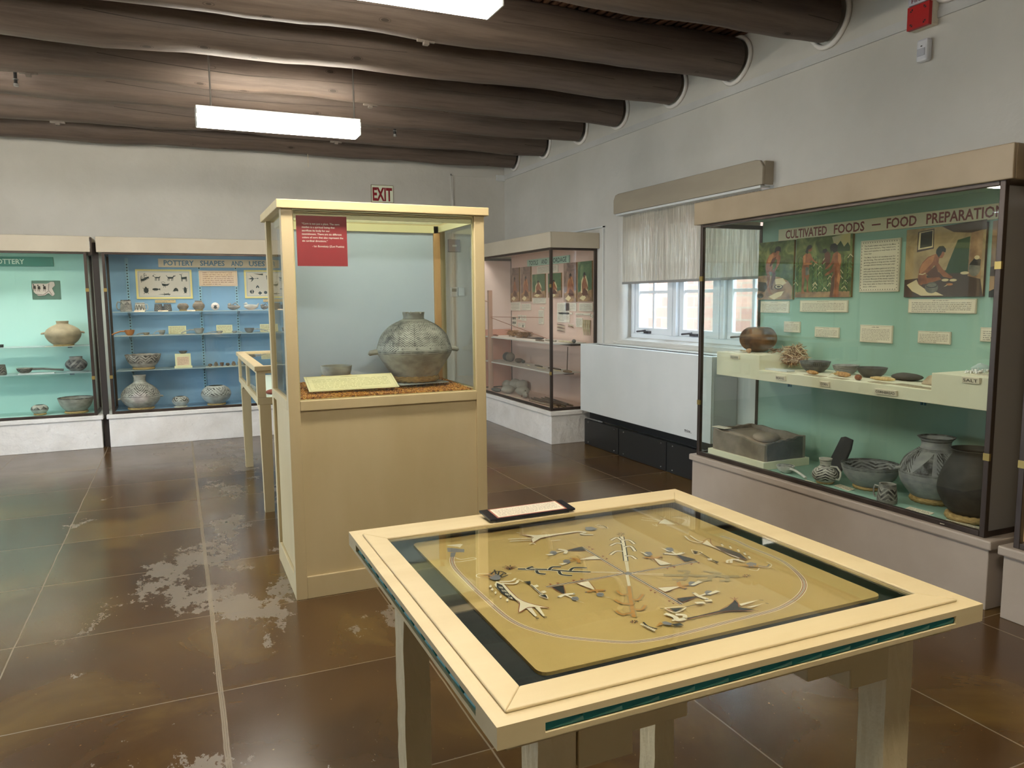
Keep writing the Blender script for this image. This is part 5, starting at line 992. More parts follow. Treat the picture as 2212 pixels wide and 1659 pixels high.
def card(label, x, y, z, w_=.09, d=.045, rz=-PI/2, tilt=0, m=CARD, rows=4, group='printed cards in the display cases', seed=1, title=None):
    o = thing('caption_card', label, 'card', (x, y, z), (tilt, 0, rz), group)
    part(o, 'board', MB().box((-w_/2, -d/2, 0), (w_/2, d/2, .0022)), m)
    part(o, 'printed_text', dashes(MB(), -w_/2*.88, -d/2*.8, w_/2*.88, d/2*.8, rows, .0026, seed=seed), INK)
    return o
card('white paper card lying on the corner of the stone meal bin', 3.575, 4.345, FZ+.205, .13, .07, -PI/2+.1, m=CARD, rows=5)
DS = MB(); N = 10
pts = [(0, 0), (.13, 0), (.135, .15), (.145, .20), (.02, .21), (.0, .1)]
o = thing('slate_slab', 'dark upright slate slab leaning behind the small black and white jug', 'stone', (3.80, 3.60, FZ), (math.radians(-20), 0, -PI/2-.25), None,
          MB().prism([(0, 0), (.145, 0), (.165, .20), (.150, .262), (.075, .268), (.035, .255), (.012, .12)], 1, 0, .016), stone('slate', '#38363a', '#2b2a2e', 6, .3), bev=.004)
def ladle(label, x, y, z, rz, R, L, mbowl, mh, group='ladles and dippers', up=.3, hr=.011, inner=None, depth=.55):
    o = thing('ladle', label, 'ladle', (x, y, z), rz, group)
    part(o, 'bowl', pot_mesh(R, R*depth*1.6, BOWL, 32, .004), mbowl)
    H = R*depth*1.6
    part(o, 'handle', MB().tube([(R*.9, 0, H*.75), (R+L*.3, 0, H*.75), (R+L*.7, 0, H*.5), (R+L, 0, hr)], [hr*1.2, hr, hr, hr*1.1], 10, flat=.6), mh)
    return o
SPI = pm('spiral', '#cfcdc6', '#b5b2aa', '#1f1e1f', lambda u, v: ((v*5+u).fr().gt(.5)*band(v, 1.0, 1.95)).mx(((u*2+v*2).fr().gt(.8))*band(v, .1, .5)))
LST = pot_mat('pottery_ladlestripe', '#cfcdc6', '#b5b2aa', '#1f1e1f')
ladle('black and white spiral painted ladle beside the ivory plinth in the foods case', 3.59, 3.72, FZ, -PI/2-.15, .058, .15, SPI, LST, depth=.5)
z = coil('straw ring under the small black and white jug', (3.60, 3.40, FZ), .042, .009)
pot('jug', 'small black and white zigzag painted jug with one handle in the foods case', 'jug', (3.60, 3.40, z-.002), .076, .145, JUG, pm('jug', '#c6c3ba', '#aeaba2', '#232223', m_jug), (('loop', -PI/2+.2, .062, .036),), seed=5)
z = coil('straw ring under the wide painted bowl in the foods case', (3.74, 3.19, FZ), .085, .011)
pot('bowl', 'wide grey bowl with black painted zigzags inside, in the foods case', 'bowl', (3.74, 3.19, z-.002), .165, .135, BOWL, pm('bowlin', '#9b9c9b', '#84868a', '#222325', m_bowlin), seed=6, n=96)
pot('mug', 'small black banded mug standing in front of the wide painted bowl', 'mug', (3.555, 2.915, FZ), .052, .108, MUG, pm('mug', '#a6a29a', '#8a867f', '#252425', m_mug), (('loop', PI/2+.3, .055, .030),), seed=7)
z = coil('thick straw ring under the large black and white jar', (3.81, 2.825, FZ), .105, .018)
pot('water_jar', 'large grey jar with black geometric band and flared neck in the foods case', 'jar', (3.81, 2.825, z-.004), .182, .345, WJAR, pm('bw', '#9f9e9b', '#87878a', '#252426', m_bw), (('lug', PI*.8, .165, .022), ('lug', -PI*.15, .165, .022)), seed=8, n=96)
z = coil('thick straw ring under the black cooking pot', (3.665, 2.50, FZ), .105, .019)
pot('cooking_pot', 'plain black round cooking pot behind the corner post of the foods case', 'pot', (3.665, 2.50, z-.004), .163, .345, DARK, pm('dark', '#35322f', '#242220', BK, rough=.7), seed=9)
for i, (x, y, w_, d, rz, lab) in enumerate(((3.51, 3.66, .09, .035, .2, 'cream card in front of the spiral ladle'), (3.52, 3.45, .10, .04, .1, 'cream card in front of the small jug'),
        (3.60, 3.26, .13, .06, .15, 'cream card in front of the wide painted bowl'), (3.50, 2.985, .12, .035, .05, 'cream card in front of the black banded mug'),
        (3.56, 2.72, .14, .05, -.05, 'cream card in front of the large black and white jar'), (3.52, 2.45, .18, .065, -.15, 'large cream card in front of the black cooking pot'), (3.495, 3.34, .13, .02, .1, 'narrow cream card by the glass between jug and bowl'))):
    card(lab, x, y, FZ, w_, d, -PI/2-rz, math.radians(8), rows=3+i % 2, seed=20+i)
# ---------------------------------------------------------------- foods case: stepped shelf
ZL, ZM, ZR = 1.1102, 1.0082, 1.1002
SQ, nt, b = new_mat('squash_skin')
c = ramp(nt, noise(nt, 7, detail=6), [(.38, '#4a301e'), (.52, '#74502f'), (.68, '#8a6439')]); nt.links.new(c, b.inputs['Base Color']); b.inputs['Roughness'].default_value = .6
bump(nt, b, noise(nt, 22), .3, .006)
mb = MB(); vs = []; N = 48; Mm = 20
for i in range(Mm+1):
    a = PI*i/Mm
    for k in range(N):
        t = 2*PI*k/N; rib = 1-.035*abs(math.sin(4*t))*math.sin(a); q = math.sin(a)**.85*rib
        zz = .095*math.cos(a); zz -= .03*math.exp(-(math.sin(a)/.3)**2) if a < PI/2 else 0
        vs.append((.15*q*math.cos(t), .13*q*math.sin(t), .095+zz))
mb.add(vs, [(i*N+k, (i+1)*N+k, (i+1)*N+(k+1) % N, i*N+(k+1) % N) for i in range(Mm) for k in range(N)], 0, True)
o = thing('dried_squash', 'large brown dried squash at the left end of the stepped shelf', 'squash', (3.83, 4.275, ZL), (0, 0, .4))
part(o, 'shell', mb, SQ)
part(o, 'stem', MB().tube([(0, 0, .155), (.005, 0, .172), (.015, .004, .180)], [.012, .009, .008], 8), S2)
WHB = mat('bone_white', '#cfc3ac', .8, '#b8a88c', 20)
def shards(lab, x, y, z, n, m, s, seed, name='shard_pile', cat='fragments', h=.012):
    rg = random.Random(seed); mb = MB()
    for k in range(n):
        cx, cy = rg.gauss(0, s), rg.gauss(0, s); r = rg.uniform(.012, .024); a = rg.uniform(0, 6); zz = .001+k*.0009
        p = [(cx+r*rg.uniform(.6, 1)*math.cos(a+q), cy+r*rg.uniform(.6, 1)*math.sin(a+q)) for q in (0, 1.2, 2.5, 3.8, 5)]
        vs = [(u, v, zz+rg.uniform(0, h)) for u, v in p]; vs += [(u, v, w_+.003) for u, v, w_ in vs]
        mb.add(vs, [(4, 3, 2, 1, 0), (5, 6, 7, 8, 9)]+[(i, (i+1) % 5, 5+(i+1) % 5, 5+i) for i in range(5)])
    return thing(name, lab, cat, (x, y, z), 0, None, mb, m, kind='stuff')
shards('small heap of white squash seeds in front of the dried squash', 3.70, 4.27, ZL, 9, WHB, .018, 3, 'seed_heap', 'seeds')
thing('nut_shell', 'small pale tan round shell beside the white seeds', 'shell', (3.68, 4.20, ZL), 0, None, MB().blob((0, 0, .016), (.02, .018, .016), jit=.15, seed=4), mat('nut', '#b18a67', .8))
card('cream card at the far left end of the stepped shelf', 3.68, 4.375, ZL, .11, .05, -PI/2+.1, seed=31)
BRK = mat('dry_brown', '#7c5d42', .9, '#5f452f', 12)
shards('brown dried squash rind pieces right of the dried squash', 3.80, 4.08, ZL, 10, BRK, .03, 5, 'rind_pile', 'dried rind', .03)
for i, (x, y, lab) in enumerate(((3.66, 4.15, 'small white tag by the pale shell'), (3.67, 4.07, 'small white tag in front of the squash rind'))):
    card(lab, x, y, ZL, .05, .025, -PI/2, rows=2, seed=40+i)
# bundle of dry stalks
rg = random.Random(11); mb = MB(); c0 = Vector((0, 0, .085))
for k in range(330):
    a = rg.uniform(0, 2*PI); e = rg.uniform(-.9, 1.3); r = rg.uniform(.05, .088)
    p0 = c0+Vector((r*math.cos(a)*math.cos(e), r*math.sin(a)*math.cos(e), r*math.sin(e)*.85))
    d = Vector((rg.gauss(0, 1), rg.gauss(0, 1), rg.gauss(0, .8))).normalized()*rg.uniform(.025, .05)
    q0, q1 = p0-d, p0+d
    q0.z = max(q0.z, .004); q1.z = max(q1.z, .004)
    q0.x = min(max(q0.x, -.09), .09); q1.x = min(max(q1.x, -.09), .09)
    mb.tube([q0, p0+Vector((rg.gauss(0, .004), rg.gauss(0, .004), .004)), q1], [.0012, .0024, .0012], 4, rg.choice((0, 0, 1, 1, 2)), smooth=False)
mb.blob(c0, .055, 14, 10, 1, .1)
thing('bean_vine_bundle', 'round tangled bundle of dry tan bean stalks on the stepped shelf', 'bundle', (3.86, 3.955, ZM), 0, None, mb, [mat('straw_a', '#c9a57c', .9), mat('straw_b', '#8d6446', .9), mat('straw_c', '#e0c9a4', .9)])
thing('white_tray', 'flat white tray under the dry bean stalk bundle', 'tray', (3.70, 3.93, ZM), 0, None, MB().box((-.05, -.13, 0), (.02, .10, .012)), WHITEM, bev=.002)
pot('bowl', 'black patterned bowl on the stepped shelf, leftmost of its three bowls', 'bowl', (3.83, 3.735, ZM), .096, .072, BOWL, pm('bout', '#6d6a66', '#4e4c4a', '#1d1d1d', m_bowlout), seed=12)
pot('bowl', 'light grey streaked bowl on the stepped shelf, middle of its three bowls', 'bowl', (3.88, 3.53, ZM), .080, .060, BOWL, pm('strip', '#a9a8a4', '#8b8b8a', '#3b3b3c', m_stripe), seed=13)
pot('bowl', 'plain dark grey bowl on the stepped shelf, rightmost of its three bowls', 'bowl', (3.88, 3.33, ZM), .088, .060, BOWL, pm('pdark', '#5f5c58', '#4b4946', BK), seed=14)
COBM = mat('corn_cob', '#c59b62', .8, '#9c6b3a', 60, bs=.8, bn=110, bd=.004)
HUSK = mat('corn_husk', '#d9bf8a', .85, '#b89560', 14, (1, 6, 1))
for i, (x, y, a, l, r, mt, lab) in enumerate(((3.70, 3.63, 1.35, .12, .013, COBM, 'thin dried corn cob in front of the black patterned bowl'), (3.74, 3.42, 1.5, .11, .016, COBM, 'dried corn ear in front of the streaked bowl'),
        (3.67, 3.245, 1.2, .055, .017, mat('red_cob', '#9a5e35', .8, '#6f3c20', 60, bs=.8, bn=110, bd=.004), 'short reddish corn cob at the shelf front'), (3.77, 3.16, 1.75, .15, .012, HUSK, 'pale corn husk below the dark grey bowl'))):
    dx, dy = math.cos(a)*l/2, math.sin(a)*l/2
    thing('corn_cob', lab, 'corn cob', (x, y, ZM), 0, 'corn cobs on the stepped shelf', MB().tube([(-dx, -dy, r), (-dx*.4, -dy*.4, r), (dx*.5, dy*.5, r), (dx, dy, r)], [r*.5, r, r*.9, r*.35], 12), mt)
rg = random.Random(5); mb = MB()
for k in range(26):
    a = rg.gauss(-PI/2, .5); l = rg.uniform(.03, .07); mb.tube([(0, 0, .006), (l*.5*math.cos(a), l*.5*math.sin(a), rg.uniform(.01, .03)), (l*math.cos(a), l*math.sin(a), rg.uniform(.002, .02))], [.003, .0025, .001], 4)
thing('corn_tassel', 'pale frayed corn husk tuft in front of the streaked bowl', 'corn husk', (3.76, 3.50, ZM), 0, None, mb, HUSK)
thing('stone_griddle', 'dark flat stone behind the cards right of the dark grey bowl', 'stone', (3.90, 3.10, ZM), 0, None, MB().blob((0, 0, .022), (.06, .10, .022), 18, 8, jit=.06, seed=6), S2)
mb = MB(); 
vs = [(-.03, .10, 0), (-.07, -.08, 0), (.07, -.08, 0), (.06, .09, 0), (.0, .07, .055), (-.02, -.06, .062), (.05, -.06, .055)]
mb.add(vs, [(0, 3, 2, 1), (0, 1, 5, 4), (1, 2, 6, 5), (2, 3, 4, 6), (3, 0, 4), (4, 5, 6)])
thing('cornbread_wrapper', 'pale folded husk wrapped cornbread near the right step of the shelf', 'cornbread', (3.83, 2.84, ZM), 0, None, mb, mat('husk_grey', '#b9a78c', .9, '#8f7c63', 12, bs=.5), bev=.01)
for i, (x, y, w_, d, rz, lab) in enumerate(((3.665, 3.95, .13, .05, .15, 'cream card in front of the bean stalk bundle'), (3.64, 3.80, .15, .05, .1, 'cream card left of the black patterned bowl'),
        (3.645, 3.55, .15, .06, .15, 'tan card in front of the streaked bowl'), (3.64, 3.36, .12, .05, .1, 'tan card beside the short red cob'), (3.66, 3.08, .13, .07, .2, 'tan card in front of the dark grey bowl'),
        (3.68, 2.93, .15, .08, .2, 'tan card in front of the flat dark stone'), (3.65, 2.78, .13, .07, .1, 'tan card in front of the wrapped cornbread'))):
    card(lab, x, y, ZM, w_, d, -PI/2-rz, rows=4, seed=50+i, m=CARD if i < 2 else mat('tan_card', '#b3a588', .8))
rg = random.Random(8); mb = MB()
for k in range(60): mb.blob((rg.gauss(0, .022), rg.gauss(0, .02), .004+abs(rg.gauss(0, .005))), rg.uniform(.003, .007), 5, 4, jit=.2, seed=k)
thing('salt_crystals', 'small heap of white salt crystals on the right step of the shelf', 'salt', (3.77, 2.60, ZR), 0, None, mb, mat('salt', '#e8e6e2', .4), kind='stuff')
thing('salt_bag', 'small clear crumpled bag behind the white salt crystals', 'bag', (3.84, 2.62, ZR), 0, None, MB().blob((0, 0, .022), (.03, .045, .022), 14, 8, jit=.25, seed=2), GLS)
thing('wooden_tray', 'thin reddish wooden strip at the right end of the shelf', 'tray', (3.90, 2.55, ZR), 0, None, MB().box((0, -.1, 0), (.08, .07, .02)), mat('redwood', '#7c4534', .6), bev=.002)
card('tan card on the right step behind the corner post', 3.71, 2.50, ZR, .12, .07, -PI/2-.1, rows=5, seed=60)
# ---------------------------------------------------------------- boards pinned to the case backs
def board(name, label, cat, x, y, z, w_, h, t=.014, rot=RW, m=CARD, group=None, rows=0, title=None, border=0, seed=1, ink=INK, th=.42, x0f=.06, mats=None):
    """x,y,z: bottom centre on the panel"""
    o = thing(name, label, cat, (x, y, z), rot, group)
    part(o, 'board', MB().box((-w_/2, 0, 0), (w_/2, h, t)), m, bev=.0015)
    if rows:
        mb = dashes(MB(), -w_/2*(1-x0f*2), h*.07, w_/2*(1-x0f*2), h*(.80 if title is not None else .92), rows, t+.0004, th=th, seed=seed)
        if title is not None: dashes(mb, -w_*.12, h*.83, w_*.12, h*.94, 1, t+.0004, seed=seed+9, last=1)
        if border:
            a, b = w_/2-border, h-border
            for q in ((-a, border, a, border+.001), (-a, b-.001, a, b), (-a, border, -a+.001, b), (a-.001, border, a, b)): mb.rect(*q, t+.0004)
        part(o, 'printed_text', mb, ink)
    return o
BX = 3.453+.595-.022
o = board('title_board', 'long cream title board with dark red words Cultivated Foods Food Preparation', 'sign', BX, (4.297+2.36)/2, 1.903, 1.937, .082, .016, m=mat('title_cream', '#d8cdae', .7))
mb = MB(); bt = .012; cyy = (4.297+2.36)/2
for st, y0, y1 in (('CULTIVATED', 4.225, 3.849), ('FOODS', 3.79, 3.546), ('\u2013', 3.49, 3.425), ('FOOD', 3.381, 3.175), ('PREPARATION', 3.112, 2.655)):
    if st == '\u2013': mb.rect(cyy-y0, bt+.024, cyy-y1, bt+.033, .0165)
    else: mb.text(st, cyy-y0, bt, .0165, .060, y0-y1, 'L', .022)
part(o, 'lettering', mb, mat('dark_red_ink', '#7d3630', .7))
# paintings: flat pictures on panels
def paint_bg(name, cols, ns=5, st=(1, 1, 1), vg=None):
    m, nt, b = new_mat(name); b.inputs['Roughness'].default_value = .6
    c = ramp(nt, noise(nt, ns, st, detail=6, dist=1.2), [(.3, cols[0]), (.5, cols[1]), (.7, cols[2])])
    nt.links.new(c, b.inputs['Base Color']); return m
SKN = mat('painted_skin', '#a8663f', .6, '#7a442b', 18); SKL = mat('painted_skin_light', '#c98755', .6, '#a9663e', 18); SKD = mat('painted_skin_dark', '#5f3524', .6)
HAIR = mat('painted_hair', '#1c1716', .6); CLO = mat('painted_cloth', '#8b8578', .7, '#5d5850', 20)
LEAF = mat('painted_leaf', '#7d9a5c', .7, '#486339', 25); LEAFD = mat('painted_leaf_dark', '#34482c', .7); LITE = mat('painted_light', '#d8c49a', .7)
GRD = mat('painted_ground', '#b08a63', .7, '#7d5a48', 12); GRDD = mat('painted_ground_dark', '#4c3a33', .7); SKYP = mat('painted_sky', '#b0ab92', .7, '#c9b470', 6)
PAL = [None, SKN, SKL, SKD, HAIR, CLO, LEAF, LEAFD, LITE, GRD, GRDD, SKYP]
def painting(label, x, ya, yb, z0, z1, bg, px, shapes, rot=RW, t=.016, group='painted scenes in the foods case', edge=None, name='painting'):
    """px: (u0,v0,u1,v1) frame of the coordinates the shapes are drawn in"""
    w_, h = abs(ya-yb), z1-z0
    loc = (x, (ya+yb)/2, z0)
    o = thing(name, label, 'painting', loc, rot, group)
    part(o, 'panel', MB().box((-w_/2, 0, 0), (w_/2, h, t)), edge or mat('panel_edge', '#8a6a3c', .6))
    u0, v0, u1, v1 = px; f = lambda p: ((p[0]-u0)/(u1-u0)*w_-w_/2, (v1-p[1])/(v1-v0)*h)
    mb = MB().rect(-w_/2+.001, .001, w_/2-.001, h-.001, t+.0002); zz = t+.0003
    for s_ in shapes:
        k, c = s_[0], s_[1]
        if k == 'P': mb.poly([f(p) for p in s_[2:]], zz, c)
        elif k == 'S': mb.stroke([f(p) for p in s_[3:]], s_[2]*w_/(u1-u0), zz, c)
        elif k == 'O':
            (cu, cv, ru, rv) = s_[2]; mb.poly([f((cu+ru*math.cos(q*PI/8), cv+rv*math.sin(q*PI/8))) for q in range(16)], zz, c)
        zz += .00001
    part(o, 'picture', mb, [bg]+PAL[1:])
    return o
GBG = paint_bg('green_foliage_paint', ['#2c3a20', '#55642f', '#8d9355'], 9)
def stalks(us, v0, v1, seed):
    rg = random.Random(seed); r = []
    for u in us:
        r.append(('S', 7, 14, (u, v1), (u+rg.uniform(-10, 10), v0)))
        for k in range(7):
            v = v0+(v1-v0)*k/7+rg.uniform(0, 40); s_ = rg.choice((-1, 1)); r.append(('S', rg.choice((6, 6, 8)), 11, (u, v+40), (u+s_*40, v-20), (u+s_*85, v+30)))
    return r
painting('painting of a bent man planting with a digging stick among rocks', BX, 4.494, 4.14, 1.483, 1.903, GBG, (185, 195, 790, 1230),
 [('P', 9, (185, 800), (330, 790), (560, 830), (700, 900), (780, 1010), (775, 1230), (185, 1230)), ('P', 10, (185, 900), (330, 920), (360, 1010), (300, 1090), (185, 1060)),
  ('P', 8, (380, 1180), (520, 1100), (640, 1080), (600, 1160), (480, 1230)), ('P', 8, (480, 860), (620, 850), (680, 940), (600, 990), (500, 960)), ('O', 10, (550, 1005, 75, 45)), ('O', 8, (550, 1000, 55, 30)), ('O', 10, (550, 1000, 36, 17)), ('O', 10, (230, 1160, 60, 45)),
  ('P', 1, (440, 380), (500, 420), (560, 440), (570, 500), (550, 600), (510, 680), (470, 740), (440, 720), (500, 640), (510, 520), (480, 500), (430, 600), (440, 700), (400, 780), (330, 760), (310, 650), (330, 520), (370, 440)),
  ('P', 2, (370, 430), (440, 400), (450, 450), (400, 560), (350, 560)), ('P', 3, (430, 500), (500, 460), (480, 530), (400, 640), (380, 620)),
  ('P', 1, (340, 760), (400, 780), (390, 900), (380, 1000), (420, 1100), (450, 1140), (400, 1130), (350, 1040), (350, 900)), ('P', 3, (430, 740), (495, 740), (490, 860), (450, 960), (440, 1030), (480, 1060), (420, 1050), (415, 960), (430, 860)),
  ('P', 1, (320, 600), (360, 590), (420, 690), (470, 740), (450, 760), (390, 710)), ('P', 5, (375, 720), (430, 730), (410, 790), (385, 780)), ('O', 1, (505, 385, 45, 55)), ('P', 4, (460, 380), (480, 300), (530, 278), (570, 310), (570, 400), (545, 370), (500, 365), (480, 400)), ('S', 3, 9, (500, 640), (440, 780), (400, 960), (395, 1060))])
sh = [('P', 11, (1490, 150), (1800, 110), (1800, 400), (1560, 370)), ('P', 7, (1560, 330), (1640, 225), (1700, 330), (1760, 260), (1800, 330), (1800, 410), (1560, 400)), ('P', 9, (850, 1080), (1820, 1080), (1820, 1180), (850, 1180))]
sh += stalks((900, 1180, 1260, 1350, 1440, 1700, 1770), 470, 1090, 4)
sh += [('P', 1, (1020, 400), (1120, 395), (1150, 470), (1200, 540), (1260, 570), (1230, 585), (1140, 520), (1110, 560), (1100, 640), (1110, 780), (1090, 900), (1100, 1060), (1140, 1100), (1070, 1090), (1070, 900), (1030, 800), (1020, 900), (1010, 1050), (1040, 1110), (970, 1110), (975, 900), (965, 700), (985, 560), (975, 470)),
       ('P', 2, (985, 440), (1030, 410), (1030, 560), (1150, 570), (1150, 600), (1000, 600)), ('P', 5, (1030, 640), (1090, 640), (1110, 770), (1040, 790)), ('O', 1, (1105, 320, 40, 55)), ('P', 4, (1020, 370), (1060, 270), (1110, 245), (1150, 280), (1120, 320), (1080, 330), (1070, 410)),
       ('P', 3, (1370, 420), (1430, 385), (1480, 450), (1470, 580), (1430, 680), (1390, 680), (1400, 560), (1340, 610), (1310, 590), (1380, 520)), ('P', 4, (1330, 400), (1340, 350), (1400, 335), (1420, 380), (1380, 420)),
       ('P', 1, (1520, 440), (1590, 400), (1650, 450), (1670, 560), (1650, 700), (1665, 830), (1640, 1000), (1640, 1175), (1480, 1175), (1510, 1000), (1500, 860), (1540, 740), (1430, 800), (1390, 810), (1390, 780), (1500, 700), (1545, 590), (1440, 690), (1380, 700), (1490, 580)),
       ('P', 2, (1600, 420), (1650, 460), (1665, 560), (1640, 650), (1610, 560)), ('P', 2, (1620, 760), (1662, 830), (1640, 960), (1600, 900)), ('P', 3, (1510, 860), (1560, 780), (1560, 1000), (1530, 1175), (1490, 1175)), ('P', 4, (1460, 330), (1480, 270), (1550, 260), (1600, 310), (1590, 400), (1530, 420), (1500, 380), (1490, 420)), ('S', 6, 8, (1380, 1090), (1350, 900), (1330, 700), (1320, 560))]
painting('painting of three people harvesting in a green corn field', BX, 4.118, 3.632, 1.497, 1.906, GBG, (850, 120, 1840, 1180), sh)
BBG = paint_bg('tan_wall_paint', ['#7d6648', '#b09468', '#c6ac83'], 5)
painting('painting of a kneeling person baking flat bread beside a fire', BX, 3.238, 2.748, 1.494, 1.892, BBG, (290, 200, 1440, 1250),
 [('P', 10, (290, 980), (500, 960), (800, 880), (1050, 820), (1250, 700), (1380, 900), (1440, 1250), (290, 1250)), ('P', 10, (820, 200), (1440, 160), (1440, 300), (1240, 330), (1000, 300)), ('P', 7, (940, 760), (1060, 420), (1230, 380), (1220, 900), (900, 900)),
  ('P', 9, (1240, 330), (1400, 300), (1400, 1000), (1220, 950)), ('P', 10, (470, 250), (715, 220), (720, 520), (465, 560)), ('P', 8, (490, 260), (700, 240), (705, 500), (480, 525)), ('P', 4, (515, 270), (690, 250), (690, 480), (510, 500)),
  ('P', 8, (330, 1060), (480, 980), (520, 1060), (620, 1130), (800, 1180), (900, 1230), (560, 1230), (420, 1160)),
  ('P', 1, (760, 600), (810, 650), (800, 740), (870, 840), (960, 920), (1020, 960), (990, 980), (880, 950), (790, 850), (740, 770), (700, 830), (620, 900), (640, 960), (820, 950), (860, 990), (640, 1050), (520, 1060), (500, 960), (515, 820), (560, 720), (640, 640)),
  ('P', 2, (560, 740), (650, 650), (740, 620), (720, 720), (620, 830), (530, 900), (520, 830)), ('P', 3, (620, 900), (760, 780), (810, 890), (860, 950), (720, 960)), ('S', 8, 14, (515, 895), (570, 905), (615, 885)), ('P', 1, (500, 910), (600, 915), (610, 1020), (560, 1070), (505, 1040)),
  ('P', 1, (800, 560), (880, 560), (880, 620), (850, 670), (800, 670)), ('P', 4, (755, 590), (760, 540), (800, 490), (860, 490), (900, 540), (895, 590), (850, 570), (830, 620), (800, 660)),
  ('O', 8, (910, 1000, 52, 20)), ('O', 8, (1025, 1005, 52, 20)), ('O', 2, (975, 1065, 50, 18)), ('P', 8, (890, 1100), (960, 1060), (930, 1090)), ('O', 5, (715, 1110, 100, 85)), ('O', 4, (715, 1075, 85, 40)), ('O', 5, (715, 1072, 78, 32)),
  ('O', 5, (1310, 840, 80, 120)), ('P', 4, (1235, 790), (1300, 700), (1390, 720), (1385, 810)), ('O', 8, (1335, 690, 35, 30)), ('O', 8, (1180, 905, 60, 22))], edge=mat('panel_edge_red', '#6d4132', .6))
painting('narrow strip of a fourth painting behind the corner post of the foods case', BX, 2.715, 2.36, 1.489, 1.895, paint_bg('brown_scene', ['#5e4a3c', '#9a7450', '#c59a66'], 4), (0, 0, 100, 100),
 [('P', 10, (0, 60), (40, 55), (100, 60), (100, 75), (0, 72)), ('P', 4, (0, 92), (30, 80), (100, 85), (100, 100), (0, 100)), ('P', 1, (30, 20), (60, 15), (75, 60), (40, 62)), ('O', 4, (50, 14, 12, 9))])
o = board('text_board', 'cream text board with a decorated border between the paintings', 'sign', BX, 3.425, 1.528, .29, .322, m=CARD)
mb = MB(); mb.sm = mb.sm
lines = ['The Pueblo Indians who lived in the Mesa', 'Verde were farmers. They raised corn,', 'beans and squashes in small fields on the', 'mesa tops.', '', 'The Mesa Verde is an excellent area for', 'dry farming. The red soil is fertile, the', 'growing season is long and the rainfall', 'averages almost twenty inches per year.', '', 'Although the Indians gathered all of the',
         'wild plant foods that were available and', 'added meat to their diet by hunting, their', 'chief dependence was on their agricultural', 'products. Because of the steady supplies', 'of food that resulted from their harvests,', 'they were able to live in this area for', 'about 1,000 years.']
y = .283
for s_ in lines:
    if s_: mb.text(s_, -.115, y, .0145, .0085, .23 if len(s_) > 34 else .23*len(s_)/40, 'L', .01); y -= .0158
    else: y -= .008
for k in range(15):
    for yy in (.012, .305): mb.poly([(-.128+k*.0175, yy), (-.120+k*.0175, yy), (-.124+k*.0175, yy+.007)], .0145)
    for xx in (-.136, .130): mb.poly([(xx, .02+k*.019), (xx+.006, .024+k*.019), (xx, .028+k*.019)], .0145)
for q in ((-.14, .006, .14, .0072), (-.14, .3148, .14, .316), (-.14, .006, -.1388, .316), (.1388, .006, .14, .316)): mb.rect(*q, .0145)
part(o, 'lettering', mb, INK)
for i, (ya, yb, z0, z1, rows, lab) in enumerate(((4.467, 4.18, 1.387, 1.472, 6, 'cream caption board under the planting painting'), (4.074, 3.659, 1.397, 1.477, 6, 'cream caption board under the harvest painting'), (3.208, 2.786, 1.40, 1.482, 6, 'cream caption board under the bread baking painting'),
        (4.221, 4.069, 1.25, 1.327, 6, 'small cream caption board upper right of the dried squash'), (3.93, 3.722, 1.227, 1.296, 6, 'small cream caption board above the black patterned bowl'), (3.551, 3.311, 1.21, 1.32, 9, 'tall cream caption board above the middle bowls'), (3.134, 2.927, 1.223, 1.295, 6, 'small cream caption board above the cornbread'), (2.753, 2.45, 1.25, 1.327, 5, 'small cream caption board partly behind the right post'))):
    board('caption_board', lab, 'sign', BX, (ya+yb)/2, z0, ya-yb, z1-z0, .012, rows=rows, title='t', border=.003, seed=70+i, group='cream caption boards in the foods case')
# pinned items in the next case at the right edge
for i, (y, z, h) in enumerate(((2.06, 1.15, .42), (2.0, .65, .2))):
    board('caption_board', ['tall tan board at the very right edge of the picture', 'small tan board low at the very right edge'][i], 'sign', 3.44+.605-.022, y, z, .16, h, .012, rows=8, seed=90+i, m=mat('tan_board', '#b98f6a', .7))
# ---------------------------------------------------------------- aqua pottery case at far left
BY = 8.83+.545-.022
def small_text(o, st, x, y, z, h, w_, m, al='L', bold=.02, name='lettering'):
    return part(o, name, MB().text(st, x, y, z, h, w_, al, bold), m)
o = board('title_board', 'dark green title board with pale letters ending in OTTERY', 'sign', -1.47, BY, 1.892, .62, .098, .014, rot=BW, m=mat('title_green', '#4f8a80', .6))
small_text(o, 'POTTERY', .045, .024, .0145, .052, -1.421+1.785-.09, mat('pale_letters', '#dfe6da', .6), 'R') if False else small_text(o, 'POTTERY', .05, .024, .0145, .052, .275, mat('pale_letters', '#dfe6da', .6), 'R')
o = thing('clear_mount', 'clear square mount on the aqua case back holding a broken painted sherd', 'mount', (-1.243, BY, 1.545), BW, None, MB().box((-.132, 0, 0), (.132, .2, .006)), GL)
mb = MB(); pts = [(-.125, .165), (-.05, .17), (.0, .165), (.03, .175), (.045, .19), (.075, .185), (.085, .15), (.055, .12), (.06, .10), (.075, .06), (.055, .035), (.02, .07), (-.02, .045), (-.075, .04), (-.11, .075), (-.125, .12)]
mb.prism(pts, 2, .006, .014, 0)
for (a, b) in ((-.105, .135), (-.065, .13), (-.015, .13)):
    mb.poly([(a-.012, b-.02), (a+.014, b-.022), (a+.012, b+.012), (a-.010, b+.010)], .0145, 1); mb.poly([(a-.012, b+.014), (a+.0, b+.012), (a-.004, b+.028), (a-.014, b+.026)], .0146, 1)
    mb.stroke([(a+.004, b-.02), (a+.006, b-.045)], .004, .0147, 1); mb.stroke([(a-.008, b-.02), (a-.010, b-.042)], .004, .0148, 1)
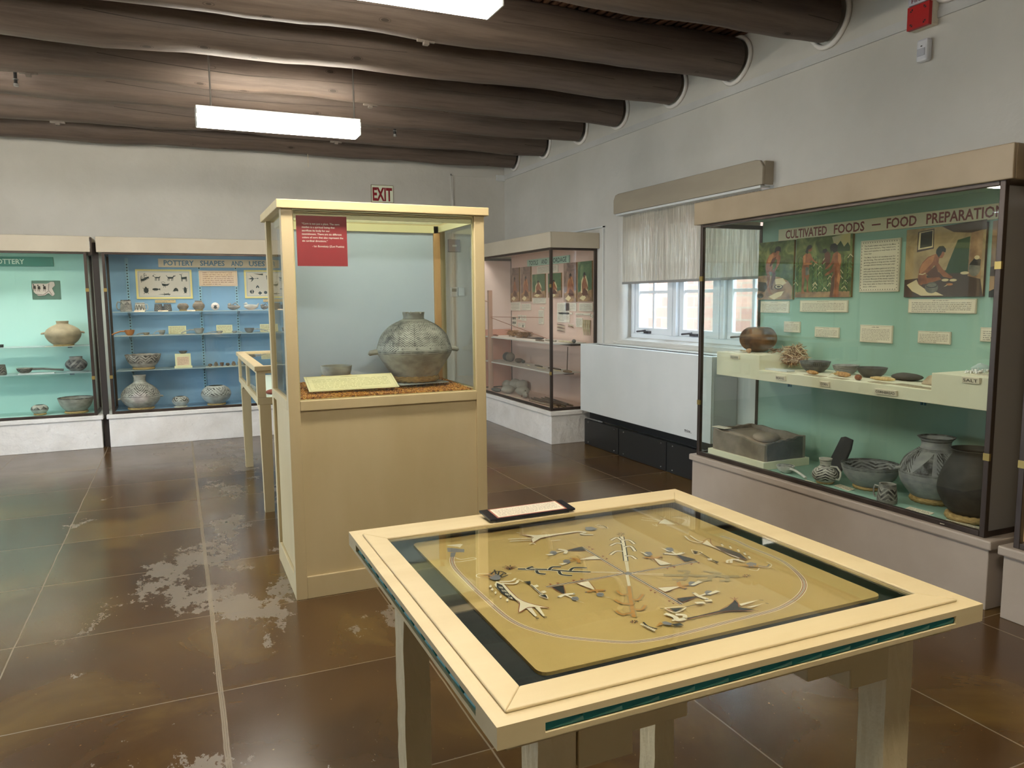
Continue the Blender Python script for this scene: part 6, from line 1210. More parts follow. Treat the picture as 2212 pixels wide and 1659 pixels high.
mb.stroke([(.03, .17), (.02, .10), (.05, .05)], .004, .0149, 1); mb.stroke([(-.10, .06), (-.03, .05), (.02, .09)], .004, .015, 1)
thing('painted_sherd', 'broken pale sherd painted with dark animals, mounted on the aqua case back', 'sherd', (-1.243, BY, 1.545), BW, None, mb, [mat('sherd_pink', '#cbb9b2', .8), INK])
card('pale support strip under the round tan jar on the aqua case shelf', -1.115, 8.99, 1.0652, .26, .03, 0, m=mat('shelf_strip', '#e2cfae', .8), rows=1, seed=2)
z = coil('straw ring under the round tan jar on the upper aqua case shelf', (-1.095, 9.14, 1.0652), .085, .011)
pot('storage_jar', 'round plain tan jar with two lugs on the upper shelf of the aqua case', 'jar', (-1.095, 9.14, z-.003), .165, .245, OLLA, pm('tan', '#a8957a', '#8a7a63', BK, ns=3), (('lug', PI, .12, .028), ('lug', 0, .125, .028)), seed=21)
M1 = pm('smallzig', '#9d968c', '#7c766e', '#2a2628', m_zig)
pot('small_jar', 'dark zigzag painted squat jar at the right end of the middle aqua case shelf', 'jar', (-.995, 9.14, .797), .104, .150, JAR, pm('jarbw', '#8f8a86', '#6f6a68', '#2b2830', lambda u, v: (chev(u, v, 3, 2.2, 1.5, .38)*band(v, .2, .8))), seed=22)
thing('clear_plate', 'white edged plate under the dark zigzag jar', 'plate', (-.995, 9.14, .7852), 0, 'plates on the aqua case shelves', MB().lathe([(.001, 0), (.11, 0), (.115, .010), (.001, .011)], 32), GLS)
ladle('grey ladle with long hollow handle on the middle aqua case shelf', -1.455, 9.10, .797, 0, .075, .27, M1, pm('plainld', '#77736e', '#5f5c58', BK), hr=.018, depth=.42)
thing('clear_plate', 'long white plate under the grey ladle', 'plate', (-1.36, 9.10, .7852), 0, 'plates on the aqua case shelves', MB().box((-.15, -.05, 0), (.17, .05, .011)), WHITEM)
pot('mug', 'black zigzag painted mug cut off by the left picture edge', 'mug', (-1.675, 9.12, .7852), .06, .105, MUG, pm('mugk', '#8d8880', '#767169', '#1f1d1d', m_mug), seed=23)
thing('small_dark_cup', 'tiny dark object on the upper aqua case shelf at the left picture edge', 'cup', (-1.645, 9.13, 1.0652), 0, None, MB().lathe([(.001, 0), (.018, 0), (.02, .03), (.001, .03)], 16), BLACK)
z = coil('straw ring under the wide grey bowl in the aqua case', (-1.015, 9.06, .3602), .10, .012)
pot('bowl', 'wide grey bowl with dark interior painting on the floor of the aqua case', 'bowl', (-1.015, 9.06, z-.003), .168, .15, BOWL, pm('bowlc', '#a09b92', '#85817a', '#37322f', m_rim), seed=24, n=80)
z = coil('straw ring under the small round seed jar in the aqua case', (-1.345, 9.06, .3602), .05, .009)
pot('seed_jar', 'small round painted seed jar on the floor of the aqua case', 'jar', (-1.345, 9.06, z-.003), .079, .095, SEED, pm('seedc', '#a8a59d', '#8c8982', '#2c2a2a', m_dots), seed=25)
# ---------------------------------------------------------------- blue pottery case
TB = mat('title_peach', '#dfc4a6', .7)
o = board('title_board', 'peach title board with blue words Pottery Shapes and Uses', 'sign', .455, BY, 1.895, 1.22, .092, .014, rot=BW, m=TB)
mb = MB()
for st, a, b in (('POTTERY', -.10, .21), ('SHAPES', .275, .535), ('AND', .605, .735), ('USES', .80, .975)):
    mb.text(st, a-.455, .020, .0145, .058, b-a, 'L', .02)
part(o, 'lettering', mb, mat('slate_blue_ink', '#5d7d95', .7))
YF_ = mat('yellow_frame', '#e6cf84', .6); INN = mat('poster_paper', '#cfc0b4', .8); GB = mat('greyblue_line', '#9aa6ac', .8); SIL = mat('silhouette', '#2f3434', .8)
def poster(label, x0, x1, z0, z1, px, shapes):
    w_, h = x1-x0, z1-z0; u0, v0, u1, v1 = px
    o = thing('animal_poster', label, 'poster', ((x0+x1)/2, BY, z0), BW, 'silhouette posters in the blue case')
    part(o, 'poster_frame', MB().box((-w_/2, 0, 0), (w_/2, h, .012)), YF_)
    f = lambda p: ((p[0]-u0)/(u1-u0)*w_-w_/2, (v1-p[1])/(v1-v0)*h)
    mb = MB().rect(-w_/2+.018, .018, w_/2-.018, h-.018, .0124, 0).rect(-w_/2+.026, .026, w_/2-.026, h-.026, .0126, 1).rect(-w_/2+.031, .031, w_/2-.031, h-.031, .0128, 0)
    zz = .013
    for s_ in shapes:
        if s_[0] == 'P': mb.poly([f(p) for p in s_[1:]], zz, 2)
        elif s_[0] == 'S': mb.stroke([f(p) for p in s_[2:]], s_[1]*w_/(u1-u0), zz, 2)
        else:
            cu, cv, ru, rv = s_[1:]; mb.poly([f((cu+ru*math.cos(q*PI/8), cv+rv*math.sin(q*PI/8))) for q in range(16)], zz, 2)
        zz += .00001
    part(o, 'picture', mb, [INN, GB, SIL])
S_ = lambda w_, *p: ('S', w_)+p
P_ = lambda *p: ('P',)+p
shp = [P_((105, 210), (150, 200), (180, 180), (240, 165), (235, 190), (180, 225), (150, 240), (105, 245)), S_(9, (110, 215), (115, 160), (135, 160)), S_(9, (165, 190), (165, 115), (185, 112)), S_(6, (120, 185), (150, 185)), S_(6, (170, 145), (200, 150)), S_(6, (190, 130), (205, 155))]
shp += [S_(8, (115+i*24, 225-i*9), (115+i*24, 268-i*12)) for i in range(6)]
def goat(x, y, s=1, up=True):
    q = [P_((x-38*s, y-12), (x+25*s, y-10), (x+55*s, y-30), (x+38*s, y+8), (x-30*s, y+12)), P_((x-38*s, y-10), (x-62*s, y-40), (x-82*s, y-28), (x-75*s, y-22), (x-52*s, y-18), (x-36*s, y+8)), S_(5, (x-60*s, y-38), (x-50*s, y-60), (x-25*s, y-45))]
    return q+[S_(9, (x+d*s, y+5), (x+(d-4)*s, y+52)) for d in (-32, -16, 18, 34)]
shp += goat(375, 185)+[P_((540, 170), (625, 172), (640, 150), (680, 148), (670, 162), (645, 170), (632, 200), (560, 205), (548, 195)), S_(8, (545, 180), (522, 145))]+[S_(9, (d, 195), (d-8, 238)) for d in (552, 572, 612, 632)]
shp += [P_((765, 180), (862, 165), (860, 210), (770, 212)), S_(12, (778, 185), (768, 130), (740, 130)), S_(5, (770, 130), (785, 112), (800, 125))]+[S_(8, (d, 205), (d, 248)) for d in (772, 785, 846, 858)]
shp += [P_((440, 285), (520, 295), (575, 283), (540, 320), (480, 330), (450, 318)), S_(6, (450, 290), (435, 262), (470, 255), (500, 272)), S_(6, (478, 325), (470, 355)), S_(6, (500, 325), (500, 355))]
shp += [('O', 182, 400, 40, 48), ('O', 180, 352, 15, 12), S_(7, (150, 375), (128, 358)), S_(7, (215, 375), (230, 360)), S_(7, (155, 440), (145, 465)), S_(7, (208, 440), (220, 462))]
shp += [('O', 335, 383, 52, 20), P_((380, 380), (412, 365), (410, 402)), S_(5, (325, 395), (320, 408)), S_(5, (350, 395), (352, 408))]
shp += [P_((625, 415), (640, 375), (672, 355), (700, 375), (712, 412)), P_((612, 420), (632, 400), (640, 418)), S_(6, (640, 415), (655, 425)), S_(6, (690, 412), (698, 425))]
shp += [('O', 825, 400, 26, 50), S_(8, (780, 375), (865, 370)), S_(7, (820, 360), (820, 350)), ('O', 820, 352, 16, 6), S_(6, (795, 455), (820, 440)), S_(6, (850, 452), (830, 440))]
shp += [P_((370, 468), (470, 462), (520, 455), (575, 462), (575, 474), (500, 478), (440, 472)), S_(6, (490, 462), (465, 440)), S_(6, (490, 472), (470, 488)), S_(6, (540, 460), (545, 440)), S_(6, (545, 472), (560, 490))]
poster('yellow framed poster of black animal silhouettes in the blue case', -.39, .18, 1.545, 1.87, (25, 45, 945, 545), shp)
shp = [P_((1910, 140), (1950, 175), (1985, 205), (1960, 240), (1925, 265), (1950, 220), (1880, 210), (1950, 190)), S_(6, (1985, 205), (2050, 200)), ('O', 2052, 202, 12, 9), P_((1975, 118), (2080, 125), (2150, 120), (2145, 150), (2090, 145)), P_((2012, 365), (2020, 335), (2042, 315), (2065, 335), (2072, 365), (2052, 362), (2042, 340), (2032, 362)),
       P_((1900, 420), (1935, 390), (1938, 465), (1915, 450)), P_((1980, 420), (1950, 385), (1946, 465), (1965, 450)), P_((2045, 448), (2080, 418), (2120, 448), (2080, 480)), ('O', 2180, 440, 30, 26), P_((2200, 150), (2300, 170), (2260, 230), (2210, 220)), ('O', 2300, 400, 35, 25)]
poster('yellow framed poster of black bird silhouettes partly behind the tall corn case', .74, 1.31, 1.545, 1.87, (1815, 62, 2720, 535), shp)
board('text_board', 'peach printed board between the two silhouette posters', 'sign', .46, BY, 1.685, .41, .175, .014, rot=BW, m=CARDP, rows=7, border=.012, seed=5, ink=INKR, x0f=.1)
board('caption_strip', 'small tan strip under the animal silhouette poster', 'sign', -.105, BY, 1.500, .21, .034, .012, rot=BW, m=mat('tan_strip', '#c9ad82', .7), rows=2, seed=6, group='tan strips in the blue case')
board('caption_strip', 'small tan strip beside the tall corn case post', 'sign', 1.02, BY, 1.500, .16, .034, .012, rot=BW, m=mat('tan_strip', '#c9ad82'), rows=2, seed=7, group='tan strips in the blue case')
zt = 1.4102
A1 = pm('mugA', '#a29a92', '#7e7771', '#38322f', lambda u, v: (tri(u, v, 5, .6, .85).mx(diag(u, v, 14, 9, .6)*band(v, .15, .6))).mx(band(v, .9, 1.0)))
pot('mug', 'tall grey patterned mug with left handle, leftmost on the top blue case shelf', 'mug', (-.49, 9.12, zt), .058, .125, MUG, A1, (('loop', PI, .062, .038),), seed=31)
pot('mug', 'black and white banded mug with right handle on the top blue case shelf', 'mug', (-.355, 9.12, zt), .054, .095, MUG, pm('mugB', '#c2b9ad', '#a49b90', '#2a2523', m_mug2), (('loop', 0, .046, .028),), seed=32)
DK = pm('darkcup', '#4f4b4b', '#3a3737', '#a79f96', lambda u, v: chev(u, v, 5, 3, 1.5, .86)*band(v, .1, .9))
o = thing('double_mug', 'dark joined double mug behind a small tag on the top blue case shelf', 'mug', (-.13, 9.12, zt))
part(o, 'cup', pot_mesh(.044, .078, MUG, 40, .004), DK, loc=(-.044, 0, 0)); part(o, 'cup', pot_mesh(.044, .078, MUG, 40, .004), DK, loc=(.044, 0, 0)); part(o, 'joint', MB().tube([(-.012, 0, .045), (.012, 0, .045)], .01, 8), DK)
for x, R, H, pr, lab, k in ((.07, .058, .078, SEED, 'small round brown seed jar left of the lidded one on the top blue case shelf', 1), (.23, .063, .105, JAR, 'brown squat jar with short neck on the top blue case shelf', 2)):
    z = coil('thin ring under the %s' % ('small round brown seed jar' if k == 1 else 'brown squat necked jar'), (x, 9.12, zt), R*.6, .006)
    pot('small_jar', lab, 'jar', (x, 9.12, z-.002), R, H, pr, pm('brown%d' % k, '#8b7a6b', '#6c5d51', '#3c322c', (lambda u, v: diag(u, v, 9, 6, .7)*band(v, .5, .9)) if k == 1 else (lambda u, v: band(v, .58, .62))), seed=33+k)
PK = mat('sherd_pink', '#cbb9b2')
mb = MB().lathe([(.001, 0), (.04, .002), (.044, .01), (.001, .014)], 32); mb.poly([(-.02, -.02), (0, -.028), (.02, -.02), (.012, .0), (.022, .018), (.004, .008), (0, .024), (-.006, .008), (-.022, .018), (-.012, 0)], .0146, 1)
thing('painted_disc', 'round pale sherd painted with a dark frog standing on the top blue case shelf', 'sherd', (.402, 9.14, zt+.044), (PI/2-.15, 0, 0), None, mb, [PK, SIL])
def effigy(lab, x, L, H, m, kind):
    o = thing('bird_effigy', lab, 'bird effigy', (x, 9.12, zt))
    vs = []; N = 20; K = 14; mb = MB()
    for i in range(N+1):
        t = i/N; xx = (t-.5)*L*.95; r = H*.38*math.sin(PI*min(1, .06+t*.94))**.6*(1 if kind else 1-.3*t)
        zc = H*.36+H*.12*(abs(t-.5)*2)**2
        for k in range(K):
            a = 2*PI*k/K; vs.append((xx, r*.95*math.cos(a), max(.001, zc+r*math.sin(a))))
    mb.add(vs, [(i*K+k, i*K+(k+1) % K, (i+1)*K+(k+1) % K, (i+1)*K+k) for i in range(N) for k in range(K)], 0, True)
    part(o, 'body', mb, m)
    if kind:
        part(o, 'head', MB().blob((-L*.34, 0, H*.80), (H*.2, H*.17, H*.2), 12, 8).tube([(-L*.34-H*.1, 0, H*.8), (-L*.52, 0, H*.78)], [H*.09, H*.03], 8), m)
        part(o, 'tail', MB().tube([(L*.36, 0, H*.5), (L*.5, 0, H*.85)], [H*.16, H*.06], 8), m)
    else:
        part(o, 'handle', MB().tube([(-L*.12, 0, H*.72), (L*.1, 0, H*1.0), (L*.34, 0, H*.6)], .006, 8), m); part(o, 'head', MB().blob((-L*.32, 0, H*.72), (H*.26, H*.24, H*.24), 12, 8), m)
    return o
effigy('dark striped bird shaped vessel with a handle on the top blue case shelf', .60, .145, .085, pot_mat('pottery_effigy', '#8c847c', '#5d5651', BK), 0)
card('small strip under the pale bird vessel', .785, 9.08, zt, .16, .05, 0, m=CARDP, rows=1, seed=9)
effigy('plain pale grey duck shaped vessel on the top blue case shelf', .785, .165, .085, pot_mat('pottery_duck', '#b1aba4', '#958f88', BK), 1).location.z = zt+.003
effigy('small dark bird vessel by the tall corn case post on the top blue case shelf', .93, .09, .07, pot_mat('pottery_effigy2', '#8c847c', '#3d3835', BK), 0)
for x, w_, lab in ((-.36, .10, 'peach tag in front of the banded mug'), (-.13, .10, 'peach tag in front of the dark double mug'), (.15, .08, 'peach tag between the two brown jars')):
    card(lab, x, 9.03, zt, w_, .03, 0, m=CARDP, rows=1, seed=11, tilt=.5)
zt = 1.1552
OR = pm('orange', '#b8743c', '#a2622f', BK); LG = pm('lightgrey', '#a6a39d', '#8d8a85', '#3a3735', lambda u, v: diag(u, v, 6, 4, .6)*band(v, 1.1, 1.9))
ladle('bright orange gourd ladle at the left end of the second blue case shelf', -.47, 9.10, zt, PI-.0, .05, .12, OR, OR, hr=.012, depth=.75)
ladle('flat tan scoop beside the orange ladle', -.31, 9.10, zt, PI, .035, .06, pm('tanscoop', '#9b8a76', '#83745f', BK), pm('tanscoop', '', '', ''), hr=.008, depth=.5)
ladle('small black and white striped dipper left of the yellow card', -.155, 9.10, zt, PI, .035, .05, pm('strdip', '#b3aea6', '#97928b', '#2a2828', m_stripe), pm('strdip', '', '', ''), hr=.008, depth=.9)
ladle('grey ladle with long handle pointing left between the two yellow cards', .22, 9.10, zt, PI, .055, .13, LG, LG, hr=.011, depth=.7)
ladle('thin grey ladle in front of the second yellow card', .43, 9.08, zt, PI, .035, .10, LG, LG, hr=.007, depth=.5)
ladle('tiny pale dipper with striped handle right of the second yellow card', .59, 9.10, zt, 0, .03, .05, LG, LST, hr=.006, depth=.5)
ladle('dark grey ladle with a black striped handle near the tall corn case', .75, 9.10, zt, 0, .055, .15, pm('dkgrey', '#7d7a75', '#67645f', BK), pm('strdip', '', '', ''), hr=.010, depth=.6)
for x, w_, lab, k in ((-.0, .18, 'upright yellow printed card on the second blue case shelf, left one', 1), (.49, .17, 'upright yellow printed card on the second blue case shelf, middle one', 2), (.95, .15, 'upright yellow printed card by the tall corn case on the second blue case shelf', 3)):
    o = board('caption_card', lab, 'card', x, 9.19, zt, w_, .09, .003, rot=(PI/2-.1, 0, 0), m=CARDY, rows=6, seed=100+k, ink=INKR, group='yellow cards on the second blue case shelf')
for i, (x, w_, lab) in enumerate(((-.50, .10, 'pink tag under the orange ladle handle'), (-.31, .12, 'pink tag under the tan scoop'), (-.19, .10, 'pink tag under the striped dipper'), (.12, .10, 'pink tag under the long handled grey ladle'), (.36, .20, 'white tag under the thin grey ladle'))):
    card(lab, x, 9.02, zt, w_, .03, 0, m=CARDP, rows=1, seed=13+i)
zt = .7852
z = coil('thick ring under the big broken bowl on the third blue case shelf', (-.355, 9.12, zt), .10, .012)
pot('bowl', 'large broken black on white bowl with restored patch on the third blue case shelf', 'bowl', (-.355, 9.12, z-.003), .178, .150, BOWL, pm('bbig', '#b9aea4', '#988c83', '#39302d', m_bowlbig), seed=36, chip=.014, n=96)
o = thing('label_stand', 'pale yellow stepped stand with a printed label on the third blue case shelf', 'stand', (.04, 9.10, zt))
part(o, 'stand_base', MB().box((-.09, -.04, 0), (.09, .05, .02)), CARDY, bev=.002)
part(o, 'stand_body', MB().prism([(-.03, .02), (.045, .02), (.045, .155), (.0, .155)], 0, -.08, .08), CARDY, bev=.002)
part(o, 'printed_label', dashes(MB().rect(-.062, .03, .062, .125, .0, 0), -.055, .035, .055, .12, 9, .0004, mi=1, seed=15), [CARDP, INKR], loc=(0, -.030, .0), rot=(math.radians(90-12.5), 0, 0)).location.y = -.0345
thing('small_bowl_sherd', 'small dark bowl fragment on top of the yellow label stand', 'sherd', (.045, 9.125, zt+.1552), 0, None, pot_mesh(.045, .03, BOWL, 24, .004), pm('sherdbk', '#6c6660', '#504b47', BK))
thing('white_paper', 'white paper strip under the row of tiny cups', 'paper', (.46, 9.08, zt), 0, None, MB().box((-.19, -.04, 0), (.19, .04, .002)), CARD)
for i in range(6):
    x = .315+i*.062
    pot('tiny_cup', ['tiny brown pot, leftmost of the row on the third blue case shelf', 'tiny grey brown pot, second from left in its row', 'tiny dark red pot, third from left in its row', 'tiny dark pot, fourth from left in its row', 'tiny tan pot, fifth from left in its row', 'tiny pale pot at the right end of its row'][i], 'cup', (x, 9.09+.01*(i % 2), zt+.002), .022, .040+.008*((i*2) % 3-1), [SEED, JAR, BOWL, SEED, JAR, BOWL][i],
        pm('tiny%d' % i, ['#7d6656', '#958573', '#6f463c', '#4e4038', '#a28b74', '#b5a593'][i], '#5a4a40', BK), n=20, t=.003, seed=40+i, group='tiny pots on the third blue case shelf')
zt = .3602
z = coil('thick ring under the tall necked jar at the left of the blue case floor', (-.40, 9.04, zt), .12, .013)
pot('water_jar', 'big round jar with black zigzag shoulder and tall neck in the blue case', 'jar', (-.40, 9.04, z-.003), .192, .355, [(.5, 0), (.72, .08), (.94, .22), (1, .36), (.95, .48), (.72, .64), (.42, .75), (.32, .80), (.30, .90), (.34, 1)],
    pm('chevj', '#b0aaa1', '#8f8982', '#2c2725', lambda u, v: (chev(u, v, 8, 15, 2.4, .5)*band(v, .42, .76)).mx(band(v, .38, .395))), (('lug', PI, .105, .025), ('lug', 0, .12, .025)), seed=41, n=96)
pot('seed_jar', 'small round seed jar between the two big jars on the blue case floor', 'jar', (-.01, 9.04, zt+.006), .087, .110, SEED, pm('smb', '#b5b1a9', '#9a968f', '#312c2a', lambda u, v: chev(u, v, 6, 4, 1.4, .4)*band(v, .58, .95)), seed=42)
thing('felt_pad', 'thin pad under the small round seed jar in the blue case', 'pad', (-.01, 9.04, zt), 0, None, MB().lathe([(.001, 0), (.07, 0), (.07, .006), (.001, .006)], 24), CARD)
z = coil('ring under the big seed jar near the table case', (.36, 9.04, zt), .09, .010)
pot('seed_jar', 'big round seed jar with black and white band on the floor of the blue case', 'jar', (.36, 9.04, z-.003), .157, .205, SEED, pm('bseed', '#b6b4af', '#9b9894', '#2d2b2b', m_seed), seed=43, n=96)
# ---------------------------------------------------------------- tools and cordage case (faces -x)
TX = 3.475+.572-.022
o = board('title_board', 'pale green title board with dark words Tools and Cordage', 'sign', TX, 8.05, 1.905, 1.10, .082, .014, m=mat('title_mint', '#a9c5b4', .7))
mb = MB()
for st, a, b in (('TOOLS', 8.545, 8.29), ('AND', 8.20, 8.04), ('CORDAGE', 7.95, 7.56)): mb.text(st, 8.05-a, .014, .0145, .055, a-b, 'L', .02)
part(o, 'lettering', mb, mat('dark_green_ink', '#2f4a44', .7))
BGs = [paint_bg('dusky_scene', ['#5d4a45', '#86695f', '#a58a7c'], 7), paint_bg('green_scene', ['#2e4a35', '#56704c', '#8a9467'], 6)]
def crouch(cx, s=1.0, c=1, robe=None):
    r = [('P', 9, (0, 78), (30, 72), (70, 74), (100, 70), (100, 100), (0, 100)), ('P', 8, (12, 92), (40, 82), (60, 90), (40, 98))]
    if robe: r.append(('P', robe, (cx-26, 78), (cx-22, 48), (cx-6, 34), (cx+12, 36), (cx+24, 52), (cx+26, 80)))
    r += [('P', c, (cx-16, 76), (cx-18, 56), (cx-8, 42), (cx+8, 42), (cx+16, 54), (cx+26, 66), (cx+20, 72), (cx+10, 62), (cx+16, 78)), ('P', 3, (cx-18, 80), (cx-4, 66), (cx+22, 74), (cx+26, 84), (cx-10, 86)), ('O', c, (cx, 36, 7, 7)), ('P', 4, (cx-8, 40), (cx-9, 30), (cx, 26), (cx+8, 30), (cx+7, 36), (cx-2, 33), (cx-5, 42))]
    return r
for ya, yb, z0, z1, bg, cx, robe, lab in ((9.117, 8.84, 1.476, 1.906, 0, 50, None, 'dusky painting of a seated person working, leftmost of the tools case'), (8.79, 8.50, 1.476, 1.906, 0, 52, 2, 'dark brown painting of a crouching person, second from left in the tools case'),
        (8.45, 8.10, 1.522, 1.803, 1, 48, 8, 'green painting of a person with a pale robe left of the corner post'), (8.02, 7.69, 1.52, 1.80, 1, 45, 8, 'green and yellow painting beside the corner post of the tools case'),
        (7.625, 7.33, 1.47, 1.90, 0, 55, 2, 'tall orange brown painting of a person by a fire'), (7.295, 6.99, 1.474, 1.90, 1, 48, 8, 'green painting of a kneeling robed person, rightmost in the tools case')):
    painting(lab, TX, ya, yb, z0, z1, BGs[bg], (0, 0, 100, 100), crouch(cx, 1, 1, robe), group='painted scenes in the tools case')
for i, (ya, yb, z0, z1, rows, lab) in enumerate(((9.118, 8.833, 1.36, 1.464, 6, 'caption board under the leftmost painting of the tools case'), (8.788, 8.519, 1.368, 1.447, 5, 'caption board under the dark brown painting'), (8.448, 8.101, 1.452, 1.518, 4, 'caption board under the green painting with a pale robe'),
        (8.292, 8.156, 1.205, 1.372, 10, 'tall narrow caption board on the pink panel'), (8.253, 8.13, 1.388, 1.411, 1, 'small heading strip above the tall narrow board'), (7.80, 7.50, 1.24, 1.46, 12, 'large white caption board right of the corner post'), (7.594, 7.348, 1.369, 1.457, 6, 'caption board under the tall fire painting'),
        (7.279, 6.99, 1.37, 1.457, 6, 'caption board under the rightmost painting of the tools case'), (8.33, 7.78, 1.81, 1.895, 5, 'wide caption board under the Tools and Cordage title'), (7.348, 7.207, 1.195, 1.297, 6, 'caption board left of the bone awls'),
        (9.086, 8.959, 1.151, 1.289, 5, 'white board with small stone points'), (8.908, 8.80, 1.244, 1.304, 3, 'small white board with one dark point'), (8.79, 8.655, 1.234, 1.301, 4, 'small caption board right of the single dark point'), (8.90, 8.80, 1.148, 1.206, 3, 'small caption board low on the left pink panel'), (8.79, 8.69, 1.148, 1.208, 3, 'small white board with a half round blade'),
        (7.02, 6.99, 1.30, 1.335, 1, 'tiny strip at the right panel edge'), (7.76, 7.44, 1.330, 1.352, 1, 'heading strip above the bone tools'), (7.36, 7.03, 1.326, 1.348, 1, 'heading strip right of the bone tools heading'))):
    board('caption_board', lab, 'sign', TX, (ya+yb)/2, z0, ya-yb, z1-z0, .010, rows=rows, seed=120+i, group='caption boards in the tools case', m=mat('pale_card_b', '#d9cfc0', .7))
BONE = mat('bone', '#d3c3a4', .6, '#b39d79', 20)
TXF = TX-.014
k = 0
for y, z, L, v in [(9.06-.028*i, 1.262, .03, 1) for i in range(4)]+[(9.06-.028*i, 1.20, .026, 1) for i in range(4)]+[(8.855, 1.27, .032, 1), (8.74, 1.165, .035, 1)]:
    mb = MB().prism([(0, -L*.5), (.008, -L*.2), (.006, L*.4), (0, L*.5), (-.006, L*.4), (-.008, -L*.2)], 0, 0, .004)
    thing('stone_point', ['small dark stone point on the left white board of the tools case', 'single dark stone point on its own small board', 'dark half round blade on its small board'][0 if k < 8 else k-7], 'stone point', (TXF, y, z), 0, 'stone points on the white board' if k < 8 else None, mb, SIL if k % 3 else S2); k += 1
for i in range(7):
    y = 7.78-.0*i; zz = 1.205-.012*(i % 5); y = 7.80-.03*(i//5)*6
    mb = MB().tube([(0, 0, 0), (0, -.09, -.004), (0, -.19 if i < 5 else -.12, -.014)], [.005, .006, .002], 6)
    thing('bone_tool', 'slender bone tool pinned right of the corner post of the tools case', 'bone tool', (TX-.008, y if i < 5 else 7.53, 1.215-.018*(i % 5)), 0, 'bone tools pinned to the pink panel', mb, BONE if i % 2 else mat('bone_brown', '#7a5c44', .6))
for i in range(4):
    mb = MB().tube([(0, 0, .165), (0, .01, .08), (0, -.006, 0)], [.013, .012, .003], 8)
    thing('bone_awl', 'curved pale bone awl hanging at the right of the tools case', 'bone tool', (TX-.014, 7.165-.042*i, 1.112), 0, 'curved bone awls hanging in a row', mb, BONE)
# things on the upper shelf (z 1.040)
zt = 1.0402
rg = random.Random(3)
def fibre(label, x, y, z, sx, sy, sz, n, mts, seed, cat='fibre'):
    rg = random.Random(seed); mb = MB()
    for k in range(n):
        a = rg.uniform(0, 2*PI); p = Vector((rg.gauss(0, .4)*sx, rg.gauss(0, .45)*sy, sz*rg.uniform(.15, 1)*.8)); p.x = max(min(p.x, sx), -sx); p.y = max(min(p.y, sy), -sy)
        d = Vector((math.cos(a)*.03, math.sin(a)*.045, rg.uniform(-.2, .2)*sz))
        q = [p-d, p+Vector((0, 0, sz*.15)), p+d]
        for t in q: t.z = max(t.z, .003)
        mb.tube(q, [.0015, .003, .0015], 4, rg.randrange(len(mts)), smooth=False)
    mb.blob((0, 0, sz*.42), (sx*.62, sy*.62, sz*.40), 14, 8, 0, .1, seed)
    return thing('fibre_bundle', label, cat, (x, y, z), 0, None, mb, mts)
F1 = mat('fibre_gold', '#a8783f', .9); F2 = mat('fibre_brown', '#7c5228', .9)
fibre('golden brown bundle of plant fibre on the upper shelf of the tools case', 3.84, 8.66, zt, .06, .09, .085, 220, [F1, F2], 1)
fibre('dark brown mat of hair cordage beside the golden fibre bundle', 3.86, 8.36, zt, .07, .15, .07, 240, [F2, mat('fibre_dark', '#55351c', .9)], 2)
def stick(label, x, y, z, a, L, r, m, name='wooden_stick', cat='stick', up=0, group=None, n=8):
    dx, dy = math.cos(a)*L/2, math.sin(a)*L/2
    return thing(name, label, cat, (x, y, z), 0, group, MB().tube([(-dx, -dy, r), (0, 0, r*1.15), (dx, dy, r+up)], [r*.8, r, r*.7], n), m)
ST = mat('old_wood', '#6a4d39', .8, '#4a3427', 20, (1, 8, 8))
stick('thin dark spindle stick on the upper shelf of the tools case', 3.80, 8.12, zt, PI/2+.05, .42, .005, ST)
thing('dark_spoon', 'dark flat oval spoon lying at the corner post of the tools case', 'spoon', (3.83, 7.90, zt), .1, None, MB().blob((0, 0, .013), (.035, .10, .013), 16, 8).tube([(0, .09, .012), (0, .2, .009)], [.008, .005], 8), mat('dark_wood', '#3f2d25', .7))
stick('long grey bone with knobbed end at the right of the upper tools shelf', 3.78, 7.14, zt, PI/2+.04, .30, .010, BONE, 'long_bone', 'bone')
thing('pebble', 'round grey stone beside the long bone on the upper tools shelf', 'stone', (3.80, 7.00, zt), 0, None, MB().blob((0, 0, .02), .022, 14, 10, jit=.08), stone('grey_pebble', '#807870', '#6b645d'))
stick('flat grey wooden tool at the middle of the upper tools shelf', 3.74, 7.42, zt, PI/2-.05, .28, .011, mat('grey_wood', '#94897b', .8), 'wooden_tool', 'tool')
stick('short brown wooden tool near the front edge of the upper tools shelf', 3.67, 7.55, zt, PI/2+.15, .16, .008, ST, 'wooden_tool', 'tool')
stick('dark red stick at the far left of the upper tools shelf', 3.72, 8.95, zt, PI/2, .16, .010, mat('redwood', '#7c4534'), 'wooden_tool', 'tool')
thing('cord_coil', 'small brown coil of cord in front of the hair cordage', 'cord', (3.74, 8.25, zt), 0, None, MB().tube([(.03*math.cos(k*.6)*(1+k*.01), .05*math.sin(k*.6), .005+.0012*k) for k in range(24)], .004, 6), F2)
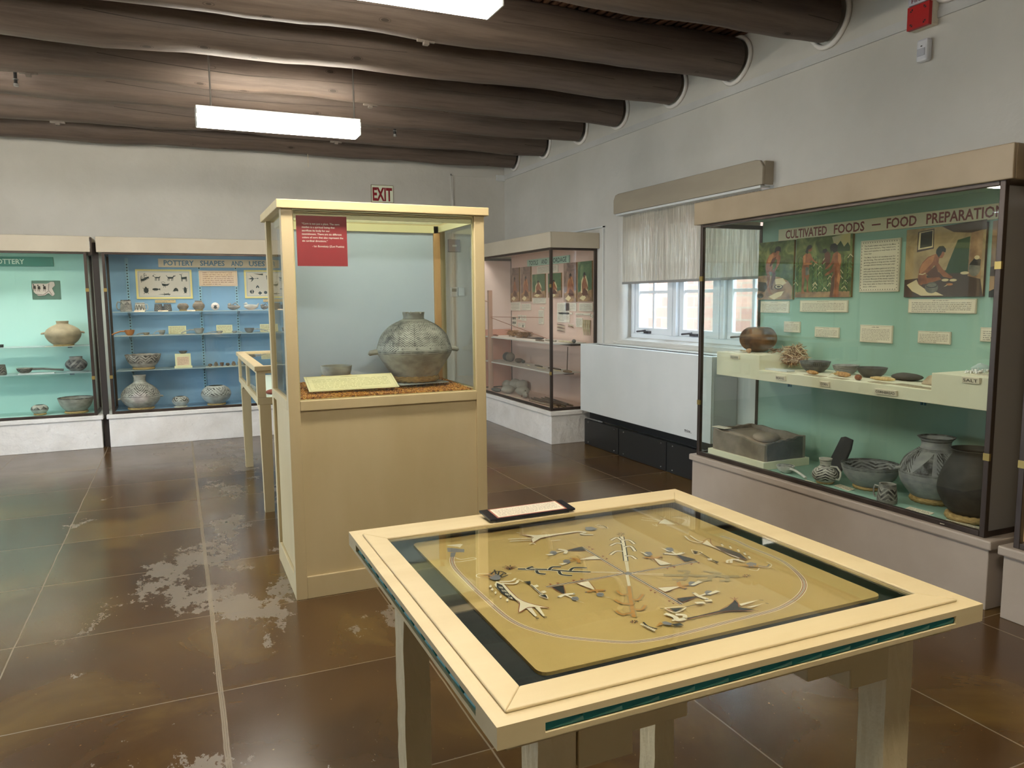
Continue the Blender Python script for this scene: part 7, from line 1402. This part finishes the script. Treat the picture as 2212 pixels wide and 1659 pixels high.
# lower shelf (z .727)
zt = .7272
thing('black_stone_ball', 'shiny black round stone at the left of the lower tools shelf', 'stone', (3.82, 8.82, zt), 0, None, MB().blob((0, 0, .055), (.055, .06, .055), 20, 12, jit=.05, seed=1), mat('obsidian', '#1d1d20', .35))
thing('brown_stone', 'round brown grey stone right of the shiny black one', 'stone', (3.80, 8.66, zt), 0, None, MB().blob((0, 0, .058), (.055, .062, .058), 20, 12, jit=.06, seed=2), stone('brown_stone', '#6d5d50', '#57493e'))
thing('flat_brown_stone', 'low brown stone in the middle left of the lower tools shelf', 'stone', (3.83, 8.47, zt), 0, None, MB().blob((0, 0, .028), (.05, .07, .028), 18, 10, jit=.08, seed=3), stone('brown_stone2', '#65503f', '#4c3b2f'))
thing('small_dark_pebble', 'small dark pebble beside the low brown stone', 'stone', (3.84, 8.36, zt), 0, None, MB().blob((0, 0, .02), (.024, .028, .02), 14, 8, jit=.08, seed=4), S2)
for i, (x, y, L, lab) in enumerate(((3.75, 8.05, .20, 'flat pale slat on the lower tools shelf, left one'), (3.80, 7.85, .24, 'flat brown slat at the middle of the lower tools shelf'), (3.72, 7.62, .22, 'narrow tan slat near the corner post on the lower tools shelf'), (3.80, 7.45, .25, 'narrow brown slat right of the corner post'), (3.73, 7.28, .16, 'short tan slat beside the fire drill'))):
    stick(lab, x, y, zt, PI/2+.1*(i-2), L, .007+.002*(i % 2), BONE if i % 2 == 0 else ST, 'wooden_tool', 'tool')
o = thing('fire_drill', 'upright thin drill stick standing in a flat wooden hearth on the lower tools shelf', 'fire drill', (3.74, 7.03, zt))
part(o, 'hearth_board', MB().blob((0, 0, .016), (.035, .085, .016), 18, 8, jit=.05), mat('hearth_wood', '#8a6c50', .8))
part(o, 'drill_stick', MB().tube([(0, .01, .02), (.004, .0, .275)], .005, 8), ST)
# floor of the tools case
zt = .3602
STG = stone('grey_hammerstone', '#a39a90', '#8b8279', 6, .4)
for i, (x, y, r, lab) in enumerate(((3.86, 8.90, (.07, .09, .055), 'rounded grey hammerstone at the back left of the tools case floor'), (3.90, 8.74, (.075, .085, .07), 'large round pale hammerstone at the back of the tools case floor'), (3.93, 8.60, (.07, .08, .068), 'second large round pale hammerstone, right of the first'), (3.66, 8.42, (.065, .085, .05), 'pale oval stone at the front left of the tools case floor'), (3.74, 8.17, (.06, .085, .055), 'pale round stone at the middle of the tools case floor'))):
    thing('hammerstone', lab, 'stone', (x, y, zt), .3*i, 'rounded stones on the tools case floor', MB().blob((0, 0, r[2]), r, 20, 12, jit=.06, seed=i+5), STG)
thing('stone_axe', 'dark pointed stone axe head at the left front of the tools case floor', 'stone axe', (3.60, 8.66, zt), .1, None, MB().blob((0, 0, .025), (.04, .11, .025), 18, 8, jit=.05, seed=8), S2)
o = thing('hafted_axe', 'pale stone head bound to a thin bent wooden handle', 'axe', (3.66, 7.92, zt))
part(o, 'stone_head', MB().blob((0, .0, .045), (.035, .055, .04), 16, 10, jit=.05, seed=9), STG)
part(o, 'handle', MB().tube([(0, .10, .01), (0, .05, .06), (0, 0, .088), (0, -.05, .06), (0, -.10, .01)], .007, 8), ST)
thing('dark_stone', 'dark round stone beside the bound stone head', 'stone', (3.70, 8.03, zt), 0, None, MB().blob((0, 0, .03), (.035, .04, .03), 14, 8, jit=.08, seed=12), S2)
rg = random.Random(14)
for i in range(9):
    stick('weathered brown stick in the pile at the right of the tools case floor', 3.60+.028*i, 7.38+rg.uniform(-.08, .08), zt+.012*(i % 2), PI/2+rg.uniform(-.12, .12), .62+rg.uniform(-.1, .1), .012, ST if i % 2 else mat('pale_stick', '#93785f', .8, '#6f5844', 20), 'digging_stick', 'stick', 0, 'digging sticks piled on the tools case floor')
for i, (x, y) in enumerate(((3.58, 8.28), (3.60, 8.0), (3.56, 7.1))):
    card(['cream card before the pale oval stone in the tools case', 'cream card before the bound stone head', 'cream card before the stick pile'][i], x, y, zt, .10, .05, -PI/2, rows=3, seed=200+i)
o = thing('bow_loom', 'tall dull rose wooden post with two thin lines standing at the left of the tools case', 'loom', (3.60, 8.83, zt))
PO = mat('rose_wood', '#b38a76', .7)
part(o, 'post', MB().box((-.025, -.025, 0), (.025, .025, 1.258)), PO, bev=.003)
part(o, 'peg', MB().tube([(-.02, 0, 1.12), (-.06, .03, 1.13)], .008, 8), PO)
part(o, 'cord', MB().tube([(0, -.02, .93), (.2, -1.1, .935)], .004, 6).tube([(0, -.02, .92), (.2, -1.2, .70)], .004, 6), mat('rust_line', '#9c6a55', .8))  # two thin rust coloured lines running right from the post
for t in bpy.data.objects:
    if t.parent is None and t.type in ('MESH', 'EMPTY') and 'label' not in t and t.get('kind') != 'structure': print('UNLABELLED', t.name)
